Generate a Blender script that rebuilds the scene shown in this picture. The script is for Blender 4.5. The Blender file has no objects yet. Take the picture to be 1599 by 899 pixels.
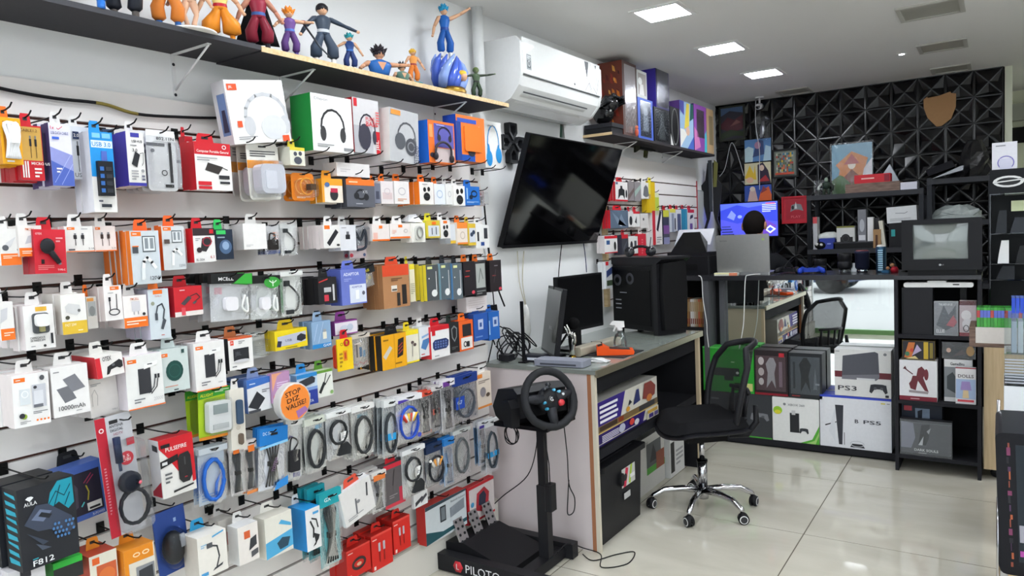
import bpy, bmesh, math, random
from mathutils import Vector, Matrix
random.seed(7)
scene = bpy.context.scene
COL = scene.collection
# ---------------------------------------------------------------- camera
CAM = Vector((2.05, 0.0, 1.40)); FPX = 1137.5
YAW, PITCH, ROLL = math.radians(-33.83), math.radians(-3.8625), math.radians(-2.5)
def cam_axes():
    cy, sy, cp, sp = math.cos(YAW), math.sin(YAW), math.cos(PITCH), math.sin(PITCH)
    F = Vector((sy*cp, cy*cp, sp)); r = Vector((cy, -sy, 0)); u = r.cross(F)
    cr, sr = math.cos(ROLL), math.sin(ROLL)
    return cr*r+sr*u, -sr*r+cr*u, F
CR, CU, CF = cam_axes()
cd = bpy.data.cameras.new('camera'); cam = bpy.data.objects.new('camera', cd); COL.objects.link(cam)
cd.sensor_width = 36; cd.lens = FPX/1599*36; cd.clip_start = .02
m3 = Matrix((CR, CU, -CF)).transposed()
cam.matrix_world = Matrix.Translation(CAM) @ m3.to_4x4()
scene.camera = cam
# ---------------------------------------------------------------- world, exposure
w = bpy.data.worlds.new('overcast_sky'); scene.world = w; w.use_nodes = True
w.node_tree.nodes['Background'].inputs[0].default_value = (.86, .93, 1, 1)
w.node_tree.nodes['Background'].inputs[1].default_value = 1.9
vs = scene.view_settings
vs.view_transform = 'Standard'; vs.look = 'None'; vs.gamma = 1; vs.use_curve_mapping = False; vs.exposure = 0.54
LAMP = 38.0          # strength of the lit ceiling panels
# ---------------------------------------------------------------- pixel -> place (frame 1599 x 899)
def ray(x, y):
    return CR*((x-799.5)/FPX) - CU*((y-449.5)/FPX) + CF
def on(x, y, ax, v):
    d = ray(x, y); t = (v-CAM[ax])/d[ax]; return CAM+d*t
# ---------------------------------------------------------------- colours and materials
def lin(h):
    if isinstance(h, tuple): return h
    h = h.lstrip('#')
    if len(h) == 3: h = ''.join(c*2 for c in h)
    o = []
    for i in (0, 2, 4):
        c = int(h[i:i+2], 16)/255
        o.append(c/12.92 if c <= .04045 else ((c+.055)/1.055)**2.4)
    return tuple(o)
MATS = {}
def nodes(name):
    m = bpy.data.materials.new(name); m.use_nodes = True
    return m, m.node_tree.nodes, m.node_tree.links, m.node_tree.nodes['Principled BSDF']
def painted(name, rough, spec=.5, metal=0, var=.06, scale=60, bump=0.0, coat=0.0):
    """material that takes its flat printed / moulded colour from the mesh, with a little procedural unevenness"""
    m, N, L, b = nodes(name)
    a = N.new('ShaderNodeAttribute'); a.attribute_name = 'Col'
    no = N.new('ShaderNodeTexNoise'); no.inputs['Scale'].default_value = scale; no.inputs['Detail'].default_value = 3
    tc = N.new('ShaderNodeTexCoord'); L.new(tc.outputs['Object'], no.inputs['Vector'])
    mr = N.new('ShaderNodeMapRange'); mr.inputs['To Min'].default_value = 1-var; mr.inputs['To Max'].default_value = 1+var
    L.new(no.outputs['Fac'], mr.inputs['Value'])
    mx = N.new('ShaderNodeMix'); mx.data_type = 'RGBA'; mx.blend_type = 'MULTIPLY'; mx.inputs['Factor'].default_value = 1
    L.new(a.outputs['Color'], mx.inputs['A']); L.new(mr.outputs['Result'], mx.inputs['B']); L.new(mx.outputs['Result'], b.inputs['Base Color'])
    b.inputs['Roughness'].default_value = rough; b.inputs['Specular IOR Level'].default_value = spec; b.inputs['Metallic'].default_value = metal
    if coat: b.inputs['Coat Weight'].default_value = coat; b.inputs['Coat Roughness'].default_value = .06
    if bump:
        bp = N.new('ShaderNodeBump'); bp.inputs['Strength'].default_value = bump; bp.inputs['Distance'].default_value = .002
        L.new(no.outputs['Fac'], bp.inputs['Height']); L.new(bp.outputs['Normal'], b.inputs['Normal'])
    MATS[name] = m
painted('card', .45, spec=.3); painted('gloss', .07, var=.03); painted('matte', .75, spec=.12); painted('plastic', .38, var=.04, spec=.16); painted('lcd', .3, spec=.12, var=.02)
painted('rubber', .6, spec=.2); painted('chrome', .12, metal=1, var=.02); painted('metal', .35, metal=.9); painted('fabric', .9, spec=.1, var=.25, scale=900, bump=.6)
painted('wall', .65, spec=.3, var=.02, scale=3); painted('foil', .25, var=.25, scale=40, bump=.8)
painted('lacquer', .23, var=.03, spec=.42, scale=8)
def clear(name, tint, gloss, rough, base=0.0):
    m, N, L, b = nodes(name); N.remove(b)
    t = N.new('ShaderNodeBsdfTransparent'); t.inputs[0].default_value = (*tint, 1)
    g = N.new('ShaderNodeBsdfGlossy'); g.inputs['Roughness'].default_value = rough; g.inputs[0].default_value = (.9, .92, .95, 1)
    fr = N.new('ShaderNodeFresnel'); fr.inputs[0].default_value = 1.45
    mr = N.new('ShaderNodeMapRange'); mr.inputs['To Min'].default_value = base; mr.inputs['To Max'].default_value = gloss
    L.new(fr.outputs[0], mr.inputs['Value'])
    no = N.new('ShaderNodeTexNoise'); no.inputs['Scale'].default_value = 14
    bp = N.new('ShaderNodeBump'); bp.inputs['Strength'].default_value = .3 if name == 'film' else 0; bp.inputs['Distance'].default_value = .01
    L.new(no.outputs['Fac'], bp.inputs['Height']); L.new(bp.outputs['Normal'], g.inputs['Normal'])
    x = N.new('ShaderNodeMixShader'); L.new(mr.outputs[0], x.inputs[0]); L.new(t.outputs[0], x.inputs[1]); L.new(g.outputs[0], x.inputs[2])
    L.new(x.outputs[0], N['Material Output'].inputs[0]); MATS[name] = m
clear('film', (.985, .987, .99), .55, .12, .015); clear('pane', (.95, .97, .96), .9, .02, .01); clear('acrylic', (.93, .95, .95), .9, .04, .02); clear('smoke', (.5, .5, .5), .8, .1, .02)
def emit(name, strength):
    m, N, L, b = nodes(name)
    a = N.new('ShaderNodeAttribute'); a.attribute_name = 'Col'
    L.new(a.outputs['Color'], b.inputs['Base Color']); L.new(a.outputs['Color'], b.inputs['Emission Color']); b.inputs['Emission Strength'].default_value = strength
    b.inputs['Roughness'].default_value = .2; MATS[name] = m
emit('lamp', LAMP); emit('screen', 1.1)
def mirror_mat():
    m, N, L, b = nodes('mirror'); b.inputs['Metallic'].default_value = 1; b.inputs['Roughness'].default_value = .015; b.inputs['Base Color'].default_value = (.86, .88, .88, 1); MATS['mirror'] = m
mirror_mat()
def wood_mat(name, c1, c2, sc, rough=.45):
    m, N, L, b = nodes(name)
    tc = N.new('ShaderNodeTexCoord'); mp = N.new('ShaderNodeMapping'); mp.inputs['Scale'].default_value = sc
    L.new(tc.outputs['Object'], mp.inputs['Vector'])
    no = N.new('ShaderNodeTexNoise'); no.inputs['Scale'].default_value = 3; no.inputs['Detail'].default_value = 6; L.new(mp.outputs[0], no.inputs['Vector'])
    cr = N.new('ShaderNodeValToRGB'); cr.color_ramp.elements[0].position = .35; cr.color_ramp.elements[1].position = .65
    cr.color_ramp.elements[0].color = (*lin(c1), 1); cr.color_ramp.elements[1].color = (*lin(c2), 1)
    L.new(no.outputs['Fac'], cr.inputs[0]); L.new(cr.outputs[0], b.inputs['Base Color']); b.inputs['Roughness'].default_value = rough; MATS[name] = m
wood_mat('pine', 'c9ab7c', 'dcc298', (2, 30, 30)); wood_mat('walnut', '5a4236', '83685a', (4, 30, 40)); wood_mat('oak', 'bda581', 'c9b28e', (30, 30, 2))
def tile_mat():
    m, N, L, b = nodes('porcelain')
    tc = N.new('ShaderNodeTexCoord'); oi = N.new('ShaderNodeObjectInfo')
    ad = N.new('ShaderNodeVectorMath'); ad.operation = 'ADD'; L.new(tc.outputs['Object'], ad.inputs[0]); L.new(oi.outputs['Location'], ad.inputs[1])
    mp = N.new('ShaderNodeMapping'); mp.inputs['Scale'].default_value = (1, 2.5, 1); mp.inputs['Rotation'].default_value = (0, 0, .5); L.new(ad.outputs[0], mp.inputs['Vector'])
    no = N.new('ShaderNodeTexNoise'); no.inputs['Scale'].default_value = 2.2; no.inputs['Detail'].default_value = 7; no.inputs['Distortion'].default_value = .8; L.new(mp.outputs[0], no.inputs['Vector'])
    cr = N.new('ShaderNodeValToRGB'); cr.color_ramp.elements[0].position = .3; cr.color_ramp.elements[1].position = .7
    cr.color_ramp.elements[0].color = (*lin('bcb7a8'), 1); cr.color_ramp.elements[1].color = (*lin('cac6b8'), 1)
    L.new(no.outputs['Fac'], cr.inputs[0]); L.new(cr.outputs[0], b.inputs['Base Color'])
    b.inputs['Roughness'].default_value = .055; b.inputs['Specular IOR Level'].default_value = .7; MATS['porcelain'] = m
tile_mat()
# ---------------------------------------------------------------- mesh builder
TXT = {}
def text_geo(s, bold=0.0):
    k = (s, bold)
    if k in TXT: return TXT[k]
    cu = bpy.data.curves.new('t', 'FONT'); cu.body = s; cu.resolution_u = 2; cu.offset = bold
    o = bpy.data.objects.new('t', cu); me = bpy.data.meshes.new_from_object(o)
    vs_ = [(v.co.x, v.co.y) for v in me.vertices]; fs = [tuple(p.vertices) for p in me.polygons]
    bpy.data.objects.remove(o); bpy.data.curves.remove(cu); bpy.data.meshes.remove(me)
    if not vs_: vs_ = [(0, 0)]
    x0 = min(v[0] for v in vs_); x1 = max(v[0] for v in vs_); y0 = min(v[1] for v in vs_); y1 = max(v[1] for v in vs_)
    sx = max(x1-x0, 1e-6); sy = max(y1-y0, 1e-6)
    TXT[k] = ([((x-x0)/sx, (y-y0)/sy) for x, y in vs_], fs, sx/sy); return TXT[k]
class MB:
    def __init__(s): s.v = []; s.f = []; s.c = []; s.s = []; s.M = None
    def add(s, vs_, fs, col, smooth=False):
        n = len(s.v)
        if s.M is not None: vs_ = [tuple(s.M @ Vector(p)) for p in vs_]
        s.v += [tuple(p) for p in vs_]
        if not isinstance(col, list): col = [lin(col)]*len(fs)
        else: col = [lin(c) for c in col]
        for f, c in zip(fs, col): s.f.append(tuple(i+n for i in f)); s.c.append(c); s.s.append(smooth)
        return s
    def box(s, x0, x1, y0, y1, z0, z1, col, side=None, top=None, front=None, back=None, bottom=None):
        V = [(x0,y0,z0),(x1,y0,z0),(x1,y1,z0),(x0,y1,z0),(x0,y0,z1),(x1,y0,z1),(x1,y1,z1),(x0,y1,z1)]
        F = [(0,1,5,4),(1,2,6,5),(2,3,7,6),(3,0,4,7),(4,5,6,7),(3,2,1,0)]
        sd = side or col
        return s.add(V, F, [front or col, sd, back or col, sd, top or col, bottom or col])
    def rbox(s, x0, x1, y0, y1, z0, z1, col, r=.01, axis=1, n=3):
        """box with the four edges along one axis rounded"""
        if axis == 1: a0,a1,b0,b1,c0,c1 = x0,x1,z0,z1,y0,y1
        elif axis == 2: a0,a1,b0,b1,c0,c1 = x0,x1,y0,y1,z0,z1
        else: a0,a1,b0,b1,c0,c1 = y0,y1,z0,z1,x0,x1
        r = min(r, (a1-a0)/2.01, (b1-b0)/2.01)
        P = []
        for cx, cz, t0 in ((a1-r,b1-r,0),(a0+r,b1-r,90),(a0+r,b0+r,180),(a1-r,b0+r,270)):
            for k in range(n+1):
                t = math.radians(t0+90*k/n); P.append((cx+r*math.cos(t), cz+r*math.sin(t)))
        return s.prism(P, c0, c1, col, axis)
    def prism(s, P, c0, c1, col, axis=1, smooth=False, front=None):
        mk = {1: lambda a,b,c: (a,c,b), 2: lambda a,b,c: (a,b,c), 0: lambda a,b,c: (c,a,b)}[axis]
        n = len(P); V = [mk(a,b,c0) for a,b in P]+[mk(a,b,c1) for a,b in P]
        F = [tuple(range(n)), tuple(range(2*n-1, n-1, -1))]+[(i,(i+1)%n,n+(i+1)%n,n+i) for i in range(n)]
        return s.add(V, F, [front or col]+[col]*(n+1))
    def tube(s, pts, r, col, n=6, closed=False, cap=True, smooth=True):
        pts = [Vector(p) for p in pts]; m = len(pts)
        R = r if isinstance(r, (list, tuple)) else [r]*m
        V = []; up = None
        for i, p in enumerate(pts):
            a = pts[i-1] if (i > 0 or closed) else p; b = pts[(i+1) % m] if (i < m-1 or closed) else p
            d = (b-a); d = d.normalized() if d.length > 1e-9 else Vector((0,0,1))
            if up is None: up = Vector((0,0,1)) if abs(d.z) < .9 else Vector((1,0,0))
            x = d.cross(up); x = x.normalized() if x.length > 1e-6 else d.orthogonal().normalized()
            y = x.cross(d); up = y
            for k in range(n):
                t = 2*math.pi*k/n; V.append(p+R[i]*(math.cos(t)*x+math.sin(t)*y))
        F = []
        for i in range(m if closed else m-1):
            j = (i+1) % m
            for k in range(n): F.append((i*n+k, i*n+(k+1)%n, j*n+(k+1)%n, j*n+k))
        if cap and not closed: F += [tuple(range(n)), tuple(range(m*n-1, (m-1)*n-1, -1))]
        return s.add(V, F, col, smooth)
    def cyl(s, p0, p1, r0, col, r1=None, n=12, smooth=True):
        return s.tube([p0, p1], [r0, r0 if r1 is None else r1], col, n, smooth=smooth)
    def ball(s, c, r, col, nu=10, nv=7, a0=0.0, a1=1.0):
        r = r if isinstance(r, (tuple, list)) else (r, r, r); V = []; F = []
        for j in range(nv+1):
            t = math.pi*(a0+(a1-a0)*j/nv)
            for i in range(nu):
                q = 2*math.pi*i/nu; V.append((c[0]+r[0]*math.sin(t)*math.cos(q), c[1]+r[1]*math.sin(t)*math.sin(q), c[2]+r[2]*math.cos(t)))
        for j in range(nv):
            for i in range(nu): F.append((j*nu+i, j*nu+(i+1)%nu, (j+1)*nu+(i+1)%nu, (j+1)*nu+i))
        return s.add(V, F, col, True)
    def lathe(s, prof, c, col, n=16, axis=2, smooth=True):
        V = []; F = []; m = len(prof)
        for r, h in prof:
            for i in range(n):
                q = 2*math.pi*i/n; a, b = r*math.cos(q), r*math.sin(q)
                V.append((c[0]+a, c[1]+b, c[2]+h) if axis == 2 else ((c[0]+a, c[1]+h, c[2]+b) if axis == 1 else (c[0]+h, c[1]+a, c[2]+b)))
        for j in range(m-1):
            for i in range(n): F.append((j*n+i, j*n+(i+1)%n, (j+1)*n+(i+1)%n, (j+1)*n+i))
        if not isinstance(col, list): cc = col
        else: cc = [col[j] for j in range(m-1) for i in range(n)]
        return s.add(V, F, cc, smooth)
    def loft(s, rings, col, n=12, smooth=True, cap=True):
        """rings: (cx,cy,cz,rx,ry) horizontal ellipses"""
        V = []; F = []
        for cx, cy, cz, rx, ry in rings:
            for i in range(n):
                q = 2*math.pi*i/n; V.append((cx+rx*math.cos(q), cy+ry*math.sin(q), cz))
        for j in range(len(rings)-1):
            for i in range(n): F.append((j*n+i, j*n+(i+1)%n, (j+1)*n+(i+1)%n, (j+1)*n+i))
        if cap: F += [tuple(range(n)), tuple(range(len(V)-1, len(V)-n-1, -1))]
        if isinstance(col, list): col = [col[j] for j in range(len(rings)-1) for i in range(n)]+([col[0], col[-1]] if cap else [])
        return s.add(V, F, col, smooth)
    def text(s, t, x, z, h, col, y=0, w=None, rot=0, bold=0.0):
        P, F, asp = text_geo(t, bold); ww = w if w else h*asp
        c, n_ = math.cos(rot), math.sin(rot)
        return s.add([(x+(a*ww)*c-(b*h)*n_, y, z+(a*ww)*n_+(b*h)*c) for a, b in P], F, col)
    # flat print on the front face (x right, z up, facing -y); coordinates are fractions of the face
    def art(s, W, H, specs, y=0.0, x0=None, z0=0.0):
        x0 = -W/2 if x0 is None else x0; k = 1
        for sp in specs:
            t = sp[0]; yy = y-.00035*k; k += 1
            X = lambda u: x0+u*W
            Z = lambda v: z0+v*H
            if t == 'r': a,b,c,d,col = sp[1:6]; s.add([(X(a),yy,Z(b)),(X(c),yy,Z(b)),(X(c),yy,Z(d)),(X(a),yy,Z(d))], [(0,1,2,3)], col)
            elif t == 'p': s.add([(X(a),yy,Z(b)) for a,b in sp[1]], [tuple(range(len(sp[1])))], sp[2])
            elif t == 'e':
                a,b,rx,ry,col = sp[1:6]; n = 16
                s.add([(X(a+rx*math.cos(2*math.pi*i/n)),yy,Z(b+ry*math.sin(2*math.pi*i/n))) for i in range(n)], [tuple(range(n))], col)
            elif t == 'o':      # ring
                a,b,rx,ry,th,col = sp[1:7]; n = 20; V = []
                for i in range(n):
                    q = 2*math.pi*i/n; V += [(X(a+rx*math.cos(q)),yy,Z(b+ry*math.sin(q))), (X(a+(rx-th)*math.cos(q)),yy,Z(b+(ry-th*W/H)*math.sin(q)))]
                s.add(V, [(2*i,2*((i+1)%n),2*((i+1)%n)+1,2*i+1) for i in range(n)], col)
            elif t == 'l':      # stroke, width as a fraction of W
                pts, wd, col = sp[1:4]; wd = wd*W/2
                for (a,b),(c,d) in zip(pts[:-1], pts[1:]):
                    p, q = Vector((X(a),Z(b))), Vector((X(c),Z(d))); e = q-p
                    if e.length < 1e-6: continue
                    e.normalize(); nn = Vector((-e.y,e.x))*wd; p = p-e*wd*.6; q = q+e*wd*.6
                    s.add([(*(p+nn),0),(*(q+nn),0),(*(q-nn),0),(*(p-nn),0)], [], col)
                    n = len(s.v)-4
                    for i in range(4):
                        a_, b_, _ = (p+nn).x, 0, 0
                    s.v[n:] = []
                    s.add([(v.x, yy, v.y) for v in (p+nn, q+nn, q-nn, p-nn)], [(0,1,2,3)], col)
            elif t == 't':      # text: x, y, height (fraction of H), string, colour, optional width fraction, rotation
                a,b,h,st,col = sp[1:6]; wf = sp[6] if len(sp) > 6 else None; rot = math.radians(sp[7]) if len(sp) > 7 else 0
                s.text(st, X(a), Z(b), h*H, col, yy, wf*W if wf else None, rot, .01)
            elif t == 'n':      # lines of small print
                a,b,c,d,n,col = sp[1:7]
                for i in range(n):
                    zz = b+(d-b)*(i+.2)/n; e = a+(c-a)*(1 if i else .6)
                    s.add([(X(a),yy,Z(zz)),(X(e),yy,Z(zz)),(X(e),yy,Z(zz+(d-b)/n*.5)),(X(a),yy,Z(zz+(d-b)/n*.5))], [(0,1,2,3)], col)
        return s
    def each(s, name, mat, parent=None):
        """one object for every connected piece"""
        p = list(range(len(s.v)))
        def find(a):
            while p[a] != a: p[a] = p[p[a]]; a = p[a]
            return a
        for f in s.f:
            for i in f[1:]: p[find(i)] = find(f[0])
        gs = {}
        for f, c, sm in zip(s.f, s.c, s.s): gs.setdefault(find(f[0]), []).append((f, c, sm))
        for g in gs.values():
            m = MB(); ix = {}
            for f, c, sm in g:
                for i in f:
                    if i not in ix: ix[i] = len(m.v); m.v.append(s.v[i])
                m.f.append(tuple(ix[i] for i in f)); m.c.append(c); m.s.append(sm)
            m.build(name, mat, parent)
    def build(s, name, mat, parent=None, loc=None, rz=0, rot=None):
        me = bpy.data.meshes.new(name); me.from_pydata(s.v, [], s.f)
        ca = me.color_attributes.new('Col', 'FLOAT_COLOR', 'CORNER')
        buf = []
        for f, c in zip(s.f, s.c): buf += [c[0], c[1], c[2], 1.0]*len(f)
        ca.data.foreach_set('color', buf); me.polygons.foreach_set('use_smooth', s.s)
        me.materials.append(MATS[mat]); me.update()
        bm = bmesh.new(); bm.from_mesh(me); bmesh.ops.recalc_face_normals(bm, faces=bm.faces); bm.to_mesh(me); bm.free()
        o = bpy.data.objects.new(name, me); COL.objects.link(o)
        if parent: o.parent = parent
        if loc is not None: o.location = loc
        o.rotation_euler = rot if rot else (0, 0, rz)
        return o
def empty(name, loc=(0,0,0), rz=0, rot=None):
    o = bpy.data.objects.new(name, None); COL.objects.link(o); o.location = loc; o.rotation_euler = rot if rot else (0,0,rz); o.empty_display_size = .05; return o
def tag(o, label, cat, group=None):
    o['label'] = label; o['category'] = cat
    if group: o['group'] = group
    return o
def struct(o): o['kind'] = 'structure'; return o
def copy_tree(o, parent=None):
    c = o.copy(); COL.objects.link(c); c.parent = parent
    for ch in list(o.children): copy_tree(ch, c)
    return c
HALF = math.pi/2
def bez(pts, n=12):
    """smooth curve through points"""
    P = [Vector(p) for p in pts]; out = []
    for i in range(len(P)-1):
        p0 = P[max(i-1,0)]; p1 = P[i]; p2 = P[i+1]; p3 = P[min(i+2,len(P)-1)]
        for k in range(n):
            t = k/n; out.append(.5*((2*p1)+(p2-p0)*t+(2*p0-5*p1+4*p2-p3)*t*t+(3*p1-p0-3*p2+p3)*t**3))
    out.append(P[-1]); return out
# ================================================================ the room
CEIL = 2.47; YB = 6.37; YF = -.42; XR = 4.3; SLAT = .02
# floor: grout bed with porcelain tiles laid on it
fl = struct(MB().box(-.3, XR+.1, YF, YB+1.4, -.06, -.0015, '5f5a50').build('floor', 'matte'))
tm = None
TX0, TY0, TP = 1.312-4*.81+.81*2, 4.21-.81*8, .81
g = .005
for i in range(-1, 5):
    for j in range(-1, 14):
        x0 = TX0+i*TP; y0 = TY0+j*TP
        a0, a1, b0, b1 = max(x0+g/2, -.28), min(x0+TP-g/2, XR), max(y0+g/2, YF), min(y0+TP-g/2, YB+1.29)
        if a1-a0 < .03 or b1-b0 < .03: continue
        full = abs(a1-a0-TP+g) < 1e-4 and abs(b1-b0-TP+g) < 1e-4
        if full and tm:
            t = bpy.data.objects.new('floor_tile', tm); COL.objects.link(t)
        else:
            cx, cy = (a1-a0)/2, (b1-b0)/2
            t = MB().box(-cx, cx, -cy, cy, -.012, 0, 'c6c1b2').build('floor_tile', 'porcelain')
            if full: tm = t.data
        t.location = ((a0+a1)/2, (b0+b1)/2, 0); t.parent = fl
struct(MB().box(-.3, XR+.1, YF, YB+1.4, CEIL, CEIL+.1, 'e9e8e6').build('ceiling', 'wall'))
struct(MB().box(-.12, 0, YF, YB+.1, 0, CEIL, 'eceded').build('wall_left', 'wall'))
struct(MB().box(XR, XR+.1, YF, YB+1.4, 0, CEIL, 'ecebe6').build('wall_right', 'wall'))
wb = struct(MB().box(-.02, 2.085, YB, YB+.09, 0, CEIL, '0d0d0e').build('wall_back', 'matte'))
struct(MB().box(2.0, XR, YB+1.3, YB+1.4, 0, CEIL, 'e3e6cd').build('wall_far', 'wall'))
# black facetted wall panels: ribs along the edges and the diagonals, folded hollows between them
PX, PZ = .1785, .190
def panel_mesh(kind):
    mb = MB(); a, b = PX/2-.0006, PZ/2-.0006; D = -.022; rb = .0075; blk = '0d0d0f'
    C = [(-a,-b),(a,-b),(a,b),(-a,b)]
    for k in range(4):
        p, q, c = Vector(C[k]), Vector(C[(k+1)%4]), Vector((0,0))
        tri = [p, q, c]; cen = (p+q+c)/3
        def inset(i):
            A, B, Cc = tri[i-1], tri[i], tri[(i+1)%3]
            d1 = (A-B).normalized(); d2 = (Cc-B).normalized(); h = (d1+d2).normalized(); s_ = abs(h.x*d1.y-h.y*d1.x)
            return B+h*(rb/max(s_, .2))
        I = [inset(i) for i in range(3)]
        outer = [(v.x, D, v.y) for v in tri]; inner = [(v.x, D+.001, v.y) for v in I]
        e = (p+q)/2; dd = (e-cen)
        if (kind+k) % 3 == 0: apex = cen+dd*.35; dep = -.001
        elif (kind+k) % 3 == 1: apex = cen-dd*.1; dep = -.004
        else: apex = cen+dd*.55; dep = -.007
        ap = (apex.x, dep, apex.y)
        V = outer+inner+[ap]
        mb.add(V, [(0,1,4,3),(1,2,5,4),(2,0,3,5),(3,4,6),(4,5,6),(5,3,6)], blk)
    mb.add([(-a,0,-b),(a,0,-b),(a,0,b),(-a,0,b),(-a,D,-b),(a,D,-b),(a,D,b),(-a,D,b)], [(0,1,5,4),(1,2,6,5),(2,3,7,6),(3,0,4,7)], blk)
    return mb
variants = [None]*3
for i in range(12):
    for j in range(9):
        cx = 2.078-PX*(i+.5); cz = 2.478-.006-PZ*(j+.5)
        k = (i*2+j*1) % 3
        if variants[k] is None:
            o = panel_mesh(k).build('wall_panel', 'lacquer'); variants[k] = o.data
        else:
            o = bpy.data.objects.new('wall_panel', variants[k]); COL.objects.link(o)
        o.location = (cx, YB, cz); o.parent = wb
# slatwall boards of the left wall with the dark grooves between them
def slatwall(y0, y1, z0, z1, off, name):
    bk = MB().box(0, .006, y0, y1, z0, z1, '5a3f38').build(name, 'matte'); struct(bk)
    zs = [z1]; z = off
    while z > z0+.02:
        if z < z1-.01: zs.append(z)
        z -= .0851
    zs.append(z0)
    for a, b in zip(zs[:-1], zs[1:]):
        t = a-(.0045 if a != z1 else 0); u = b+(.0045 if b != z0 else 0)
        MB().box(.006, SLAT, y0, y1, u, t, 'eae6e3').build('slat_board', 'wall', bk)
    return bk
slatwall(-.38, 2.80, .165, 1.852, 1.757, 'trim_1')
struct(MB().box(0, .055, -.38, 2.775, 0, .155, 'dcd9d0').box(0, .06, -.38, 2.775, .155, .163, 'b9b5aa').build('baseboard_left', 'wall'))
slatwall(4.12, 5.76, .95, 1.90, 1.757, 'trim_2')
struct(MB().box(0, .026, 4.085, 4.12, .95, 1.69, 'b08d5e').build('trim_3', 'pine'))
struct(MB().box(0, .024, 5.76, 5.775, .95, 1.80, 'a8323a').build('trim_4', 'plastic'))
struct(MB().box(0, .018, 5.80, 6.03, 1.40, 1.72, 'c9cdcf').box(0, .012, 5.79, 6.04, 1.39, 1.73, 'aab0b3').build('window_1', 'gloss'))
# shopfront behind the viewer: mullions, panes, pavement and street
def front():
    mb = MB()
    for x in (0, 1.05, 2.1, 3.2, XR): mb.box(x-.03, x+.03, YF-.03, YF+.03, 0, CEIL, 'c9cccc')
    mb.box(0, XR, YF-.03, YF+.03, CEIL-.12, CEIL, 'c9cccc').box(0, XR, YF-.03, YF+.03, 0, .06, '7fae74')
    f = struct(mb.build('window_2', 'metal'))
    for a, b in ((0,1.05),(2.1,3.2),(3.2,XR)):
        MB().box(a+.03, b-.03, YF-.004, YF+.004, .06, CEIL-.12, 'ffffff').build('pane', 'pane', f)
front()
struct(MB().box(-30, 30, YF-40, YF, -.16, -.02, 'b9b6b4').build('floor_street', 'matte'))
# parked car across the street, seen only in the mirror
def car():
    t = empty('parked_car', (-2.1, -7.2, -.02)); c = '3a4460'
    pr = [(-2.0,.28),(-2.05,.6),(-1.9,.86),(-1.2,.94),(-.7,1.36),(.5,1.40),(1.15,.98),(1.85,.86),(2.05,.62),(2.05,.3),(1.6,.24),(-1.6,.24)]
    MB().prism(pr, -.82, .82, c, axis=1).build('body', 'gloss', t)
    for s_ in (-1, 1):
        MB().prism([(-1.05,.96),(-.66,1.30),(-.1,1.32),(-.1,.96)], s_*.825-.004, s_*.825+.004, '15181c').prism([(-.04,.96),(-.04,1.32),(.46,1.34),(1.0,.98)], s_*.825-.004, s_*.825+.004, '15181c').each('window', 'gloss', t)
        for x in (-1.3, 1.3): MB().lathe([(0,-.1),(.2,-.1),(.22,-.06),(.32,-.09),(.33,.0),(.32,.09),(0,.1)], (x, s_*.76, .33), ['9a9ca0','6a6c70','1a1a1c','1a1a1c','1a1a1c','1a1a1c'], 20, axis=1).build('wheel', 'rubber', t)
    MB().box(2.0,2.06,.45,.75,.62,.74,'e0e4e8').box(2.0,2.06,-.75,-.45,.62,.74,'e0e4e8').each('headlamp', 'gloss', t)
    tag(t, 'dark blue car parked in the street, seen in the mirror', 'car')
car()
# ================================================================ ceiling fittings
def ceiling_light(x, y, s, lit, label):
    t = empty('ceiling_light', (x, y, CEIL)); a = s/2; b = a+.022
    fr = MB(); c = 'e8e8e6' if lit else 'b9b8b2'
    for (x0,x1,y0,y1) in ((-b,b,-b,-a),(-b,b,a,b),(-b,-a,-a,a),(a,b,-a,a)): fr.box(x0,x1,y0,y1,-.008,.0,c)
    fr.build('frame', 'plastic', t)
    if lit: MB().box(-a, a, -a, a, -.004, -.001, 'f3f8ff').build('diffuser', 'lamp', t)
    else:
        MB().box(-a, a, -a, a, -.003, -.001, 'a5a49c').build('diffuser', 'plastic', t)
    return tag(t, label, 'ceiling light', 'square lit ceiling panels' if lit else 'dark ceiling panels')
ceiling_light(.687, 3.46, .21, True, 'lit square ceiling panel nearest the viewer, left of centre')
ceiling_light(.687, 4.37, .21, True, 'lit square ceiling panel, middle one of the three in view')
ceiling_light(.690, 5.28, .21, True, 'lit square ceiling panel nearest the black wall')
for y in (2.55, 1.64, .73, -.2):
    for x in (.687,): ceiling_light(x, y, .21, True, 'lit square ceiling panel above and behind the viewer')
for x, y in [(a, b) for a in (2.75, 3.75) for b in (4.37, 3.46, 2.55, 1.64, .73, -.1)]:  # added rows of lit panels, out of view, to brighten the slatwall from the right
    ceiling_light(x, y, .21, True, 'lit square ceiling panel above and behind the viewer')
ceiling_light(1.76, 4.37, .25, False, 'unlit square ceiling panel nearest the top edge of the picture')
ceiling_light(1.76, 5.31, .22, False, 'unlit square ceiling panel, middle one on the right')
ceiling_light(1.765, 6.15, .20, False, 'unlit square ceiling panel touching the black wall, near the shield')
ceiling_light(.70, 6.16, .20, False, 'unlit square ceiling panel by the black wall, near the hanging posters')
p = on(1408, 84, 2, CEIL)
o = empty('downlight', p); MB().lathe([(.0,-.004),(.022,-.004),(.026,-.002),(.03,0)], (0,0,0), 'f2f2f0').build('trim_ring', 'plastic', o); MB().lathe([(0,-.0055),(.014,-.0055),(.016,-.004)], (0,0,0), 'ffffff').build('lens', 'lamp', o)
tag(o, 'tiny round ceiling spotlight beside the middle unlit panel', 'ceiling light')
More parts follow.
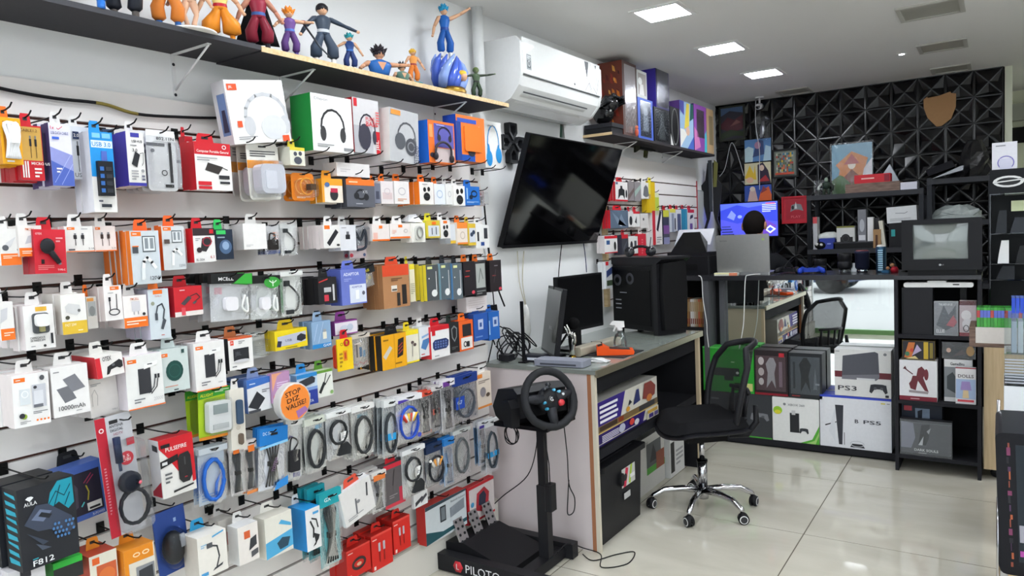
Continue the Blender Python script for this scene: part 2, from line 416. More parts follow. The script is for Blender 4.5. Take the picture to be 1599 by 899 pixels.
# ================================================================ goods hung on the left slatwall
BLK, WHT, ORG, RED = '1b1b1d', 'e3e1de', 'ee7424', 'c8202c'
HOOKS = {}
def hook_at(x_end, y, z, what, col='151515', silver=False):
    L_ = round(x_end-SLAT, 2)
    if L_ not in HOOKS:
        mb = MB(); c = col
        mb.box(-.010, .010, -.004, 0, -.018, .012, c)
        o = mb.build('wire_hook', 'metal' if silver else 'plastic')
        pr = MB().tube([(0,-.003,0),(0,-L_*.5,.0),(0,-L_*.86,.002),(0,-L_*.97,.006),(0,-L_-.006,.014)], .0020, c, 6).build('prong', 'plastic', o)
        HOOKS[L_] = o
    else: o = copy_tree(HOOKS[L_])
    o.location = (SLAT+.0005, y, z); o.rotation_euler = (0,0,HALF)
    return tag(o, 'black hook with '+what, 'hook', 'wire hooks on the slatwall')
def frame_of(rect, d):
    xl, xr, yt, yb = rect; ym = (yt+yb)/2; xm = (xl+xr)/2
    a = on(xl, ym, 0, d); b = on(xr, ym, 0, d); t = on(xm, yt, 0, d); u = on(xm, yb, 0, d)
    return (a.y+b.y)/2, u.z, b.y-a.y, t.z-u.z
def repeat(root, n, T, yc, zb, d, yaw, roll, label, cat, keep=None, sub=True):
    """the same pack again behind the front one"""
    for i in range(1, n+1):
        x = d-i*T
        if x-T < SLAT+.008: break
        if keep is not None:
            c = keep.copy(); COL.objects.link(c); c.parent = None
        else: c = copy_tree(root)
        c.name = root.name.split('.')[0]
        c.location = (x, yc+random.uniform(-.004,.004), zb+random.uniform(-.003,.003)); c.rotation_euler = (0, roll+random.uniform(-.015,.015), HALF+yaw)
        tag(c, 'stacked behind the '+label, cat, 'stack of '+label)
def B(label, name, rect, c=WHT, art=(), d=.15, T=.03, n=2, side=None, top=None, tab=None, yaw=0, roll=0, hook=True, cat='box', mat='card', extra=None):
    yc, zb, W, H = frame_of(rect, d)
    r = empty(name, (d, yc, zb), rot=(0, roll, HALF+yaw))
    body = MB().box(-W/2, W/2, 0, T-.0012, 0, H, c, side=side, top=top or side or c).build('carton', mat, r)
    if art: MB().art(W, H, art).build('printed_front', mat, r)
    if tab:
        w_ = W*.42; h_ = .030
        P_ = [(-w_*.62,-.004),(w_*.62,-.004),(w_*.5,h_*.8),(w_*.4,h_),(-w_*.4,h_),(-w_*.5,h_*.8)]
        MB().prism([(a, H+b) for a,b in P_], T-.0022, T-.0014, tab).box(-w_*.22, w_*.22, T-.0026, T-.0023, H+h_*.45, H+h_*.7, '3a3a3c').build('hang_tab', 'card', r)
    if extra: extra(r, W, H)
    tag(r, label, cat)
    if n: repeat(r, n, T, yc, zb, d, yaw, roll, label, cat, keep=body)
    if hook: hook_at(d+.012, yc, zb+H+(.018 if tab else .004), label)
    return r, W, H
def coil_pts(cx, cz, rx, rz, loops=3, y=-.006, j=.08, tail=True):
    P_ = []; k = 14
    for i in range(loops*k+1):
        t = 2*math.pi*i/k; l = i/k
        f = 1-j*((l*1.7) % 1.0)
        P_.append((cx+rx*f*math.cos(t+.3), y-.0035*(l % 3), cz+rz*f*math.sin(t+.3)))
    if tail: P_ += [(cx+rx*.3, y-.004, cz-rz*.2), (cx+rx*.15, y-.004, cz-rz*.75)]
    return P_
def S(label, name, rect, hdr=None, hh=.16, cab='262628', card=None, art=(), d=.16, T=.018, n=2, loops=3, yaw=0, roll=0, gauge=.0028, shape='coil', ink=None, cat='bag', plug=None, hook=True):
    """clear pouch with a coiled cable"""
    yc, zb, W, H = frame_of(rect, d)
    r = empty(name, (d, yc, zb), rot=(0, roll, HALF+yaw))
    V = []; F = []; nx, nz = 4, 6
    for s_ in (-1, 1):
        for i in range(nx+1):
            for j in range(nz+1):
                u, v = i/nx, j/nz
                bulge = (math.sin(math.pi*u)*math.sin(math.pi*min(v*1.15,1))) if 0 < u < 1 and 0 < v < 1 else 0
                V.append(((u-.5)*W, T*.5+s_*T*.42*bulge*(1+.25*math.sin(9*u+5*v)), v*H))
    q = (nx+1)*(nz+1)
    for s_ in (0, 1):
        for i in range(nx):
            for j in range(nz):
                a = s_*q+i*(nz+1)+j; F.append((a, a+nz+1, a+nz+2, a+1))
    MB().add(V, F, 'ffffff', True).build('pouch', 'film', r)
    if card: MB().box(-W*.46, W*.46, T*.72, T*.76, H*.03, H*.95, card).art(W*.92, H*.92, ink or [], y=T*.72, z0=H*.03).build('backing_card', 'card', r)
    if hdr:
        MB().box(-W*.5, W*.5, T*.2, T*.8, H*(1-hh), H*1.0, hdr).box(-W*.12, W*.12, T*.12, T*.19, H*(1-hh*.45), H*(1-hh*.3), '202022').build('header_card', 'card', r)
    if art: MB().art(W, H, art, y=T*.15).build('printed_front', 'card', r)
    if cab:
        cz = H*(1-hh)*.48
        if shape == 'coil': MB().tube(coil_pts(0, cz, W*.36, H*(1-hh)*.40, loops, y=T*.55), gauge, cab, 5).build('cable', 'rubber', r)
        elif shape == 'bundle':
            mb = MB()
            for k in range(5):
                o_ = (k-2)*W*.07
                mb.tube([(o_*1.6, T*.5, H*.08), (o_*.6, T*.35, H*.45), (o_*1.7, T*.5, H*.74), (o_*1.2, T*.55, H*.8)], gauge, cab, 5)
            mb.box(-W*.15, W*.15, T*.15, T*.75, H*.40, H*.47, '111113'); mb.build('cable', 'rubber', r)
        elif shape == 'short':
            MB().tube(bez([(-W*.2, T*.5, H*.74),(W*.05,T*.4,H*.62),(W*.3,T*.45,H*.42),(W*.2,T*.5,H*.16),(-W*.12,T*.5,H*.12)], 6), gauge, cab, 6).box(-W*.3,-W*.1,T*.25,T*.75,H*.68,H*.80,cab).box(-W*.26,W*.02,T*.25,T*.75,H*.07,H*.16,cab).build('cable', 'rubber', r)
        elif shape == 'vga':
            mb = MB().tube(coil_pts(-W*.04, H*.55, W*.33, H*.25, 3, y=T*.5), gauge*1.4, cab, 6)
            mb.prism([(-W*.1,H*.06),(W*.36,H*.04),(W*.4,H*.2),(W*.28,H*.3),(0,H*.28)], T*.1, T*.7, cab); mb.build('cable', 'rubber', r)
        elif shape == 'gadget':
            MB().rbox(-W*.28, W*.28, T*.15, T*.7, H*.15, H*.5, cab, r=W*.08).tube(bez([(0,T*.5,H*.5),(W*.2,T*.4,H*.62),(-W*.15,T*.4,H*.7),(-W*.25,T*.4,H*.45)],5), gauge, cab, 5).build('cable', 'plastic', r)
    if plug:
        mb = MB()
        for k, c in enumerate(plug): mb.cyl((-W*.3+W*.6*k/max(len(plug)-1,1), T*.3, H*.62), (-W*.12+W*.24*k/max(len(plug)-1,1), T*.3, H*.45), gauge*1.6, c, n=6)
        mb.build('plugs', 'plastic', r)
    tag(r, label, cat)
    if n: repeat(r, n, T*1.1, yc, zb, d, yaw, roll, label, cat)
    if hook: hook_at(d+.02, yc, zb+H*(.93), label)
    return r, W, H
def L(label, name, rect, c=WHT, art=(), shell=(.1,.1,.9,.75), d=.15, T=.03, n=1, yaw=0, roll=0, gadget=None, r_=.012, cat='blister pack', hook=True):
    """printed card with a clear moulded blister"""
    yc, zb, W, H = frame_of(rect, d)
    r = empty(name, (d, yc, zb), rot=(0, roll, HALF+yaw))
    cd_ = MB().rbox(-W/2, W/2, T-.002, T, 0, H, c, r=min(W*.12, .012)).box(-W*.12, W*.12, T-.0025, T-.0021, H*.93, H*.96, '303032').build('backing_card', 'card', r)
    if art: MB().art(W, H, art, y=T-.0022).build('printed_front', 'card', r)
    a, b, e, f = shell
    MB().rbox((a-.5)*W, (e-.5)*W, 0, T-.003, b*H, f*H, 'ffffff', r=r_).build('shell', 'film', r)
    if gadget: gadget(r, W, H, T)
    tag(r, label, cat)
    if n: repeat(r, n, T, yc, zb, d, yaw, roll, label, cat)
    if hook: hook_at(d+.012, yc, zb+H*.945, label)
    return r, W, H
# ---- small print motifs
def hp(cx, cy, s, col, asp=1.0):
    """headphone picture"""
    P_ = [(cx+s*math.cos(t), cy+s*asp*math.sin(t)*1.1) for t in [math.pi*k/8 for k in range(-1, 10)]]
    return [('l', P_, s*.16, col), ('e', cx-s*.86, cy-s*asp*.45, s*.26, s*asp*.48, col), ('e', cx+s*.86, cy-s*asp*.45, s*.26, s*asp*.48, col)]
def usb(cx, cy, s, col='222225', n=2):
    o = []
    for k in range(n):
        x = cx+(k-(n-1)/2)*s*.9; o += [('r', x-s*.2, cy, x+s*.2, cy+s*.55, col), ('r', x-s*.13, cy+s*.55, x+s*.13, cy+s*.8, '77787c'), ('r', x-s*.05, cy-s*.9, x+s*.05, cy, col)]
    return o
def brand(x, y, w, h, col=ORG): return [('r', x, y, x+w, y+h, col), ('n', x+w*.15, y+h*.3, x+w*.85, y+h*.75, 1, WHT)]
def phone(cx, cy, w, h, col='2c2c30'): return [('r', cx-w/2, cy-h/2, cx+w/2, cy+h/2, col)]
def buds(cx, cy, s, col=BLK): return [('e', cx-s*.5, cy+s*.6, s*.4, s*.4, col), ('e', cx+s*.6, cy+s*.7, s*.4, s*.4, col), ('e', cx, cy-s*.6, s*.9, s*.7, col), ('r', cx-s*.6, cy-s*.55, cx+s*.6, cy-s*.5, '55565a')]
SM = '9a9a9c'
# ---- first row, upper hooks
def white_bundle(r, W, H):
    mb = MB()
    for k in range(4): mb.tube(bez([((-.3+.08*k)*W,-.004,H*.12),((-.25+.16*k)*W,-.012,H*.5),((-.36+.2*k)*W,-.008,H*.86),((.3-.1*k)*W,-.008,H*.8),((.12-.02*k)*W,-.012,H*.45),((.3-.1*k)*W,-.004,H*.12)],4), .004, 'e8e8ea', 6)
    mb.box(-W*.2, W*.2, -.02, -.002, H*.44, H*.55, 'f4f4f4'); mb.build('cable', 'rubber', r)
B('yellow open-fronted box with a bundle of white cable', 'cable_box', (2,34,184,256), 'e8a81c', [('r',.12,.14,.88,.92,'b9781c'),('n',.2,.03,.8,.1,1,WHT)], d=.2, T=.035, n=2, side='d8901a', tab=ORG, extra=white_bundle)
B('red and gold cable box with black plugs', 'cable_box', (30,67,196,281), RED, [('r',.04,.36,.97,.97,'c9a04e')]+usb(.6,.62,.24)+[('t',.08,.88,.05,'CABLE','5b3a1a'),('t',.62,.88,.05,'1.2','5b3a1a'),('t',.45,.28,.05,'MICRO USB',WHT),('r',.06,.04,.12,.34,WHT),('r',.16,.04,.22,.34,WHT),('r',.26,.04,.32,.34,WHT),('n',.55,.04,.85,.24,3,WHT)], d=.18, T=.02, n=4, side='a81c28', tab=RED)
B('white to blue data cable box with purple sides', 'cable_box', (79,113,193,290), 'd9d8e8', [('p',[(0,0),(1,0),(1,.5),(0,.62)],'8c93cc'),('p',[(0,0),(1,0),(1,.24),(0,.4)],'4c62b4'),('l',[(.1,.05),(.9,.5)],.015,'bcc8f0'),('l',[(.4,.02),(.98,.36)],.015,'bcc8f0'),('t',.06,.9,.05,'1x',RED),('l',[(.35,.92),(.42,.9),(.6,.95)],.03,RED),('t',.06,.82,.045,'USB DATA CABLE','2a3a7c',.8),('r',.1,.74,.42,.78,'3a62c8'),('n',.2,.2,.45,.3,2,WHT)], d=.19, T=.022, n=4, side='4b3f6e', tab=WHT)
B('pale grey cable box printed USB', 'cable_box', (112,140,198,280), 'cfd3d8', usb(.5,.45,.34)+[('r',.1,.76,.44,.9,'2b3a5a'),('t',.14,.8,.06,'2.0',WHT),('o',.72,.86,.2,.05,.03,'4a4a4e'),('t',.06,.04,.08,'USB','6a6c70'),('n',.55,.62,.9,.7,2,'777')], d=.15, n=2, tab=WHT)
def hub_ports(r, W, H):
    mb = MB().box(-W*.3, W*.34, -.012, -.0006, H*.2, H*.63, '1f2126')
    for k in range(4): mb.box(-W*.24, -W*.08, -.0135, -.0121, H*(.24+.09*k), H*(.29+.09*k), '3a6ab0').box(0, W*.26, -.0135, -.0121, H*(.24+.09*k), H*(.29+.09*k), '33363c')
    mb.build('usb_hub', 'plastic', r)
B('tall blue and white USB 3.0 box with black hub', 'hub_box', (143,179,206,331), WHT, [('r',0,.44,1,1,'1f8fd8'),('r',.06,.8,.98,.89,'d4e6f4'),('t',.1,.815,.055,'USB 3.0','1c78c0',.8),('r',.12,.92,.46,.98,'7cc0ec'),('r',.54,.92,.9,.98,'7cc0ec'),('r',.45,.64,.7,.76,'4c66b8'),('n',.2,.12,.5,.16,1,'556'),('r',.3,.06,.74,.1,'2c3038')], d=.2, T=.03, n=2, tab='1f8fd8', side='e4e4ea', extra=hub_ports)
L('dark blue blister pack beside the USB 3.0 box', 'adapter_pack', (172,190,200,292), '31435f', [('n',.1,.6,.9,.7,2,'6a86aa'),('r',.1,.1,.9,.4,'20242c')], d=.12)
B('purple and white USB hub box with slim black hub', 'hub_box', (199,226,206,290), WHT, [('r',0,0,1,.06,'3b3a9c'),('r',.25,.9,.75,.98,'3b3a9c'),('t',.3,.8,.05,'USB HUB','33333a',.6),('n',.2,.73,.8,.77,1,SM),('t',.3,.63,.06,'3.0','2c2c30'),('p',[(.2,.4),(.5,.34),(.72,.58),(.45,.64)],'26272b'),('l',[(.7,.6),(.9,.62),(.88,.44),(.8,.38)],.03,'26272b'),('n',.15,.1,.55,.3,4,SM),('e',.8,.28,.1,.03,SM),('r',.72,.16,.9,.2,'667'),('r',.72,.1,.9,.14,'667')], d=.18, T=.028, n=3, side='3d35a0', tab=WHT)
L('clear blister pack lettered 802.11N with thin antenna', 'adapter_pack', (238,284,202,297), 'd4d5d6', [('r',.02,.9,.98,1,'e6e6e6'),('t',.35,.84,.05,'802.11N','3c3c40',.6),('r',.0,.74,.62,.79,'6a6c70'),('e',.2,.66,.07,.03,'77787c'),('r',.74,.14,.84,.8,'2b2b2e'),('o',.55,.3,.1,.05,.03,'38383c'),('r',.55,.06,.84,.11,'222')], shell=(.04,.04,.97,.8), d=.19, T=.028, n=4)
B('red and white box with a black power brick', 'adapter_box', (305,361,223,297), 'eceae8', [('r',0,.74,1,1,RED),('t',.06,.77,.07,'Computer Portable General','f6e9e6',.88),('o',.82,.92,.06,.045,.02,WHT),('p',[(.25,.42),(.62,.34),(.76,.5),(.34,.58)],'332e2c'),('l',[(.74,.48),(.88,.44)],.02,'332e2c'),('r',.62,.24,.92,.32,'2c2c30'),('r',.64,.14,.92,.19,'2c2c30'),('r',.04,.1,.4,.18,RED),('r',.04,.02,.4,.08,RED),('n',.04,.6,.6,.7,2,SM)], d=.17, T=.036, n=1, side=RED, tab=RED)
B('slim red box behind the power brick box', 'adapter_box', (291,303,213,292), 'b8212c', [('n',.2,.3,.8,.8,4,'d86a6e'),('r',0,0,1,.15,WHT)], d=.09, n=0, tab=RED)
def bulb_gadget(r, W, H, T):
    MB().rbox(-W*.38, W*.38, .004, T-.005, H*.1, H*.62, 'd6d8e0', r=W*.16).rbox(-W*.25, W*.1, .002, .004, H*.18, H*.5, 'e4e6ee', r=.006).build('adapter', 'plastic', r)
L('clear pack with white adapter and orange band', 'adapter_pack', (404,453,222,310), 'dcdad2', [('r',0,.56,1,.7,'e2912c'),('n',.1,.76,.9,.88,3,'4a4a4c'),('n',.82,.1,.95,.5,5,'9ab07a')], shell=(.04,.04,.82,.68), d=.2, T=.05, n=1, gadget=bulb_gadget, roll=-.03)
L('narrow white pack left of the orange-banded adapter', 'adapter_pack', (370,400,216,306), 'dfdcd8', [('r',0,.42,1,.6,'e09a4c'),('n',.1,.7,.9,.85,3,SM)], shell=(.05,.03,.95,.4), d=.09, T=.03, n=0)
# ---- headphone boxes standing on the upper hooks
def two_hooks(r, W, H): pass
def prongs(lbl, yc, zb, d, W):
    for s_ in (-.3, .3): hook_at(d+.03, yc+s_*W, zb-.006, lbl)
def HB(label, rect, c, art, d, T, side, top=None, roll=0, yaw=0, mat='card', extra=None):
    r, W, H = B(label, 'headphone_box', rect, c, art, d=d, T=T, n=0, side=side, top=top, roll=roll, yaw=yaw, hook=False, mat=mat, extra=extra)
    prongs(label, r.location.y, r.location.z, d, W)
def jbl_side(r, W, H):
    MB().add([(-W/2-.0005, .008, H*.15), (-W/2-.0005, .052, H*.15), (-W/2-.0005, .052, H*.8), (-W/2-.0005, .008, H*.8)], [(0,1,2,3)], '6f86b4').add([(-W/2-.0008, .014, H*.2), (-W/2-.0008, .044, H*.2), (-W/2-.0008, .038, H*.55), (-W/2-.0008, .02, H*.55)], [(0,1,2,3)], '3a3450').build('side_picture', 'card', r)
HB('tall white headphone box with pale grey headphones', (366,450,126,222), 'e9e8e6', hp(.62,.42,.36,'c4c6ca',.9)+[('e',.72,.24,.22,.2,'d2d4d8'),('r',.03,.84,.19,.94,'e0542c'),('t',.05,.86,.05,'JBL',WHT),('r',.84,.0,.96,.1,'e0542c'),('r',.1,.26,.18,.36,'e0542c'),('n',.08,.06,.4,.12,2,SM)], .17, .075, 'd9d7da', roll=-.13, yaw=-.1, extra=jbl_side)
HB('white headphone box with a green side', (487,550,150,237), 'e8e9e8', hp(.5,.44,.28,'3a3a3c',1.0)+[('t',.08,.88,.06,'Dlspon','9a9a9c',.32),('n',.1,.07,.5,.14,2,SM),('r',.74,.04,.98,.09,'8a8c90')], .2, .1, '1f8a3c')
HB('grey and red headphone box lettered PURE BASS', (552,592,155,239), 'd2d0d2', [('r',0,0,.72,.5,'b9b8be'),('r',.04,.84,.17,.99,RED),('r',.84,0,1,.42,RED)]+hp(.52,.42,.3,'3b3a48',.9)+[('e',.4,.3,.24,.24,'3b3a48'),('t',.46,.6,.07,'PURE','d04a50',.35),('t',.46,.5,.09,'BASS','d03038',.45),('t',.96,.06,.1,'JBL',WHT,.3,90),('n',.85,.5,.98,.8,6,'d66')], .17, .06, RED)
HB('grey headphone box lettered ESTEREO up the edge', (607,652,172,254), 'b9babd', hp(.58,.5,.3,'6a6c72',.8)+[('e',.35,.4,.18,.16,'55585e'),('e',.72,.32,.2,.17,'4c4e54'),('o',.72,.32,.13,.1,.03,'8a8c92'),('r',.04,.88,.36,.97,'e2923c'),('t',.98,.02,.14,'ESTEREO','55586a',.42,90)], .19, .05, 'e4e2de', roll=.05)
def inner_phones(r, W, H):
    MB().tube(bez([(-W*.3,-.006,H*.2),(-W*.25,-.01,H*.42),(0,-.012,H*.5),(W*.26,-.01,H*.38),(W*.3,-.006,H*.14)],5), .005, '3d3a40', 6).ball((-W*.3,-.008,H*.16), (.012,.01,.016), '2c2a30').ball((W*.3,-.008,H*.12), (.012,.01,.016), '2c2a30').build('headphones', 'plastic', r)
HB('orange and purple headphone box with a blue side', (669,710,190,255), 'e2702a', [('r',.22,.38,.96,.94,'5c5aa8'),('r',.22,.03,.96,.36,'c8b8b8'),('r',.04,.6,.16,.9,'f0a060'),('e',.12,.18,.09,.06,'33303c')]+hp(.6,.68,.24,'2e2c3a',.7)+[('n',.3,.88,.8,.93,1,'a8a8dc')], .19, .06, '1a62c8', extra=inner_phones)
def boxed_cup(r, W, H):
    MB().rbox(-W*.25, W*.36, -.006, -.0006, H*.22, H*.78, 'f08038', r=.01).build('moulded_tray', 'gloss', r)
HB('orange and blue headphone box with bright orange tray', (713,757,182,252), 'e8742a', [('r',.0,.0,.62,.14,'1d4fa8'),('r',.0,.0,.16,.86,'1d3f8c'),('r',.04,.84,.7,.93,'2a4fb0'),('e',.5,.2,.13,.09,'2c2c34'),('r',.78,.2,.8,.8,'f6c090')], .19, .07, '2450b8', top='1f56c4', extra=boxed_cup)
HB('white headphone box with sky blue headphones', (757,783,190,262), 'e6e6e4', hp(.5,.5,.34,'2f8fd0',1.1)+[('e',.24,.2,.18,.17,'2f8fd0'),('e',.8,.28,.18,.17,'2f8fd0'),('n',.2,.88,.8,.93,1,SM)], .12, .05, 'e0e0de')
# ---- second row
B('small yellow-edged white box by the orange blister', 'accessory_box', (453,476,230,258), 'dcdccc', [('r',0,.82,1,1,'d8c83c')]+buds(.5,.45,.3,'4a4e58'), d=.19, n=2, tab='d8c83c')
def ring_gadget(r, W, H, T):
    MB().tube([(W*.28*math.cos(a), T*.4, H*.5+H*.3*math.sin(a)) for a in [2*math.pi*k/16 for k in range(16)]], .003, 'f0a038', 5, closed=True).box(W*.1, W*.36, T*.2, T*.8, H*.38, H*.6, '55402c').build('ring_light', 'plastic', r)
L('orange blister pack with a ring in it', 'accessory_pack', (466,501,269,312), 'e88420', [('n',.2,.08,.8,.16,2,'fbe0c0'),('o',.45,.52,.3,.3,.04,'f8b860')], d=.19, T=.035, n=1, gadget=ring_gadget)
B('yellow and white box with a red and black gadget', 'accessory_box', (503,535,279,316), 'e8dfd0', [('r',0,.72,1,1,'eaa02c'),('r',0,0,.1,.72,'eaa02c'),('e',.56,.34,.2,.26,'2c2c30'),('r',.4,.42,.74,.6,'c0304c'),('e',.24,.74,.12,.1,'4a6a9c')], d=.18, n=1, tab='eaa02c', side='d8901a')
B('plain white box lying on the hooks above the grey earphone box', 'accessory_box', (526,577,255,276), 'e2dedd', [('n',.1,.3,.4,.6,2,'c8c4c4')], d=.17, T=.07, n=0, hook=False)
B('dark grey earphone box with an orange top', 'earphone_box', (541,585,280,323), '5d5f68', [('r',0,.78,1,1,'e8762a'),('n',.1,.85,.6,.95,1,'f8c8a0'),('o',.5,.45,.2,.2,.05,'26272c'),('e',.34,.4,.09,.12,'26272c'),('e',.68,.36,.09,.12,'26272c'),('t',.55,.5,.1,'X15','c8cace'),('n',.3,.08,.7,.16,1,'9a9ca4')], d=.19, T=.028, n=3, side='3f4148', tab=ORG)
B('slim grey-blue box beside the dark grey earphone box', 'earphone_box', (585,594,286,317), '75798a', [('r',.2,.2,.8,.6,'4a4e60')], d=.17, n=1, tab=ORG)
B('white earphone box with faint pink panels', 'earphone_box', (595,614,283,318), 'e2dada', [('r',.1,.2,.9,.5,'d8c4c4'),('o',.5,.55,.25,.15,.05,'c8bcc0')], d=.17, n=2, tab=ORG)
B('white earphone box with a pale picture', 'earphone_box', (616,639,283,318), 'e4e0de', [('o',.5,.55,.25,.18,.05,'c0bcc0'),('n',.2,.1,.8,.25,2,'d09a7a')], d=.17, n=2, tab=ORG)
B('white earphone box with a wide orange side', 'earphone_box', (655,677,284,319), 'e8e4e0', buds(.5,.5,.26)+[('n',.2,.86,.8,.93,1,SM)], d=.18, T=.03, n=3, side='ee7a20', tab=ORG)
B('white earphone box with pale blue picture', 'earphone_box', (678,695,287,319), 'dfe4ea', [('o',.5,.5,.28,.2,.06,'a8bcd4')], d=.17, n=2, tab=ORG)
B('blank white earphone box in the second row', 'earphone_box', (696,708,287,319), 'e6e6e4', [('o',.5,.5,.2,.15,.06,'bcbcc0')], d=.16, n=1, tab=WHT)
B('white box with black earbuds and case', 'earphone_box', (709,726,290,321), 'e8e6e2', buds(.5,.5,.34), d=.17, n=1, tab=WHT)
B('bright blue earphone box', 'earphone_box', (726,749,291,320), '1f6ac0', [('o',.62,.6,.22,.2,.07,'14253c'),('e',.4,.42,.12,.12,'14253c'),('n',.1,.1,.9,.2,2,'a8ccf0'),('r',.1,.3,.18,.9,'9cc4ee')], d=.17, n=1, tab='1f6ac0')
L('tiny clear pack with a black gadget at the row end', 'accessory_pack', (751,764,296,321), 'b9a9a8', [('r',.2,.2,.8,.6,'2c2c30'),('e',.5,.75,.2,.1,'a03038')], d=.15, n=0, shell=(.05,.05,.95,.85))
# ---- third row
B('white and orange charger box at the left edge, third row', 'charger_box', (0,32,357,414), WHT, [('r',0,0,1,.32,ORG),('p',[(.1,.42),(.5,.5),(.8,.78),(.3,.62)],'d0d0d2'),('e',.25,.48,.16,.08,'55585e'),('e',.86,.42,.06,.03,'333'),('n',.1,.18,.8,.28,2,'fbd8bc')], d=.18, T=.035, n=2, side='e9e4e0', tab=WHT)
B('white box with grey charger and orange foot', 'charger_box', (29,66,352,400), 'e6e2de', [('r',0,0,1,.28,ORG),('p',[(.25,.4),(.6,.46),(.78,.74),(.4,.66)],'bfbfc4'),('e',.82,.38,.06,.04,'3a3a3c'),('t',.3,.84,.08,'PMCELL','dc7a4a',.4),('n',.1,.08,.7,.2,2,'fbd8bc')], d=.19, T=.04, n=2, side='d8d2ce', tab=WHT)
def car_plug(r, W, H):
    mb = MB().ball((-W*.14, -.010, H*.62), (W*.24, .008, H*.18), '26262a').cyl((-W*.1,-.008,H*.56), (W*.22,-.008,H*.24), W*.11, '26262a', W*.08, 10).cyl((W*.22,-.008,H*.24), (W*.25,-.008,H*.2), W*.05, '808288', n=8)
    mb.build('car_charger', 'plastic', r)
B('red hanging box with a black car charger', 'charger_box', (52,102,358,427), 'cb2434', [('t',.06,.88,.045,'OTEX','f2d0d0',.2),('n',.1,.08,.6,.2,3,'e2787c'),('r',.2,.22,.3,.32,'2a1c20'),('t',.7,.06,.04,'TYPE-C','f2d8d8',.24),('n',.68,.7,.9,.84,2,'e2989c')], d=.2, T=.03, n=1, side='a81c2c', tab=RED, roll=.03, extra=car_plug)
B('white cable box with two black plugs, near the red charger', 'cable_box', (101,146,353,393), WHT, brand(.1,.86,.26,.1)+usb(.48,.5,.28)+[('t',.78,.08,.08,'3.1A','55565a',.2),('n',.56,.86,.94,.92,1,SM),('r',.08,.06,.3,.12,'55565a'),('r',0,0,1,.035,ORG)], d=.18, T=.022, n=4, side='ead6d4', tab=WHT)
B('white cable box with two brown-black plugs', 'cable_box', (147,181,353,392), 'e8dcd8', brand(.08,.86,.22,.1)+usb(.5,.5,.32,'3a2a26')+[('t',.74,.08,.08,'3.1A','77706e',.2),('r',0,0,1,.04,ORG)], d=.17, T=.022, n=3, side='e2d0cc', tab=WHT)
B('tall orange-sided 120W cable box', 'cable_box', (205,250,360,443), 'c9d1d6', brand(.04,.9,.34,.08)+[('r',.4,.6,.86,.9,'4a5258'),('r',.43,.62,.83,.88,'dfe4e6'),('r',.48,.66,.6,.86,'8a9298'),('r',.66,.66,.78,.86,'8a9298'),('r',.04,.58,.24,.7,'4a4e54'),('r',.04,.7,.26,.72,ORG),('l',[(.34,.1),(.4,.42),(.52,.5),(.68,.4),(.8,.3)],.11,'eceeee'),('r',.3,.1,.42,.3,'dfe3e4'),('t',.58,.07,.07,'120W','33363a',.38)], d=.2, T=.020, n=6, side='e87a28', tab='e8642a')
B('shorter orange-sided cable box right of the 120W stack', 'cable_box', (254,289,353,421), 'cfd5d8', brand(.06,.9,.36,.08)+[('r',.42,.62,.88,.9,'4a5258'),('r',.45,.64,.85,.88,'dfe4e6'),('r',.5,.68,.6,.86,'8a9298'),('r',.68,.68,.78,.86,'8a9298'),('l',[(.4,.12),(.44,.42),(.6,.48),(.8,.34)],.11,'eceeee'),('t',.66,.06,.06,'120W','8a9094',.28),('r',.06,.6,.3,.7,'5a4e4a')], d=.18, T=.022, n=2, side='e07028', tab='e8642a')
B('red-sided box with black and red car charger', 'charger_box', (302,336,356,409), 'e6e4e2', [('r',.0,.78,1,1,'33282c'),('r',.76,.84,.94,.96,RED),('p',[(.3,.34),(.55,.3),(.86,.6),(.78,.74),(.4,.7)],'2c2a2e'),('o',.62,.6,.22,.14,.05,'a03040'),('e',.24,.36,.12,.08,'33282c'),('t',.08,.04,.07,'BL-2004','55565a',.36),('t',.72,.1,.09,'6.1','b02c34'),('n',.08,.62,.3,.72,2,SM)], d=.19, T=.035, n=2, side=RED, tab=RED)
B('dark box with a green hang tab and blue gadget', 'charger_box', (337,364,358,405), '1e2a3c', [('r',.06,.84,.6,.97,'3cc464'),('e',.55,.42,.36,.24,'4a6486'),('e',.55,.46,.2,.14,'8aa4c4'),('n',.1,.7,.8,.78,1,'9ab')], d=.18, n=1, tab='36c862', side='18202c')
L('white blister pack right of the green-tabbed box', 'accessory_pack', (360,378,349,389), 'dedfdd', [('n',.2,.1,.8,.3,3,SM)], d=.12, n=1)
B('plain white boxes hung beside the padded bag', 'accessory_box', (380,416,349,389), 'e8e6e4', [('n',.1,.1,.4,.2,2,'c4c4c4')], d=.16, T=.02, n=4, tab=WHT, side='dcdad8')
S('clear pouch with a black plug and blue foot', 'adapter_bag', (416,441,350,397), None, .12, '2a2624', 'd2d2d4', d=.16, n=2, shape='gadget', ink=[('r',0,0,1,.12,'3a4c8c'),('n',.6,.3,.95,.8,5,'c86a3a')])
S('clear pouch with one short black lead', 'cable_bag', (441,468,346,399), None, .1, '2e3234', 'dedfdd', d=.15, n=1, shape='short')
B('white box with a black stick and orange label', 'adapter_box', (505,531,351,387), WHT, [('r',.08,.82,.4,.98,ORG),('l',[(.3,.2),(.78,.7)],.22,'26272a'),('e',.85,.12,.1,.05,'333')], d=.18, T=.02, n=5, tab=WHT, side='e6dad8')
B('white box with a tiny black dongle', 'adapter_box', (531,556,351,391), 'dcdde2', [('r',.34,.44,.62,.62,'2a2b30'),('r',.4,.62,.56,.74,'6a6c72'),('n',.1,.86,.6,.92,1,SM)], d=.17, n=1, tab=WHT)
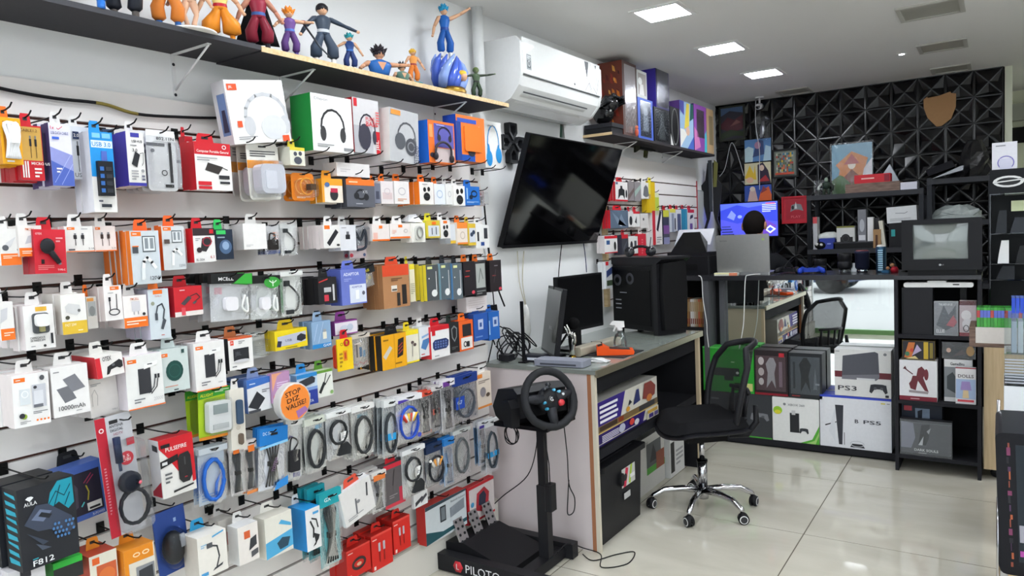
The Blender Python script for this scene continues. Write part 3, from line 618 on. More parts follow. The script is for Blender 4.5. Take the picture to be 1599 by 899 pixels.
def earhooks(r, W, H, T):
    MB().tube(bez([(-W*.25,T*.4,H*.3),(-W*.28,T*.4,H*.8),(0,T*.4,H*.55),(W*.28,T*.4,H*.85),(W*.3,T*.4,H*.35),(-W*.2,T*.4,H*.25)],6), .005, '363c48', 6).build('earphones', 'rubber', r)
L('clear pack with looped dark blue earphones', 'earphone_pack', (553,580,351,403), 'c8ccd4', [('r',0,0,1,.38,'d8c8cc'),('e',.12,.1,.1,.06,'d84a5a'),('e',.86,.1,.08,.05,'5a6a94')], d=.16, n=1, gadget=earhooks, shell=(.04,.38,.96,.95))
B('wide white box with an orange foot, third row', 'earphone_box', (581,608,350,376), 'e6dcd8', [('r',.4,.74,.6,.92,ORG),('r',0,0,1,.1,ORG),('r',.06,.12,.3,.5,'e8b8ac')], d=.17, T=.02, n=3, tab=WHT)
B('wider white box with an orange foot beside it', 'earphone_box', (609,641,349,372), 'e8e0dc', [('r',.4,.74,.6,.92,ORG),('r',0,0,1,.12,ORG),('n',.1,.3,.3,.6,3,'e8b8ac'),('o',.75,.5,.1,.14,.03,'c8c0bc')], d=.17, T=.02, n=3, tab=WHT)
def ring_band(r, W, H):
    MB().rbox(-W*.3, W*.3, -.004, -.0005, H*.12, H*.85, 'd8d8d2', r=W*.2).tube([(W*.2*math.cos(a), -.008, H*.5+H*.28*math.sin(a)) for a in [2*math.pi*k/16 for k in range(16)]], .0028, '8c8c86', 5, closed=True).build('cable_ring', 'gloss', r)
B('white window box with a pale ring inside', 'accessory_box', (643,664,348,378), 'e8e6de', [], d=.18, n=1, extra=ring_band, tab=WHT)
o = MB().add([(0,0,0),(.09,.0,-.004),(.1,.05,0),(.012,.06,.004),(.03,.02,.028),(.07,.02,.03),(.06,.045,.02)], [(0,1,5,4),(1,2,6,5),(2,3,6),(3,0,4,6),(4,5,6),(0,1,2,3)], 'c8cacc').build('crumpled_sachet', 'foil', loc=on(637,346,0,.17), rz=HALF)
tag(o, 'crumpled silver sachet lying above the ring window box', 'sachet')
B('yellow box with small dark earphones', 'earphone_box', (666,687,344,371), 'd8c040', [('r',.12,.08,.95,.7,'cfd4dc'),('l',[(.4,.2),(.4,.55)],.06,'3a4458'),('l',[(.7,.2),(.7,.6)],.06,'3a4458'),('r',.4,.76,.7,.92,ORG)], d=.18, n=1, tab='e2d83a', side='e2d83a')
B('white box with black earbuds and orange mark', 'earphone_box', (688,703,343,372), 'e6e2e0', [('r',.3,.8,.7,.95,ORG)]+buds(.5,.42,.28), d=.18, n=2, tab=WHT)
B('pale box with a yellow foot', 'earphone_box', (703,713,350,380), 'd8dce2', [('r',0,0,1,.16,'e0b83a')], d=.16, n=1, tab=WHT)
B('orange-topped white earphone box', 'earphone_box', (714,730,347,381), 'e8dcd0', [('r',0,.72,1,1,'ee8a3a'),('r',0,0,1,.08,'ee8a3a'),('o',.5,.4,.24,.18,.06,'c8b8a8')], d=.17, n=1, tab=ORG)
B('slim yellow box with dark blue earphones', 'earphone_box', (731,743,349,383), 'd8b63a', [('r',.16,.14,.95,.8,'ccd2dc'),('e',.45,.5,.2,.1,'38445a'),('e',.7,.6,.2,.1,'38445a')], d=.17, n=1, tab='d8b63a')
B('white box with black sticks at the end of the third row', 'adapter_box', (743,764,351,387), 'e4e4e2', [('r',.1,.3,.24,.7,'28282c'),('r',.6,.4,.86,.86,'3a3c42'),('r',.34,.1,.6,.26,'2c4a8c')], d=.17, n=2, tab=WHT)
# ---- fourth row
B('white and orange box at the left edge, fourth row', 'charger_box', (0,22,471,531), WHT, [('r',0,0,1,.3,ORG),('p',[(.0,.45),(.5,.55),(.6,.85),(.1,.8)],'c8c8cc'),('n',.2,.1,.9,.22,2,'fbd8bc')], d=.19, T=.035, n=1, tab=WHT)
def wall_plug(r, W, H):
    MB().rbox(-W*.24, W*.3, -.006, -.0005, H*.36, H*.82, '55585c', r=.006).rbox(-W*.2, W*.26, -.018, -.0062, H*.52, H*.8, 'e6e6e4', r=.008).box(-W*.06, W*.1, -.014, -.0062, H*.4, H*.52, '9a9468').build('charger', 'plastic', r)
B('white window box with a white wall charger', 'charger_box', (38,85,476,545), 'e9e7e5', [('r',.4,.86,.78,.96,'e2b040'),('t',.16,.24,.05,'CARREGADOR','3c3c40',.5),('t',.16,.18,.05,'DE PAREDE 20W','3c3c40',.5),('n',.16,.06,.4,.1,1,SM),('e',.62,.07,.05,.03,'333'),('r',.84,.1,.92,.34,'2c2c30')], d=.2, T=.03, n=4, side='e0d6d6', tab=WHT, extra=wall_plug)
B('yellow and white charger box with white plug', 'charger_box', (96,135,459,521), 'e8e6e2', [('r',0,0,1,.32,'ddb83a'),('p',[(.18,.56),(.6,.46),(.78,.56),(.74,.72),(.3,.78),(.15,.7)],'d0d0d0'),('e',.7,.58,.06,.04,'666'),('e',.22,.42,.09,.05,'4a4a3c'),('t',.1,.2,.07,'FAST 20W','f6ecc0',.45),('n',.6,.06,.92,.11,1,'f6ecc0')], d=.2, T=.032, n=2, side='d8d4cc', tab=WHT)
B('grey and white charger pack beside the yellow box', 'charger_box', (136,152,463,513), 'd8d4ce', [('r',.1,.4,.9,.85,'b0b4b4'),('e',.5,.55,.3,.16,'8a8e8e'),('r',.05,.86,.7,.96,'e09a4c')], d=.16, n=1, tab=ORG)
B('white cable box with a black coiled audio lead', 'cable_box', (163,191,446,500), 'eae6e4', brand(.36,.88,.5,.1)+[('l',[(.3,.3),(.28,.6)],.05,'26262a'),('l',[(.66,.3),(.68,.75)],.05,'26262a'),('r',.22,.56,.34,.68,'26262a'),('o',.5,.24,.32,.1,.06,'26262a'),('n',.2,.78,.7,.82,1,SM)], d=.19, T=.025, n=3, side='e4d8d6', tab=WHT)
B('white and orange box with a pale plug', 'charger_box', (193,230,461,511), 'ebe6e3', [('r',0,0,1,.32,ORG),('r',.34,.5,.7,.82,'cfcdd2'),('r',.4,.4,.45,.5,'b0aeb2'),('r',.58,.4,.63,.5,'b0aeb2'),('e',.84,.4,.07,.05,'333'),('t',.3,.86,.07,'PMCELL','dc7a4a',.36),('n',.08,.08,.9,.24,2,'fbdcc4')], d=.19, T=.03, n=3, side='e0d4d2', tab=WHT)
B('tall grey-blue box with a dark adapter lead', 'cable_box', (233,265,451,529), 'cbd4da', [('r',.25,.9,.7,.98,ORG),('e',.2,.72,.09,.04,'9aa08c'),('l',[(.32,.5),(.42,.66),(.64,.7),(.74,.58),(.66,.4)],.07,'4a5058'),('r',.26,.38,.4,.52,'4a5058'),('p',[(.5,.2),(.62,.18),(.8,.36),(.66,.42)],'4a5058'),('n',.5,.06,.76,.09,1,'c8604a'),('t',.3,.84,.035,'TYPE-C','c87a5a',.34)], d=.19, T=.025, n=4, side='d4d0e0', tab=ORG)
B('square red box with a grey cable hub', 'hub_box', (272,316,447,493), 'c5242e', [('r',0,0,1,.16,'e4dad6'),('p',[(.22,.44),(.34,.36),(.62,.6),(.5,.68)],'4a4448'),('l',[(.56,.66),(.8,.74),(.92,.6),(.76,.5)],.03,'3a3034'),('p',[(.62,.42),(.7,.38),(.8,.46),(.72,.5)],'4a4448'),('n',.2,.86,.5,.92,1,'f0c8c8'),('r',.22,.04,.36,.3,'d8505a')], d=.19, T=.04, n=1, side='a81c28', tab=RED)
def charger_kit(r, W, H):
    MB().rbox(-W*.2, W*.1, .0, .016, H*.24, H*.52, 'e4e2e6', r=.01).tube(bez([(W*.3,.006,H*.55),(W*.22,.006,H*.3),(W*.36,.006,H*.2),(W*.34,.006,H*.5)],5), .0035, 'e6e8e4', 6).build('charger', 'plastic', r)
r, W, H = S('big black-topped bag with a white charger and green corner', 'charger_bag', (331,396,427,503), '1c1e1e', .2, None, 'ccced0', d=.2, T=.03, n=3, ink=[('p',[(.55,.82),(1,.78),(1,1),(.8,1)],'3aa83c'),('r',.1,.6,.3,.75,'d8a8b4')], art=[('p',[(.52,.8),(.98,.77),(.98,1),(.8,.99)],'3aa83c'),('t',.16,.86,.07,'MCELL','e8e8e8',.36)], roll=.04)
charger_kit(r, W, H)
r, W, H = S('black-topped bag with white adapters and a green tree', 'charger_bag', (394,440,430,500), '1a1c1a', .17, None, 'd2d6d4', d=.19, T=.03, n=2, art=[('e',.7,.84,.28,.13,'3a9c3c'),('l',[(.72,.76),(.72,.88)],.03,'d8ecd8'),('l',[(.6,.88),(.72,.82),(.84,.88)],.03,'d8ecd8')], ink=[('p',[(.1,.2),(.5,.4),(.7,.2),(.4,.05)],'eef0f0'),('p',[(.3,.45),(.7,.6),(.9,.42),(.6,.3)],'e2e4e6'),('r',.7,.2,.9,.28,'2e6a3c')], roll=.03)
charger_kit(r, W, H)
S('white bag with a black right-angle cable', 'cable_bag', (441,476,423,495), 'd9dbd8', .1, '2c2e30', 'e0e2de', d=.18, T=.02, n=2, shape='short', gauge=.003, ink=[('p',[(0,.1),(.1,.1),(.14,.9),(0,.9)],'3a8c4a')])
B('black hanging box with a red mark and white plug', 'cable_box', (497,526,433,474), '222124', [('r',.3,.1,.54,.34,'c83a4a'),('r',.3,.44,.68,.62,'b9babc'),('r',.76,.1,.86,.72,'c8c8ca'),('l',[(.05,.84),(.5,.94)],.05,'c83a3a')], d=.19, T=.022, n=6, side='1a191c', tab='202022')
B('lavender-blue box lettered ADAPTOR', 'adapter_box', (533,572,420,475), '6a78c4', [('r',.32,.04,.98,.56,'d6dcea'),('t',.1,.82,.09,'ADAPTOR','e6eaf8',.62),('t',.4,.46,.06,'ADAPTOR','5a68b0',.42),('r',.54,.14,.68,.4,'f0f2f4'),('e',.86,.3,.06,.06,'667'),('n',.1,.66,.4,.76,2,'98a4dc')], d=.19, T=.03, n=2, side='5866b4', tab='6a78c4')
S('black pouch with yellow lettering and small lights', 'accessory_bag', (561,591,414,450), '1d1e20', .38, None, 'a8aaa8', d=.18, T=.025, n=1, art=[('t',.3,.72,.12,'ORB','d8c83a',.4)], ink=[('r',.12,.12,.42,.5,'33363a'),('e',.56,.28,.12,.1,'e8d88c'),('e',.8,.4,.1,.09,'e8d88c')], roll=-.2)
B('kraft box with a red top and two black remotes', 'remote_box', (598,639,413,480), 'b07f57', [('r',0,.74,1,1,'d84c2c'),('r',.3,.38,.52,.52,'e4dcd2'),('r',.7,.06,.88,.52,'2a2624'),('r',.5,.04,.62,.34,'2f2b28'),('n',.3,.62,.72,.7,2,'6a4a34'),('r',.32,.4,.5,.44,'55504c')], d=.19, T=.022, n=4, side='9c6e48', tab='d84c2c')
B('yellow and white box between the kraft box and dark boxes', 'earphone_box', (640,648,412,471), 'e6e0c4', [('r',0,.86,1,1,'ecd83a'),('n',.1,.2,.9,.5,6,'b0ac90')], d=.15, n=1, tab='ecd83a')
for (a, b, c_, sd, lb) in ((666,685,'4d5256','e8d43a','dark grey box with a white music note and yellow sides'), (688,704,'56646c','8cb4d4','dark grey box with a white music note and pale blue sides'), (707,722,'5c666c','6a9cc8','dark grey box with a white music note and mid blue sides')):
    B(lb, 'earphone_box', (a,b,413,469) if a < 680 else (a,b,411,467), c_, [('e',.62,.2,.24,.1,'e4e6e6'),('l',[(.8,.2),(.8,.8)],.05,'e4e6e6'),('r',.1,.88,.5,.95,'d8dc9c'),('e',.2,.62,.05,.02,'e8e8e8')], d=.18, T=.018, n=5 if a < 680 else 3, side=sd, tab='2a2a2c')
B('black box with red script, fourth row', 'earphone_box', (724,742,408,461), '262226', [('n',.2,.7,.8,.75,1,'b04a44'),('r',.1,.55,.5,.58,'c03c3c'),('e',.78,.08,.14,.05,'d84a5a')], d=.17, n=2, tab=ORG, side='1a181a')
B('silver-fronted black box, fourth row', 'earphone_box', (742,759,408,462), '2a2a2c', [('r',.08,.24,.92,.94,'a8aca8'),('l',[(.3,.4),(.5,.8),(.7,.5)],.06,'6a706c'),('n',.1,.05,.9,.18,2,'808484')], d=.17, n=1, tab=ORG)
B('black box with a red dot at the end of the fourth row', 'earphone_box', (765,783,406,455), '2b2528', [('n',.4,.8,.9,.86,1,'8a8488'),('r',.2,.5,.5,.53,'8a3c3c'),('e',.84,.08,.13,.05,'d84a5a'),('l',[(.3,.3),(.5,.7)],.04,'4a4448')], d=.16, n=3, tab=ORG, side='1c1a1c')
# ---- fifth row
B('white box with a ring battery and a silver phone', 'power_bank_box', (19,77,583,665), 'ecebea', brand(.05,.86,.3,.08)+[('r',.18,.42,.46,.72,'d4dade'),('o',.32,.62,.1,.07,.03,'f0f2f4'),('r',.52,.34,.9,.78,'c4c6ce'),('r',.56,.36,.82,.66,'d8dae0'),('r',.54,.34,.8,.4,'6a6c74'),('e',.6,.73,.05,.03,'3a3a40'),('e',.8,.9,.07,.05,'55565a'),('e',.26,.2,.08,.05,'8aa83c'),('e',.2,.22,.08,.05,'33343a'),('n',.14,.06,.42,.12,2,SM),('n',.5,.22,.9,.28,2,'77787c'),('e',.6,.1,.03,.02,ORG),('e',.7,.1,.03,.02,ORG),('e',.8,.1,.03,.02,ORG),('e',.9,.1,.03,.02,ORG)], d=.21, T=.032, n=3, side='e2d8d6', tab=WHT, roll=.02)
B('white 10000mAh box with two grey slabs', 'power_bank_box', (81,139,570,648), 'e8e6e5', [('p',[(.12,.56),(.46,.6),(.64,.32),(.32,.26)],'6f7076'),('p',[(.3,.74),(.64,.82),(.9,.52),(.54,.46)],'7c7d84'),('t',.14,.12,.09,'10000mAh','4a4a4e',.72),('n',.06,.88,.32,.92,1,'88898c'),('n',.6,.06,.86,.09,1,SM)], d=.21, T=.034, n=2, side='d8d4d2', tab=WHT)
B('white and red box with a black game controller', 'controller_box', (151,194,553,587), 'e6e2df', [('r',0,0,.18,.94,'d02a36'),('p',[(.34,.1),(.44,.12),(.52,.3),(.74,.36),(.86,.28),(.97,.34),(.97,.6),(.86,.7),(.4,.46)],'29292c'),('t',.26,.74,.2,'OTEX','2a2a2c',.32),('e',.62,.5,.06,.06,'66686c')], d=.22, T=.06, n=1, side='c8303a', top='e8e6e0', tab='e8e6e0', roll=-.08)
B('white box with a faint line drawing', 'accessory_box', (140,186,588,648), 'e6e2df', [('l',[(.1,.3),(.12,.6),(.22,.72),(.3,.55),(.26,.3)],.02,'b8b4b2'),('n',.1,.8,.45,.88,2,SM),('t',.72,.08,.04,'TYPE-C',SM,.2)], d=.16, T=.035, n=2, roll=-.05, side='dcd6d4', tab=WHT)
PB = brand(.06,.86,.24,.07)+[('r',.32,.26,.66,.74,'34353a'),('p',[(.48,.72),(.86,.78),(.86,.86),(.5,.82)],'eeeeec'),('n',.58,.79,.8,.83,1,'55565a'),('l',[(.78,.58),(.72,.36),(.58,.26)],.025,'2a2b30'),('l',[(.86,.58),(.8,.36),(.64,.24)],.025,'2a2b30'),('r',.75,.52,.81,.6,'2a2b30'),('r',.83,.52,.89,.6,'2a2b30'),('n',.16,.1,.45,.2,2,'77787c'),('r',0,0,1,.02,ORG)]
B('white 20000 power bank box, left one of two', 'power_bank_box', (197,255,553,636), 'e4e4e2', PB+[('t',.68,.1,.07,'20000','c4c4c4',.26)], d=.21, T=.024, n=5, side='e2dae0', tab=WHT)
B('pale green box with a dark green disc', 'charger_box', (251,295,543,611), 'c9d4d2', brand(.05,.82,.22,.08)+[('e',.48,.48,.31,.24,'1f4a44'),('o',.48,.48,.22,.16,.03,'2c5c54'),('r',.76,.86,.86,.95,'2c4a48'),('n',.1,.12,.86,.16,1,'d0907a'),('r',.4,.03,.56,.06,'4a5654')], d=.19, T=.03, n=2, side='b8c4c2', tab='c9d4d2')
B('white power bank box by the small speaker box', 'power_bank_box', (304,352,533,608), 'e6e4e2', PB+[('n',.7,.1,.95,.16,1,'c4c4c4')], d=.2, T=.028, n=3, side='dcd6d6', tab=WHT)
B('white and orange box with a black cube speaker', 'speaker_box', (357,395,526,576), 'e8e6e4', [('r',0,.94,1,1,'d8603a'),('r',.08,.78,.22,.92,'e0442c'),('t',.1,.82,.06,'JBL',WHT,.1),('r',.18,.28,.82,.66,'28292e'),('t',.24,.4,.16,'JBL','55575e',.26),('e',.5,.26,.34,.05,'c8c8cc'),('n',.1,.08,.4,.14,1,'66686c'),('n',.4,.8,.66,.9,2,'88898c')], d=.19, T=.05, n=1, side='2a2a2e', top='c86a40', tab='c87a4a')
L('clear pack lettered Type-C', 'adapter_pack', (400,427,520,559), 'd2d4d2', [('t',.1,.84,.09,'Type-C','55585c',.6),('r',.1,.12,.9,.7,'c2c6c4'),('n',.2,.2,.8,.5,4,'a8acaa')], d=.16, n=1)
B('wide yellow box with two dark adapters', 'adapter_box', (429,480,514,544), 'e6cc1e', [('p',[(.08,.2),(.5,.2),(.95,.3),(.96,.82),(.08,.7)],'b9bccb'),('p',[(.66,.4),(.8,.3),(.95,.4),(.95,.6),(.8,.72),(.68,.6)],'2c2e38'),('p',[(.04,.2),(.16,.16),(.2,.46),(.08,.5)],'2c2e48'),('n',.3,.05,.9,.12,1,'6a5a10'),('t',.3,.4,.12,'USB','5a5c78',.2)], d=.18, T=.03, n=1, tab='d8b81c', side='d0b41c')
B('pale blue box with a tiny silver USB stick', 'adapter_box', (487,517,501,543), '8aa8c8', [('r',0,0,1,.16,'2f86c8'),('r',.56,.32,.76,.58,'e0dccc'),('r',.58,.58,.74,.68,'a0a4a8'),('t',.55,.03,.1,'GAM','e8f0f8',.4),('l',[(.08,.3),(.3,.9)],.02,'c0d4e8'),('l',[(.3,.2),(.6,.95)],.02,'c0d4e8')], d=.18, T=.02, n=2, tab='9ab4d0', side='7a98b8')
B('white box with purple edges above the round packs', 'accessory_box', (523,558,500,522), 'e2dce4', [('r',0,.9,1,1,'8a3a8c'),('r',0,0,1,.08,'8a3a8c'),('e',.4,.45,.2,.24,'c8ccda'),('e',.66,.5,.14,.24,'b8c0d0')], d=.17, T=.03, n=0, tab='9a4a9c', side='7c347e')
def yoyo(r, W, H):
    mb = MB()
    for k in range(5): mb.rbox(-W*.42, W*.1, .002+k*.006, .006+k*.006, H*.05, H*.8, 'd03a2c' if k % 2 else 'e0502c', r=.012)
    mb.tube([(W*.1+.010*math.cos(a), -.002, H*.86+.010*math.sin(a)) for a in [2*math.pi*k/12 for k in range(12)]], .003, 'c02030', 5, closed=True).build('lanyard', 'rubber', r)
B('yellow rounded tag lettered OTEC with red cords', 'lanyard_pack', (527,551,528,578), 'f0c81c', [('r',.0,0,1,1,'f0c81c'),('t',.2,.78,.1,'OTEC','7a5a10',.6),('r',.36,.3,.62,.62,'e08a1c'),('r',.44,.36,.54,.56,'c0442c'),('n',.1,.1,.3,.6,4,'a8801c')], d=.19, T=.006, n=0, tab=RED, extra=yoyo, cat='tag')
S('beige pouch with red cords and small tools', 'tool_bag', (551,580,521,574), 'c9c0b4', .12, None, 'b9aea2', d=.18, T=.02, n=2, ink=[('r',.5,.3,.66,.62,'4a6a8c'),('r',.7,.28,.84,.5,'4a98c8'),('r',.3,.3,.4,.8,'6a6460'),('l',[(.1,.12),(.3,.05),(.5,.14),(.7,.06),(.9,.14)],.05,'b83038'),('n',.2,.7,.8,.8,1,'e8dcd0')])
B('yellow box with a silver stick and a black drive', 'drive_box', (596,635,521,575), 'eaa81c', [('r',.5,.0,.52,1,'c88a14'),('p',[(.04,.4),(.32,.68),(.42,.6),(.14,.3)],'c8c4b8'),('p',[(.6,.28),(.84,.34),(.9,.86),(.66,.82)],'2c2826'),('l',[(.66,.5),(.82,.6)],.03,'b04434'),('l',[(.66,.4),(.82,.5)],.03,'b04434'),('l',[(.66,.6),(.82,.7)],.03,'b04434'),('n',.06,.82,.4,.9,1,'8a641c'),('n',.5,.1,.95,.18,1,'8a641c')], d=.19, T=.016, n=7, side='2a2620', tab='1c1a1a')
B('yellow-edged white box with white earphones', 'earphone_box', (634,654,515,566), 'e4dfcc', [('r',0,.86,1,1,'f0d82c'),('r',0,0,1,.05,'f0d82c'),('e',.5,.62,.12,.05,'5a4a48'),('e',.68,.54,.12,.05,'5a4a48'),('l',[(.5,.6),(.45,.2)],.04,'8a8480')], d=.17, n=2, tab='f0d82c', side='e8d23a')
B('white and blue box with a slim blue device', 'adapter_box', (655,673,509,556), 'dce0e4', [('p',[(.1,.3),(.5,.2),(.9,.5),(.9,.6),(.3,.55)],'4a7ab0'),('p',[(.2,.6),(.9,.7),(.9,.76),(.2,.68)],'8ab0d8'),('n',.1,.05,.6,.12,1,'c84a4a')], d=.17, n=1, tab=WHT)
B('red-topped white box with a blue mini keyboard', 'keyboard_box', (673,702,508,558), 'e8e6e6', [('r',0,.86,1,1,RED),('r',.06,.72,.24,.9,RED),('p',[(.08,.5),(.2,.58),(.8,.58),(.95,.5),(.92,.34),(.8,.26),(.16,.26),(.08,.34)],'2a3a6a')]+[('r',.18+.13*i,.32+.08*j,.26+.13*i,.37+.08*j,'6a80b8') for i in range(5) for j in range(3)]+[('n',.1,.06,.5,.12,1,SM)], d=.18, T=.03, n=1, tab=RED, side='d4383e')
B('black box with a grey shield outline', 'earphone_box', (702,717,503,550), '242426', [('p',[(.2,.8),(.5,.9),(.8,.8),(.76,.5),(.5,.34),(.24,.5)],'8a8e90'),('p',[(.28,.77),(.5,.84),(.72,.77),(.68,.52),(.5,.4),(.32,.52)],'242426'),('n',.2,.1,.8,.2,2,'66686a')], d=.17, n=1, tab='2c3a34')
B('orange and white box with a black pack pictured', 'accessory_box', (717,739,500,547), 'e8642a', [('r',.12,.06,.92,.44,'e8e2dc'),('r',.24,.48,.86,.88,'2f2c2e'),('o',.4,.22,.12,.1,.05,'2c2c2e'),('r',.5,.12,.7,.3,'2c2c2e')], d=.17, T=.025, n=1, tab=ORG, side='d0541c')
B('blue box with a small white window, left one of two', 'ink_box', (740,762,489,531), '2c58a8', [('r',.3,.4,.66,.78,'b8c4e0'),('r',.4,.5,.56,.66,'3a5a98'),('n',.1,.1,.9,.2,1,'6a90d0')], d=.17, T=.03, n=1, tab='2c58a8', side='24488c')
B('blue box with a small white window, right one of two', 'ink_box', (763,780,486,530), '2a66b8', [('r',.4,.46,.86,.8,'b8c8e4'),('r',.5,.54,.72,.7,'3a5a98'),('r',.02,.2,.12,.7,'9cc0ea')], d=.16, T=.03, n=2, tab='2a66b8', side='2456a0')
B('plain white box resting above the blue boxes', 'accessory_box', (728,760,462,485), 'dcd4d4', [('n',.1,.2,.9,.8,4,'d0c6c6')], d=.15, T=.05, n=0, hook=False)
# ---- sixth row
def meter(r, W, H, T):
    MB().rbox(-W*.33, W*.36, .004, T-.005, H*.14, H*.74, 'e2e4e4', r=.008).box(-W*.2, W*.24, .001, .0038, H*.5, H*.68, '98a4a4').box(-W*.22, W*.26, .001, .0038, H*.2, H*.3, 'c0c4c4').build('timer', 'plastic', r)
L('green and yellow blister pack lettered ALLIGHT, front one', 'timer_pack', (317,368,606,686), 'a8c828', [('p',[(0,.8),(1,.86),(1,1),(0,1)],'3a9c34'),('t',.06,.84,.06,'ALLIGHT','f0e83c',.4),('r',0,0,1,.06,'e08a2c'),('n',.5,.9,.95,.96,2,'d8ecc8')], shell=(.14,.1,.88,.8), d=.21, T=.03, n=0, gadget=meter, roll=.05)
L('green and yellow blister pack half hidden behind its twin', 'timer_pack', (300,326,610,684), 'a0c028', [('r',0,.8,1,1,'3a9c34'),('t',.1,.84,.06,'ALLIGHT','f0e83c',.7),('r',0,0,1,.06,'e08a2c')], shell=(.2,.1,.95,.8), d=.16, T=.03, n=0)
def strap(r, W, H):
    MB().rbox(-W*.12, W*.3, -.008, -.0005, H*.42, H*.82, '3c5068', r=.006).rbox(-W*.05, W*.25, -.008, -.0005, H*.08, H*.26, '6a5c50', r=.006).build('watch_strap', 'rubber', r)
B('long white pack with a navy watch strap', 'strap_box', (359,382,607,702), 'd9d4c9', [('e',.5,.36,.16,.04,'c4bcae')], d=.2, T=.012, n=1, tab=WHT, extra=strap, roll=.02)
B('white box with a blue top and black power brick', 'adapter_box', (386,424,590,642), 'd8dade', [('p',[(0,.74),(1,.82),(1,1),(0,1)],'3a6ab8'),('p',[(0,.2),(.4,.62),(.72,.36),(.4,.06)],'2a2c32'),('n',.6,.54,.92,.66,2,'77787c'),('n',.1,.84,.5,.9,1,'c8d8f0'),('r',0,0,.5,.08,'44464c')], d=.19, T=.03, n=3, side='5878b8', tab='8a9ac0')
def round_tag(r, W, H):
    mb = MB().lathe([(.0,-.03),(.060,-.03),(.061,-.026),(.060,.0)], (W*.38, 0, -H*.05), 'c8c4c0', 24, axis=1).art(.12, .12, [('e',.5,.5,.47,.47,'f08a3a'),('p',[(.56,.06),(.9,.22),(.8,.34),(.5,.26)],'a070a8'),('t',.2,.66,.13,'STOP','2a2420',.5,8),('t',.24,.5,.12,'DIZ','2a2420',.4,8),('t',.2,.32,.13,'VALISE?','2a2420',.66,8)], y=-.0302, x0=W*.38-.06, z0=-H*.05-.06)
    mb.build('round_tin', 'card', r)
B('purple card with a round orange tin lettered STOP', 'tin_pack', (425,453,581,627), 'b58ab0', [('p',[(0,.4),(.3,.9),(.6,1),(0,1)],'e0a080'),('n',.25,.4,.9,.7,4,'d8c0dc'),('e',.2,.2,.16,.1,'e07a6a')], d=.2, T=.01, n=1, extra=round_tag, cat='pack')
B('blue box lettered PS VITA with a dark grey charger', 'charger_box', (464,496,583,633), 'c4d6e8', [('r',0,0,1,.46,'2d3f98'),('r',0,.46,1,.56,'7a98d0'),('r',0,.88,1,1,'2f86c8'),('p',[(.04,.66),(.1,.8),(.74,.9),(.9,.82),(.86,.68),(.2,.58)],'33363e'),('t',.24,.08,.09,'PS VITA','dce4f4',.52),('r',.28,.26,.6,.38,'e8dcb8')], d=.19, T=.03, n=1, side='8ab0d8', tab='2f86c8')
B('white and green box with a black plug lead', 'adapter_box', (494,520,577,619), 'e2e4dc', [('r',0,.9,1,1,'6a9a3c'),('l',[(.2,.2),(.45,.5)],.16,'2c3030'),('l',[(.45,.5),(.6,.86)],.05,'2c3030'),('l',[(.5,.44),(.84,.76)],.05,'2c3030'),('e',.88,.12,.1,.07,'8ab06a')], d=.18, n=1, tab='5c9434', side='c4d4b0')
# ---- seventh row: cables in pouches
S('large blue and white pouch with black audio leads', 'cable_bag', (403,448,668,768), '1f7ac8', .26, '2a2a2c', 'dfe2ea', d=.2, T=.022, n=1, loops=2, shape='bundle', art=[('p',[(0,.68),(1,.74),(1,.78),(0,.72)],'8ccaf0'),('p',[(.5,0),(1,.06),(1,.2),(.6,.12)],'2f86d0'),('t',.1,.9,.05,'DC 5V','cfe4f6',.3),('t',.5,.3,.06,'TOTEO','8a6a90',.42,70)], roll=.08)
S('white pouch with a black jack plug beside the blue one', 'cable_bag', (444,474,655,752), 'dfe0de', .1, '2c2c30', 'dcdedd', d=.17, T=.02, n=1, shape='gadget', ink=[('p',[(.1,.68),(.5,.74),(.3,.78)],'4a3a8c'),('r',.5,.02,.9,.1,'4a4a94')], roll=.08)
S('clear pouch with a thick black cable coil', 'cable_bag', (479,514,651,738), 'cfd4c8', .12, '303234', 'd2d6d2', d=.18, T=.024, n=3, loops=4, gauge=.0045, ink=[('r',.55,.8,.9,.88,'5aa8d0')])
S('white pouch with a black monitor cable, upper one', 'cable_bag', (513,552,641,716), 'e2e4e4', .1, '2a2c2e', 'dcdfe2', d=.19, T=.024, n=2, shape='vga', ink=[('r',.5,.4,.8,.6,'f0f0ee')], art=[('r',.5,.36,.8,.54,'f0f0ee'),('n',.56,.4,.74,.46,2,'88898c')])
S('white pouch with a neat round black coil', 'cable_bag', (552,588,632,715), 'e4e4e2', .1, '3a3c3c', 'dcdeda', d=.18, T=.022, n=2, loops=5, gauge=.004, ink=[('r',.3,.8,.8,.88,'8ac8e0'),('t',.1,.9,.05,'HDMI','88898c',.3)])
S('clear pouch with a blue band round a black cable', 'cable_bag', (599,623,624,715), 'dfe2e2', .12, '34383c', 'ccd4d8', d=.18, T=.022, n=3, loops=4, gauge=.004, art=[('r',.1,.3,.9,.42,'2f9cd8')], roll=.06)
S('white pouch with a blue cable and coloured plugs', 'cable_bag', (620,660,617,692), 'e6e6ea', .12, '2c50b8', 'e2e2e8', d=.19, T=.022, n=2, loops=3, gauge=.004, plug=['d8402c','e8e8e6','e8b83a','d8402c','e8e8e6','e8b83a'], art=[('p',[(.04,.86),(.5,.9),(.3,.93),(.04,.93)],'4a3a9c'),('e',.86,.12,.08,.05,'3a4ab8')], roll=.05)
S('pouch with bundled black cables and an orange foot', 'cable_bag', (657,678,611,681), 'd4503c', .1, '2a2a2c', 'd8d4d0', d=.17, T=.02, n=2, shape='bundle', ink=[('r',0,0,1,.08,ORG)])
S('dark pouch with a red patch', 'cable_bag', (676,692,602,673), 'c8c4c4', .1, '3a3638', '6a6468', d=.17, T=.018, n=3, shape='bundle', ink=[('r',.2,.36,.9,.5,'d86a5a')])
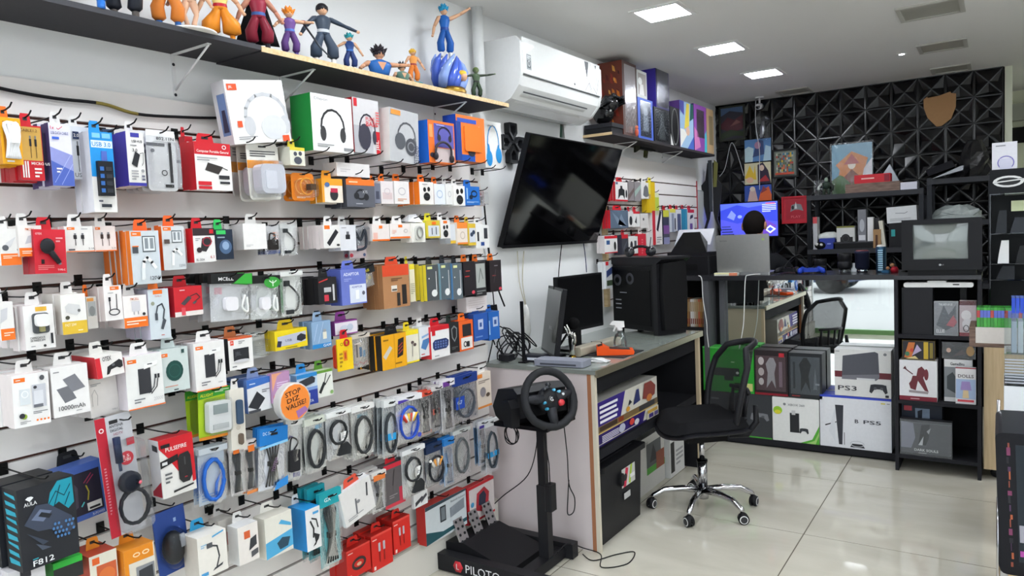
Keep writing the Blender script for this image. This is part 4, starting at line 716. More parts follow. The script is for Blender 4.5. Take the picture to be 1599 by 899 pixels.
S('white pouch with a purple tab and tied black cable', 'cable_bag', (692,713,592,676), 'e2dfe4', .12, '2a2a2e', 'dcdce0', d=.18, T=.02, n=2, shape='bundle', art=[('r',.1,.88,.6,.97,'6a3a8c')])
S('blue-topped pouch with a grey network cable', 'cable_bag', (711,748,584,657), '1e3a84', .2, '50545c', '9aa4ac', d=.18, T=.022, n=2, loops=4, gauge=.004, art=[('r',.04,.3,.4,.56,'2448a8'),('t',.1,.4,.08,'G7','d8e4f8',.2)])
B('white and orange lead pack at the end of the seventh row', 'cable_box', (745,767,581,636), 'e2d4c4', [('r',.05,.86,.4,.97,'e88a3a'),('n',.1,.7,.9,.8,2,'8a7c74'),('e',.4,.45,.2,.14,'8a8488'),('e',.74,.34,.14,.06,'5a4c40'),('r',0,0,1,.06,'e08a3c')], d=.16, T=.015, n=1, tab=WHT)
# ---- eighth row
S('white pouch with a black monitor cable, lower one', 'cable_bag', (631,667,698,774), 'e0e2e2', .1, '2c2e30', 'd8dcde', d=.18, T=.024, n=1, shape='vga', art=[('r',.5,.4,.78,.58,'f0f0ee'),('n',.56,.44,.72,.5,2,'88898c')])
S('dark blue pouch with orange and white plugs', 'cable_bag', (668,699,691,757), '1d2f50', .2, '2a2c32', '7a8290', d=.17, T=.024, n=2, loops=3, gauge=.004, plug=['e8e4dc','e8a04a','e8e4dc','e8a04a'])
S('slim blue pouch by the orange plugs', 'cable_bag', (696,712,683,760), '2a78c0', .14, '3a5a80', '8ab0d8', d=.18, T=.02, n=1, shape='bundle')
S('clear pouch with a hazy grey cable coil', 'cable_bag', (710,738,669,745), 'c8ccca', .08, '5c6062', 'b4babb', d=.17, T=.024, n=2, loops=5, gauge=.004)
S('blue-edged pouch at the end of the eighth row', 'cable_bag', (749,763,656,728), 'e0e2e8', .14, '4a5058', '8ab4dc', d=.15, T=.018, n=1, shape='bundle', art=[('r',.1,.84,.7,.9,'4a3a9c')])
S('blue-banded coil pouch nearest the desk', 'cable_bag', (761,781,654,738), 'e0e4e6', .12, '3c444c', 'c8d0d4', d=.16, T=.022, n=1, loops=4, gauge=.004, art=[('r',.05,.3,.95,.4,'2f9cd8')])
S('bag of blue network cable', 'cable_bag', (312,358,697,790), 'c4ccd4', .1, '2c66c0', 'bcc8d4', d=.19, T=.026, n=1, loops=6, gauge=.0045, roll=.03, ink=[('n',.1,.05,.6,.2,3,'8aa8d0')])
S('orange-marked pouch with two dark leads', 'cable_bag', (362,386,690,776), 'dcd4d0', .16, '33363a', 'd4d0d0', d=.18, T=.02, n=2, shape='bundle', art=[('r',.2,.8,.6,.9,'ee7a2c')])
S('orange-marked pouch left of the large blue pouch', 'cable_bag', (384,404,686,770), 'e0d6d0', .16, '4a4a4c', 'd8d0cc', d=.18, T=.02, n=2, shape='bundle', art=[('r',.3,.78,.8,.9,'ee7a2c'),('r',0,0,1,.06,'e08a4c')])
# ---- lower left
B('blue-framed mouse box with a barcode sticker', 'mouse_box', (94,167,724,812), '4a68b8', [('r',.03,.1,.93,.86,'2c2838'),('p',[(.2,.3),(.2,.66),(.34,.72),(.42,.6),(.38,.26),(.28,.22)],'4c4656'),('l',[(.6,.34),(.64,.48),(.6,.6)],.03,'b8a83a'),('l',[(.56,.66),(.74,.8)],.02,'a8385c'),('l',[(.62,.64),(.78,.76)],.02,'a8385c'),('r',.56,.14,.88,.28,'e6e4e0'),('r',.6,.16,.84,.2,'2a2a2a'),('t',.64,.03,.05,'X-POWER','d8e0f4',.28),('l',[(.44,.26),(.5,.32)],.03,'5ac4c8')], d=.12, T=.05, n=0, top='5a78c8', side='3a58a8', roll=-.07, tab='1c1c1e')
def aula_side(r, W, H):
    mb = MB()
    for k in range(9):
        z = H*(.08+.1*k); mb.add([(-W/2-.0006, .006, z), (-W/2-.0006, .05, z+H*.02*(k%3)), (-W/2-.0006, .054, z+H*.07), (-W/2-.0006, .01, z+H*.05)], [(0,1,2,3)], '22a0b8')
    mb.build('side_pattern', 'card', r)
AU = [('p',[(.48,.64),(.56,.86),(.7,.98),(.96,.98),(.97,.66),(.86,.6),(.7,.72)],'1e93a8'),('l',[(.52,.72),(.66,.86),(.8,.78),(.92,.9)],.015,'0c3440'),('l',[(.6,.66),(.74,.92)],.015,'0c3440'),('l',[(.8,.66),(.9,.8)],.015,'0c3440'),('p',[(.08,.56),(.3,.76),(.5,.74),(.9,.5),(.96,.34),(.8,.3),(.5,.42),(.3,.44)],'3e4658'),('p',[(.2,.6),(.36,.7),(.56,.64),(.4,.54)],'6a7690'),('p',[(.32,.62),(.38,.66),(.56,.6),(.5,.56)],'23262e'),('p',[(.1,.46),(.3,.36),(.46,.28),(.36,.26)],'3a4252'),('p',[(.24,.3),(.4,.24),(.5,.2),(.34,.2)],'4a5262')]+[('e',.56+.06*i+.03*(j%2),.3+.055*j,.022,.018,'4a7ab0') for i in range(6) for j in range(4) if (i+j) % 5]+[('t',.07,.79,.045,'AULA','e4e6e8',.22),('p',[(.1,.88),(.17,.84),(.24,.88),(.2,.9),(.14,.9)],'e4e6e8'),('t',.14,.05,.07,'F812','e8eaec',.36),('n',.14,.13,.3,.15,1,'2ab0c4')]
r, W, H = B('black and teal gaming mouse box at the left edge', 'mouse_box', (28,122,752,880), '25272d', AU, d=.24, T=.066, n=0, side='15161a', roll=.0, tab=None, yaw=.05, extra=aula_side)
c_ = copy_tree(r); c_.location.x -= .075; c_.location.y -= .012; tag(c_, 'second black and teal mouse box behind the front one', 'box')
def antenna(r, W, H, T):
    MB().cyl((-W*.1, T*.4, H*.62), (-W*.1, T*.4, H*.83), .009, '26304c').cyl((-W*.1,T*.4,H*.55),(-W*.1,T*.4,H*.62),.004,'3a4660').build('antenna', 'plastic', r)
    MB().tube(coil_pts(W*.12, H*.23, W*.42, H*.15, 6, y=T*.4, tail=False), .004, '23262e', 5).build('cable', 'rubber', r)
    MB().lathe([(.0,-.012),(.02,-.012),(.028,-.006),(.028,.006),(.02,.012),(0,.012)], (W*.08, T*.3, H*.44), '262a36', 16, axis=1).ball((W*.3, T*.1, H*.42), .006, 'e06a7a').build('magnet_base', 'plastic', r)
L('tall red and grey blister pack lettered ANTENA DIGITAL', 'antenna_pack', (178,234,646,838), 'c8c9cf', [('r',0,.0,.28,1,'c0283a'),('t',.36,.9,.022,'ANTENA','44464c',.4),('t',.38,.865,.022,'DIGITAL','44464c',.36),('t',.46,.83,.022,'HDTV','a86a7a',.26),('r',.78,.72,1,.78,'d03a4a'),('e',.72,.62,.2,.058,'cf3444'),('t',.6,.625,.025,'3.5','f0dcdc',.2),('t',.6,.595,.025,'DBI','f0dcdc',.22),('n',.06,.2,.12,.6,16,'d88a94'),('o',.13,.9,.07,.02,.03,'f0dcdc')], shell=(.2,.03,1.08,.78), d=.22, T=.04, n=0, gadget=antenna, roll=-.06)
def pulse_side(r, W, H):
    MB().add([(-W/2-.0006,.002,H*.3),(-W/2-.0006,.045,H*.1),(-W/2-.0006,.045,H*.03),(-W/2-.0006,.002,H*.03)],[(0,1,2,3)],'b02038').add([(-W/2-.0008,.03,H*.82),(-W/2-.0008,.006,H*.8),(-W/2-.0008,.006,H*.9),(-W/2-.0008,.03,H*.92)],[(0,1,2,3)],'3a3a3e').build('side_print', 'card', r)
B('red and white box lettered PULSEFIRE with a black mouse', 'mouse_box', (251,305,680,772), 'dedcd8', [('p',[(0,.94),(.0,1),(1,1),(1,.16),(.9,.14),(.88,.6),(.5,.4),(.3,.6)],'c8202a'),('p',[(0,1),(0,.86),(.3,.62),(.5,.8),(.5,1)],'c8202a'),('t',.18,.78,.07,'PULSEFIRE','f2e6e4',.62),('p',[(.0,.52),(.52,.6),(.52,.7),(.0,.64)],'1e1e20'),('r',.05,.57,.2,.62,'d8d8d8'),('p',[(.5,.26),(.5,.6),(.56,.68),(.82,.7),(.88,.62),(.9,.28),(.8,.18),(.6,.18)],'29282a'),('r',.68,.48,.72,.62,'4a4a4c'),('r',.66,.26,.74,.28,'a03038'),('n',.1,.24,.3,.44,3,'66686a'),('p',[(.3,.06),(.9,.1),(.9,.13),(.3,.1)],'2a2a2c'),('r',.04,.86,.3,.92,'1e1e20')], d=.2, T=.05, n=0, side='dcdadc', top='b01c28', extra=pulse_side, roll=-.02)
hp_o = B('blue pack with a black mouse in a clear shell', 'mouse_pack', (246,296,792,893), '2c4a94', [('r',.62,.78,.7,.84,'9ab4e0'),('n',.8,.1,.9,.5,6,'5a78c0')], d=.12, T=.006, n=0, cat='blister pack', extra=lambda r, W, H: (MB().ball((-W*.02,-.006,H*.4), (W*.34,.03,H*.27), '22252c', 14, 8).box(W*.06,W*.2,-.036,-.03,H*.42,H*.62,'a8acb4').build('mouse', 'plastic', r), MB().ball((-W*.02,-.006,H*.4), (W*.42,.04,H*.34), 'ffffff', 14, 8).build('shell', 'film', r)), roll=-.06)
def kit(lbl, nm, rect, **k): return B(lbl, nm, rect, **k)
B('white box with a desk phone holder drawn on it', 'holder_box', (309,355,832,898), 'e6e2da', [('l',[(.6,.14),(.72,.4),(.66,.66),(.46,.72)],.05,'3a3c40'),('p',[(.46,.1),(.8,.16),(.84,.22),(.54,.16)],'3a3c40'),('r',.3,.68,.5,.8,'55585c'),('n',.1,.72,.3,.82,2,'8ab8d4'),('p',[(.5,.9),(.9,.96),(.9,1),(.5,.94)],'4aa0d0'),('r',.06,.06,.3,.14,'4a98cc')], d=.21, T=.07, n=0, side='d4cec4', top='e8e4dc', tab='2f9cd0')
B('white box with an orange mark and dark gadget', 'holder_box', (372,404,818,878), 'e6e0da', [('r',.3,.64,.6,.84,'d8643a'),('p',[(.5,.3),(.9,.4),(.9,.66),(.6,.6)],'3a3c40'),('p',[(.6,.1),(.95,.16),(.95,.3),(.6,.26)],'55565a')], d=.2, T=.05, n=0, tab=WHT, side='dcdcdc')
B('plain grey-white box behind the phone holder boxes', 'holder_box', (342,372,808,860), 'dad6d0', [('r',.4,.2,.46,.6,'c04a4a')], d=.12, T=.05, n=0, tab=WHT)
B('white box with a pale blue band', 'holder_box', (414,457,802,866), 'e0ddd2', [('p',[(0,.0),(1,.1),(1,.52),(0,.4)],'52a8d4'),('p',[(.5,.76),(.96,.6),(.96,.68),(.6,.84)],'52a8d4'),('p',[(.4,.3),(.6,.4),(.9,.34),(.8,.14),(.5,.12)],'2c4a5c')], d=.2, T=.055, n=0, side='d0ccc0', tab='e4e2da')
B('blue-sided white box with a black clip holder', 'holder_box', (478,501,792,858), 'e2e2e2', [('r',.5,.84,.9,.9,'4a98cc'),('p',[(.4,.08),(.6,.1),(.5,.4),(.9,.3),(.8,.2)],'2a2c30'),('l',[(.3,.7),(.5,.5),(.46,.3)],.1,'2a2c30'),('l',[(.4,.76),(.7,.7),(.8,.5)],.08,'2a2c30')], d=.2, T=.085, n=0, side='1f86cc', top='2a90d4', tab='e4e4e4')
S('teal pouch with a tied black cable, front one', 'cable_bag', (503,538,765,888), '1c9aa4', .18, '2c3436', '5ab4bc', d=.2, T=.026, n=0, shape='bundle', gauge=.0045, art=[('t',.2,.88,.05,'GX','e0f4f4',.3),('n',.5,.92,.9,.95,1,'c0e4e8')])
S('teal pouch half hidden behind its neighbour', 'cable_bag', (484,512,758,876), '1a8c98', .18, '2c3436', '4aa4b0', d=.16, T=.026, n=1, shape='bundle', gauge=.0045)
B('white pouch-like pack of small black screws pictured', 'adapter_box', (538,587,752,808), 'dcdad8', [('l',[(.4,.2),(.44,.6)],.05,'6a6c70'),('l',[(.8,.5),(.86,.84)],.05,'3a3c40'),('n',.1,.1,.6,.2,2,SM),('e',.5,.5,.06,.05,'88898c')], d=.2, T=.018, n=2, tab='d4503a', side='e0e0e0', roll=-.2)
S('pouch of thin dark leads with an orange tag', 'cable_bag', (583,606,736,800), 'd8d4d0', .12, '4a4a50', 'ccccd0', d=.18, T=.02, n=3, shape='bundle', art=[('r',.1,.8,.9,.94,'e07a3a')])
B('dark grey and red box among the pouches', 'cable_box', (600,632,722,790), '5c5658', [('r',0,0,1,.08,'c83a48'),('r',0,.9,1,1,'c8283c'),('r',.7,.06,.94,.4,'c03448'),('l',[(.4,.5),(.5,.85)],.04,'3a3638'),('n',.2,.2,.6,.3,2,'8a8486')], d=.16, T=.02, n=1, tab=RED)
B('black and white leaflet box under the monitor cable', 'cable_box', (646,668,768,790), 'dcdcdc', [('p',[(.1,.1),(.7,.5),(.6,.7),(.1,.4)],'3a3a3e'),('p',[(.5,.2),(.95,.6),(.9,.8),(.5,.5)],'4a4a50')], d=.15, T=.015, n=0, hook=False)
for k, (a, b, t_, u_, lb) in enumerate(((541,579,852,898,'lowest red box with a dark braided cable ring'),(580,613,830,886,'middle red box with two silver plugs'),(614,641,808,860,'highest red box with two small plugs'))):
    B(lb, 'cable_box', (a,b,t_,u_), 'd02a22', [('r',.0,.94,1,1,'e04a40'),('n',.06,.84,.4,.9,1,'f0c0b8')]+([('o',.5,.42,.3,.22,.09,'3a2c2c'),('e',.5,.4,.1,.06,'e0b090')] if k == 0 else [('r',.32,.5,.42,.74,'b8b4bc'),('r',.54,.5,.64,.74,'b8b4bc'),('r',.35,.2,.39,.5,'7a2420'),('r',.57,.2,.61,.5,'7a2420')])+[('r',.06,.04,.16,.14,'f0d0c8')], d=.15, T=.03, n=2, side='b0201a', tab='d02a22')
B('long white box with a grey keyboard pictured', 'keyboard_box', (664,729,777,836), 'd2dade', [('p',[(0,0),(1,.1),(1,.2),(.4,.16),(0,.34)],'2c565e'),('p',[(0,.9),(1,.94),(1,1),(0,1)],'3a4a54'),('r',.34,.42,.48,.84,'2e3238'),('r',.36,.46,.46,.8,'7a8288'),('p',[(.58,.42),(.94,.5),(.94,.78),(.58,.68)],'8a929a'),('t',.6,.8,.07,'Bluetooth Keyboard','66707a',.36)], d=.10, T=.05, n=0, side='c8322e', cat='box')
B('red-edged white box with a red console pictured', 'keyboard_box', (730,772,752,810), 'e0d6d4', [('r',0,0,.06,1,RED),('r',0,0,1,.06,RED),('r',0,.92,1,1,RED),('p',[(.28,.3),(.34,.74),(.62,.84),(.8,.64),(.74,.24),(.5,.2)],'b8303c'),('p',[(.38,.4),(.42,.68),(.6,.74),(.68,.6),(.64,.36)],'2f3448'),('e',.16,.5,.06,.07,'4a9ccc'),('e',.14,.2,.06,.07,'d8c83a')], d=.09, T=.03, n=0, side=RED)
# ---- bottom left corner
B('green-topped dark box at the bottom left', 'accessory_box', (83,130,872,905), '2c2e2e', [('r',0,.7,1,1,'34b040')], d=.2, T=.05, n=1, tab='34b040', side='2c9a38', top='3cc048')
B('white box with a big orange window', 'accessory_box', (140,184,862,915), 'dcd8c8', [('r',.24,.0,.96,.66,'c8603a'),('e',.6,.3,.3,.24,'d8743c'),('r',.1,.72,.36,.92,'e0642c')], d=.2, T=.05, n=1, tab='e08a2c', side='c04a34')
B('orange and white box with a grey mouse window', 'mouse_box', (194,243,852,915), 'd8d2c4', [('r',0,.64,.96,1,'e08a24'),('r',0,0,.14,1,'e08a24'),('r',.36,0,.96,.5,'8a8c90'),('p',[(.42,0),(.44,.4),(.9,.44),(.92,0)],'3a3c40'),('o',.4,.82,.12,.06,.04,'f8d8a8'),('o',.7,.82,.12,.06,.04,'f8d8a8')], d=.21, T=.06, n=0, tab='e08a24', side='e8922c')
B('stack of white boxes at the bottom left corner', 'accessory_box', (14,72,884,925), 'dcdade', [('r',.3,.6,.6,.9,'3a3a40')], d=.21, T=.024, n=3, tab=WHT, side='d4d0d4')
# ================================================================ upper shelf on the left wall
SZ = 2.005
def bracket(y, z, depth, drop, label):
    t = empty('shelf_bracket', (0, y, z), HALF)
    MB().box(-.006, .006, -.003, 0, -drop, 0, 'e8e8e8').build('wall_plate', 'plastic', t)
    MB().box(-.006, .006, -depth, 0, -.003, 0, 'e8e8e8').build('arm', 'plastic', t)
    MB().tube([(0, -depth+.004, -.004), (0, -.004, -drop+.02)], .0032, 'ececec', 6).build('brace', 'plastic', t)
    m = MB()
    for q in (-.03, -drop+.006): m.lathe([(0,-.005),(.004,-.004),(.005,-.003)], (0, 0, q), '33343a', 8, axis=1)
    m.each('screw', 'metal', t)
    return tag(t, label, 'bracket', 'white triangular shelf brackets')
sA = MB().box(0, .225, -.38, 1.44, 1.992, 2.006, '47474b', front='38383b').build('wall_shelf', 'matte'); tag(sA, 'long dark grey wall shelf at the upper left', 'shelf')
sB = empty('wall_shelf', (0, 0, 0)); MB().box(0, .222, 1.442, 2.76, 1.988, 2.004, '3c3a3e').build('board', 'matte', sB); MB().box(.222, .2245, 1.442, 2.76, 1.988, 2.004, 'd2b482').box(.0,.2245,2.76,2.7625,1.988,2.004,'d2b482').build('edge_band', 'pine', sB)
tag(sB, 'wall shelf with pale wood edge under the air conditioner', 'shelf')
bracket(1.295, 1.9915, .185, .125, 'white triangular bracket under the dark grey shelf')
bracket(1.69, 1.9875, .17, .11, 'white triangular bracket behind the tall white headphone box')
bracket(2.511, 1.9875, .175, .11, 'white triangular bracket above the orange headphone boxes')
pts = [on(x, y, 0, .032) for x, y in ((-30,131),(30,144),(90,154),(160,162),(215,178),(290,183),(345,184),(362,182))]
c_ = MB().tube(bez(pts, 6), .0045, '17171a', 6).build('wall_cable', 'rubber'); MB().tube(bez(pts, 6)[17:25], .0048, '8a7a3c', 6).build('yellow_stripe', 'rubber', c_)
cord_end = MB().tube(bez([on(x, y, 0, .035) for x, y in ((756,318),(760,360),(768,420),(778,452),(788,478))], 6), .004, '17171a', 6).build('wall_cable', 'rubber'); tag(cord_end, 'black cord running down the end of the slatwall', 'cord')
tag(c_, 'black cord sagging along the top of the slatwall', 'cord')
# ---- figurines: plain generic toy people
def figurine(label, px, py, h=None, ptop=None, d=.185, skin='d8a988', hair='2a2626', top='2c4a8c', legs='2c4a8c', boots='3a3a44', belt='8a2c34', ra=(.35,.1,-.75), la=(.35,.15,-.7), spread=.1, baggy=1.0, rz=.6, mane=1.0, bust=False, sleeve=None, base=None, cape=None, z=None, lean=0, nohair=False):
    p = on(px, py, 0, d); zz = z if z is not None else SZ
    if h is None: h = on(px, ptop, 0, d).z-zz
    t = empty('figurine', (d, p.y, zz+(.006 if base else 0)), HALF-rz if False else HALF)
    t.rotation_euler = (0, lean, HALF-rz); t.scale = (1.22, 1.22, 1)
    m = MB(); S_ = h
    hz = .86; hr = .078 if not bust else .15
    if not bust:
        for s_ in (-1, 1):
            fx = s_*(spread*.9)*S_; kx = s_*(.055+spread*.45)*S_
            m.loft([(fx, -.012*S_, .0, .03*S_, .05*S_), (fx, -.008*S_, .03*S_, .032*S_, .045*S_), (fx, 0, .10*S_, .032*S_, .032*S_)], boots, 10)
            b = baggy
            m.loft([(fx, 0, .095*S_, .036*S_, .036*S_), (fx*.98, 0, .13*S_, .058*b*S_, .055*b*S_), (kx, -.01*S_, .27*S_, .056*b*S_, .055*b*S_), (s_*.05*S_, 0, .43*S_, .058*S_, .062*S_), (s_*.03*S_, 0, .50*S_, .05*S_, .055*S_)], legs, 12)
        m.loft([(0, 0, .46*S_, .085*S_, .06*S_), (0, 0, .50*S_, .088*S_, .062*S_), (0, 0, .525*S_, .085*S_, .06*S_), (0, 0, .55*S_, .08*S_, .056*S_), (0, 0, .68*S_, .11*S_, .065*S_), (0, 0, .745*S_, .10*S_, .055*S_), (0, 0, .775*S_, .045*S_, .035*S_)], [legs, belt, belt, top, top, top], 14)
        m.loft([(0, 0, .76*S_, .03*S_, .03*S_), (0, 0, .82*S_, .028*S_, .03*S_)], skin, 8)
        sh = .72
    else:
        m.loft([(0, 0, 0, .22*S_, .14*S_), (0, 0, .12*S_, .26*S_, .17*S_), (0, 0, .36*S_, .33*S_, .17*S_), (0, 0, .46*S_, .28*S_, .14*S_), (0, 0, .52*S_, .1*S_, .09*S_)], top, 14)
        m.loft([(0, 0, .5*S_, .075*S_, .075*S_), (0, 0, .6*S_, .07*S_, .07*S_)], skin, 10)
        m.add([(-.12*S_,-.165*S_,.42*S_),(.12*S_,-.165*S_,.42*S_),(0,-.18*S_,.16*S_)], [(0,1,2)], skin)
        sh = .40; hz = .70
    for s_, a in ((-1, ra), (1, la)):
        k = 1 if not bust else 2.0
        s0 = Vector((s_*(.115 if not bust else .30)*S_, 0, sh*S_)); q = Vector((s_*abs(a[0]), -a[1], a[2]))*S_*(.42 if not bust else .5)
        e = s0+q*.5+Vector((s_*.02*S_, .02*S_, 0)); w_ = s0+q
        m.tube([s0+Vector((-s_*.03*S_,0,.01*S_)), s0, (s0+e)/2, e], [.034*S_*k, .04*S_*k, .036*S_*k, .028*S_*k], sleeve or skin, 8)
        m.tube([e, (e*2+w_)/3, w_], [.028*S_*k, .03*S_*k, .021*S_*k], sleeve or skin, 8)
        m.ball(tuple(w_+q.normalized()*.02*S_), .026*S_*k, skin, 8, 6)
    m.ball((0, 0, hz*S_), (hr*.86*S_, hr*.95*S_, hr*1.08*S_), skin, 12, 9)
    for s_ in (-1, 1):
        m.ball((s_*hr*.36*S_, -hr*.88*S_, (hz+.005)*S_), (hr*.13*S_, hr*.06*S_, hr*.1*S_), '1c1a1a', 6, 4)
        m.ball((s_*hr*.85*S_, 0, (hz-.005)*S_), (hr*.12*S_, hr*.16*S_, hr*.22*S_), skin, 6, 4)
    m.ball((0, -hr*.96*S_, (hz-.02)*S_), hr*.12*S_, skin, 6, 4)
    m.build('body', 'plastic', t)
    if not nohair:
        hm = MB().ball((0, hr*.12*S_, (hz+.02)*S_), (hr*1.06*S_, hr*1.08*S_, hr*1.2*S_), hair, 14, 7, 0, .62)
        for k in range(13):
            ring = 0 if k < 8 else 1; a = 2*math.pi*k/8+.2 if not ring else 2*math.pi*(k-8)/5; r0 = hr*(.62 if not ring else .25)*S_
            b0 = Vector((r0*math.cos(a), r0*math.sin(a)*.9+hr*.12*S_, (hz+hr*(.35 if not ring else .75))*S_)); o_ = .85 if not ring else .3
            tip = b0+Vector((math.cos(a)*o_, math.sin(a)*o_+.15, .8)).normalized()*hr*(.95 if not ring else 1.05)*mane*S_
            hm.tube([b0, b0*.55+tip*.45, tip], [hr*.5*S_, hr*.36*S_, hr*.05*S_], hair, 7)
        hm.build('hair', 'plastic', t)
    if cape:
        n = 7; V = []
        for j in range(6):
            v = j/5
            for i in range(n):
                u = i/(n-1)-.5; V.append((u*(.2+.34*v)*S_, (.06+.10*v+.02*math.cos(i*2.2))*S_, (.74-.62*v)*S_))
        F = [(j*n+i, j*n+i+1, j*n+n+i+1, j*n+n+i) for j in range(5) for i in range(n-1)]
        V2 = [(x, y+.012*S_, z_) for x, y, z_ in V]; N_ = len(V)
        m2 = MB().add(V+V2, F+[tuple(q+N_ for q in f) for f in F]+[(i, i+1, N_+i+1, N_+i) for i in range(5*n, 6*n-1)], cape, True); m2.build('cape', 'fabric', t)
    if base: MB().lathe([(0,-.006),(base[0],-.006),(base[0]*1.02,-.003),(base[0],0),(0,0)], (0,0,0), base[1], 20).build('base', 'plastic', t)
    return tag(t, label, 'figurine', 'toy figurines on the upper shelf')
figurine('figurine cut off by the top edge, bright blue boots astride', 116, 12, h=.24, legs='2f6ab8', boots='2f6ab8', top='c86a2c', spread=.22, rz=.5)
figurine('figurine cut off at the top with baggy black trousers', 196, 30, h=.22, legs='2a2c33', boots='55504c', top='3a3a42', hair='c8a83c', rz=.5, baggy=1.15)
figurine('figurine in orange trousers and blue boots', 264, 42, h=.21, legs='d07a34', boots='2f5a94', top='d07a34', baggy=1.2, rz=.5, hair='2a2626')
figurine('slim figurine in a checked grey skirt on a white disc', 299, 52, h=.17, legs='d9b094', boots='3a3c42', top='4a4c52', belt='55565c', baggy=.55, rz=.5, spread=.05, base=(.055,'e6e4de'), hair='6a4a30')
figurine('stout figurine in orange trousers with a red sash', 347, 62, h=.19, legs='d8862a', boots='d8862a', top='e2c87a', belt='b02430', baggy=1.9, spread=.14, rz=.5, hair='2a2626')
figurine('figurine in dark red trousers with a black cape', 407, 76, h=.2, legs='7c2434', boots='2c2a30', top='8c2a3c', belt='3a5a94', baggy=1.3, cape='26262a', rz=.5, skin='b8806a')
figurine('small figurine in purple with orange hair', 455, 88, ptop=12, legs='5c3f78', boots='4a3a74', top='6a4a88', belt='4a6ab0', hair='e0832c', baggy=1.1, rz=.4, mane=1.3, ra=(.3,.0,-.3), la=(.5,.4,-.1))
t = figurine('tall figurine in a dark slate robe holding a sword', 508, 101, ptop=4, legs='3f4a5a', boots='d8d4cc', top='3a4452', belt='b8bcc0', sleeve='3a4452', hair='1c1a1e', baggy=1.35, spread=.13, rz=.4, mane=.6, ra=(.5,.2,-.7), la=(.8,.1,-.35))
MB().tube([(-.062,-.02,.12),(-.03,-.05,.04),(-.002,-.06,.0)], [.003,.003,.0015], '4a4e54', 6).lathe([(0,-.003),(.01,-.003),(.01,.003),(0,.003)], (-.063,-.019,.122), 'a83038', 10).build('sword', 'metal', t)
figurine('small figurine in navy with teal hair', 548, 108, ptop=52, legs='2c3c6c', boots='e0e0dc', top='2f4a84', belt='3a6ab0', hair='2c8c94', baggy=1.15, rz=.4, ra=(.6,.0,-.5), mane=1.2)
figurine('blue-clad toy bust with dark hair', 594, 122, ptop=70, top='2a62a8', hair='221c22', bust=True, rz=.4, mane=1.3, skin='d09a78', la=(.7,.6,-.1), ra=(.5,.2,-.4))
figurine('tiny dark-haired toy bust beside the orange one', 629, 131, ptop=97, top='5a7a6c', hair='1c2026', bust=True, rz=.3, mane=1.5)
figurine('small golden figurine on a teal stand', 647, 131, ptop=78, legs='d87a34', boots='c86a2c', top='d8924a', hair='d8a83a', baggy=1.1, rz=.3, base=(.028,'4a8c94'), mane=.8)
# large diorama
p = on(702, 146, 0, .12); t = empty('figurine_diorama', (.12, p.y, SZ), HALF)
MB().lathe([(0,0),(.075,0),(.078,.006),(.070,.016),(.073,.022),(.066,.036),(0,.036)], (0,0,0), ['8a6a2c','a8853a','6a4a24','b8963f','8a6a2c','5a5044'], 20).build('base', 'metal', t)
sw = MB()
for k in range(11):
    a = 2*math.pi*k/11; r0 = .05+.012*math.sin(k*2.3)
    P_ = [(r0*math.cos(a+q*.9)*(1+.5*math.sin(q*2.2)), r0*math.sin(a+q*.9)*.75, .036+.108*q) for q in (0,.35,.7,1.0,1.25)]
    sw.tube(P_, [.02,.022,.018,.012,.003], '4a66c4' if k % 3 else '8aa4e0', 6)
sw.build('swirl', 'gloss', t)
f_ = figurine('x', 690, 84, h=on(690, 4, 0, .12).z-on(690, 88, 0, .12).z, d=.12, legs='2358a4', boots='e0e2e0', top='2764b4', belt='2a4a94', hair='2c9ccc', baggy=1.25, rz=.5, la=(.9,.1,.5), ra=(.35,.1,-.8), z=on(690, 88, 0, .12).z)
for ch in list(f_.children):
    ch.matrix_parent_inverse = Matrix(); ch.parent = t
    ch.matrix_local = Matrix.Translation((-.012, 0, f_.location.z-SZ)) @ Matrix.Rotation(-.5, 4, 'Z'); ch.name = 'figure_'+ch.name.split('.')[0]
bpy.data.objects.remove(f_)
MB().ball((.035,-.05,.085), (.018,.018,.02), 'd8a988', 10, 7).ball((.035,-.045,.097), (.022,.02,.016), 'e0b83a', 10, 6).build('second_head', 'plastic', t)
tag(t, 'large diorama of a blue-clad toy figure on a blue swirl', 'figurine')
figurine('dark green armoured figurine with a long thin rifle', 745, 152, ptop=104, legs='3a4a38', boots='2a2c2a', top='4a5c44', belt='2a2c2a', hair='55663a', sleeve='3a4438', skin='6a7458', baggy=1.0, rz=.5, la=(.8,.3,.1), ra=(.5,.3,-.2), mane=.5)
# ================================================================ air conditioner, pipe, ornament
p = (0, 3.275, 2.03); t = empty('air_conditioner', p, HALF); hw = .41
prof = [(0,.0),(-.09,-.012),(-.165,.02),(-.212,.075),(-.226,.13),(-.226,.27),(-.205,.295),(0,.30)]
MB().prism([(a, b) for a, b in prof], -hw+.02, hw-.02, 'e6e7e6', axis=0).build('body', 'gloss', t)
for s_ in (-1, 1):
    MB().prism([(a*1.02, b*1.005) for a, b in prof], s_*hw-(.02 if s_ > 0 else 0), s_*hw+(.02 if s_ < 0 else 0), 'dcdddc', axis=0).build('end_cap', 'plastic', t)
MB().box(-hw+.021, hw-.021, -.232, -.2262, .128, .292, 'eceeed').build('front_panel', 'gloss', t)
MB().box(-hw+.02, hw-.02, -.2275, -.2268, .121, .126, '4a4c4e').build('panel_gap', 'matte', t)
MB().add([(-hw*.86,-.1999,.048),(hw*.7,-.1999,.048),(hw*.7,-.2035,.054),(-hw*.86,-.2035,.054)], [(0,1,2,3)], '55575a').add([(-hw*.86,-.19,.045),(hw*.7,-.19,.045),(hw*.7,-.1465,.009),(-hw*.86,-.1465,.009)], [(0,1,2,3)], 'e0e1e0').build('louvre', 'plastic', t)
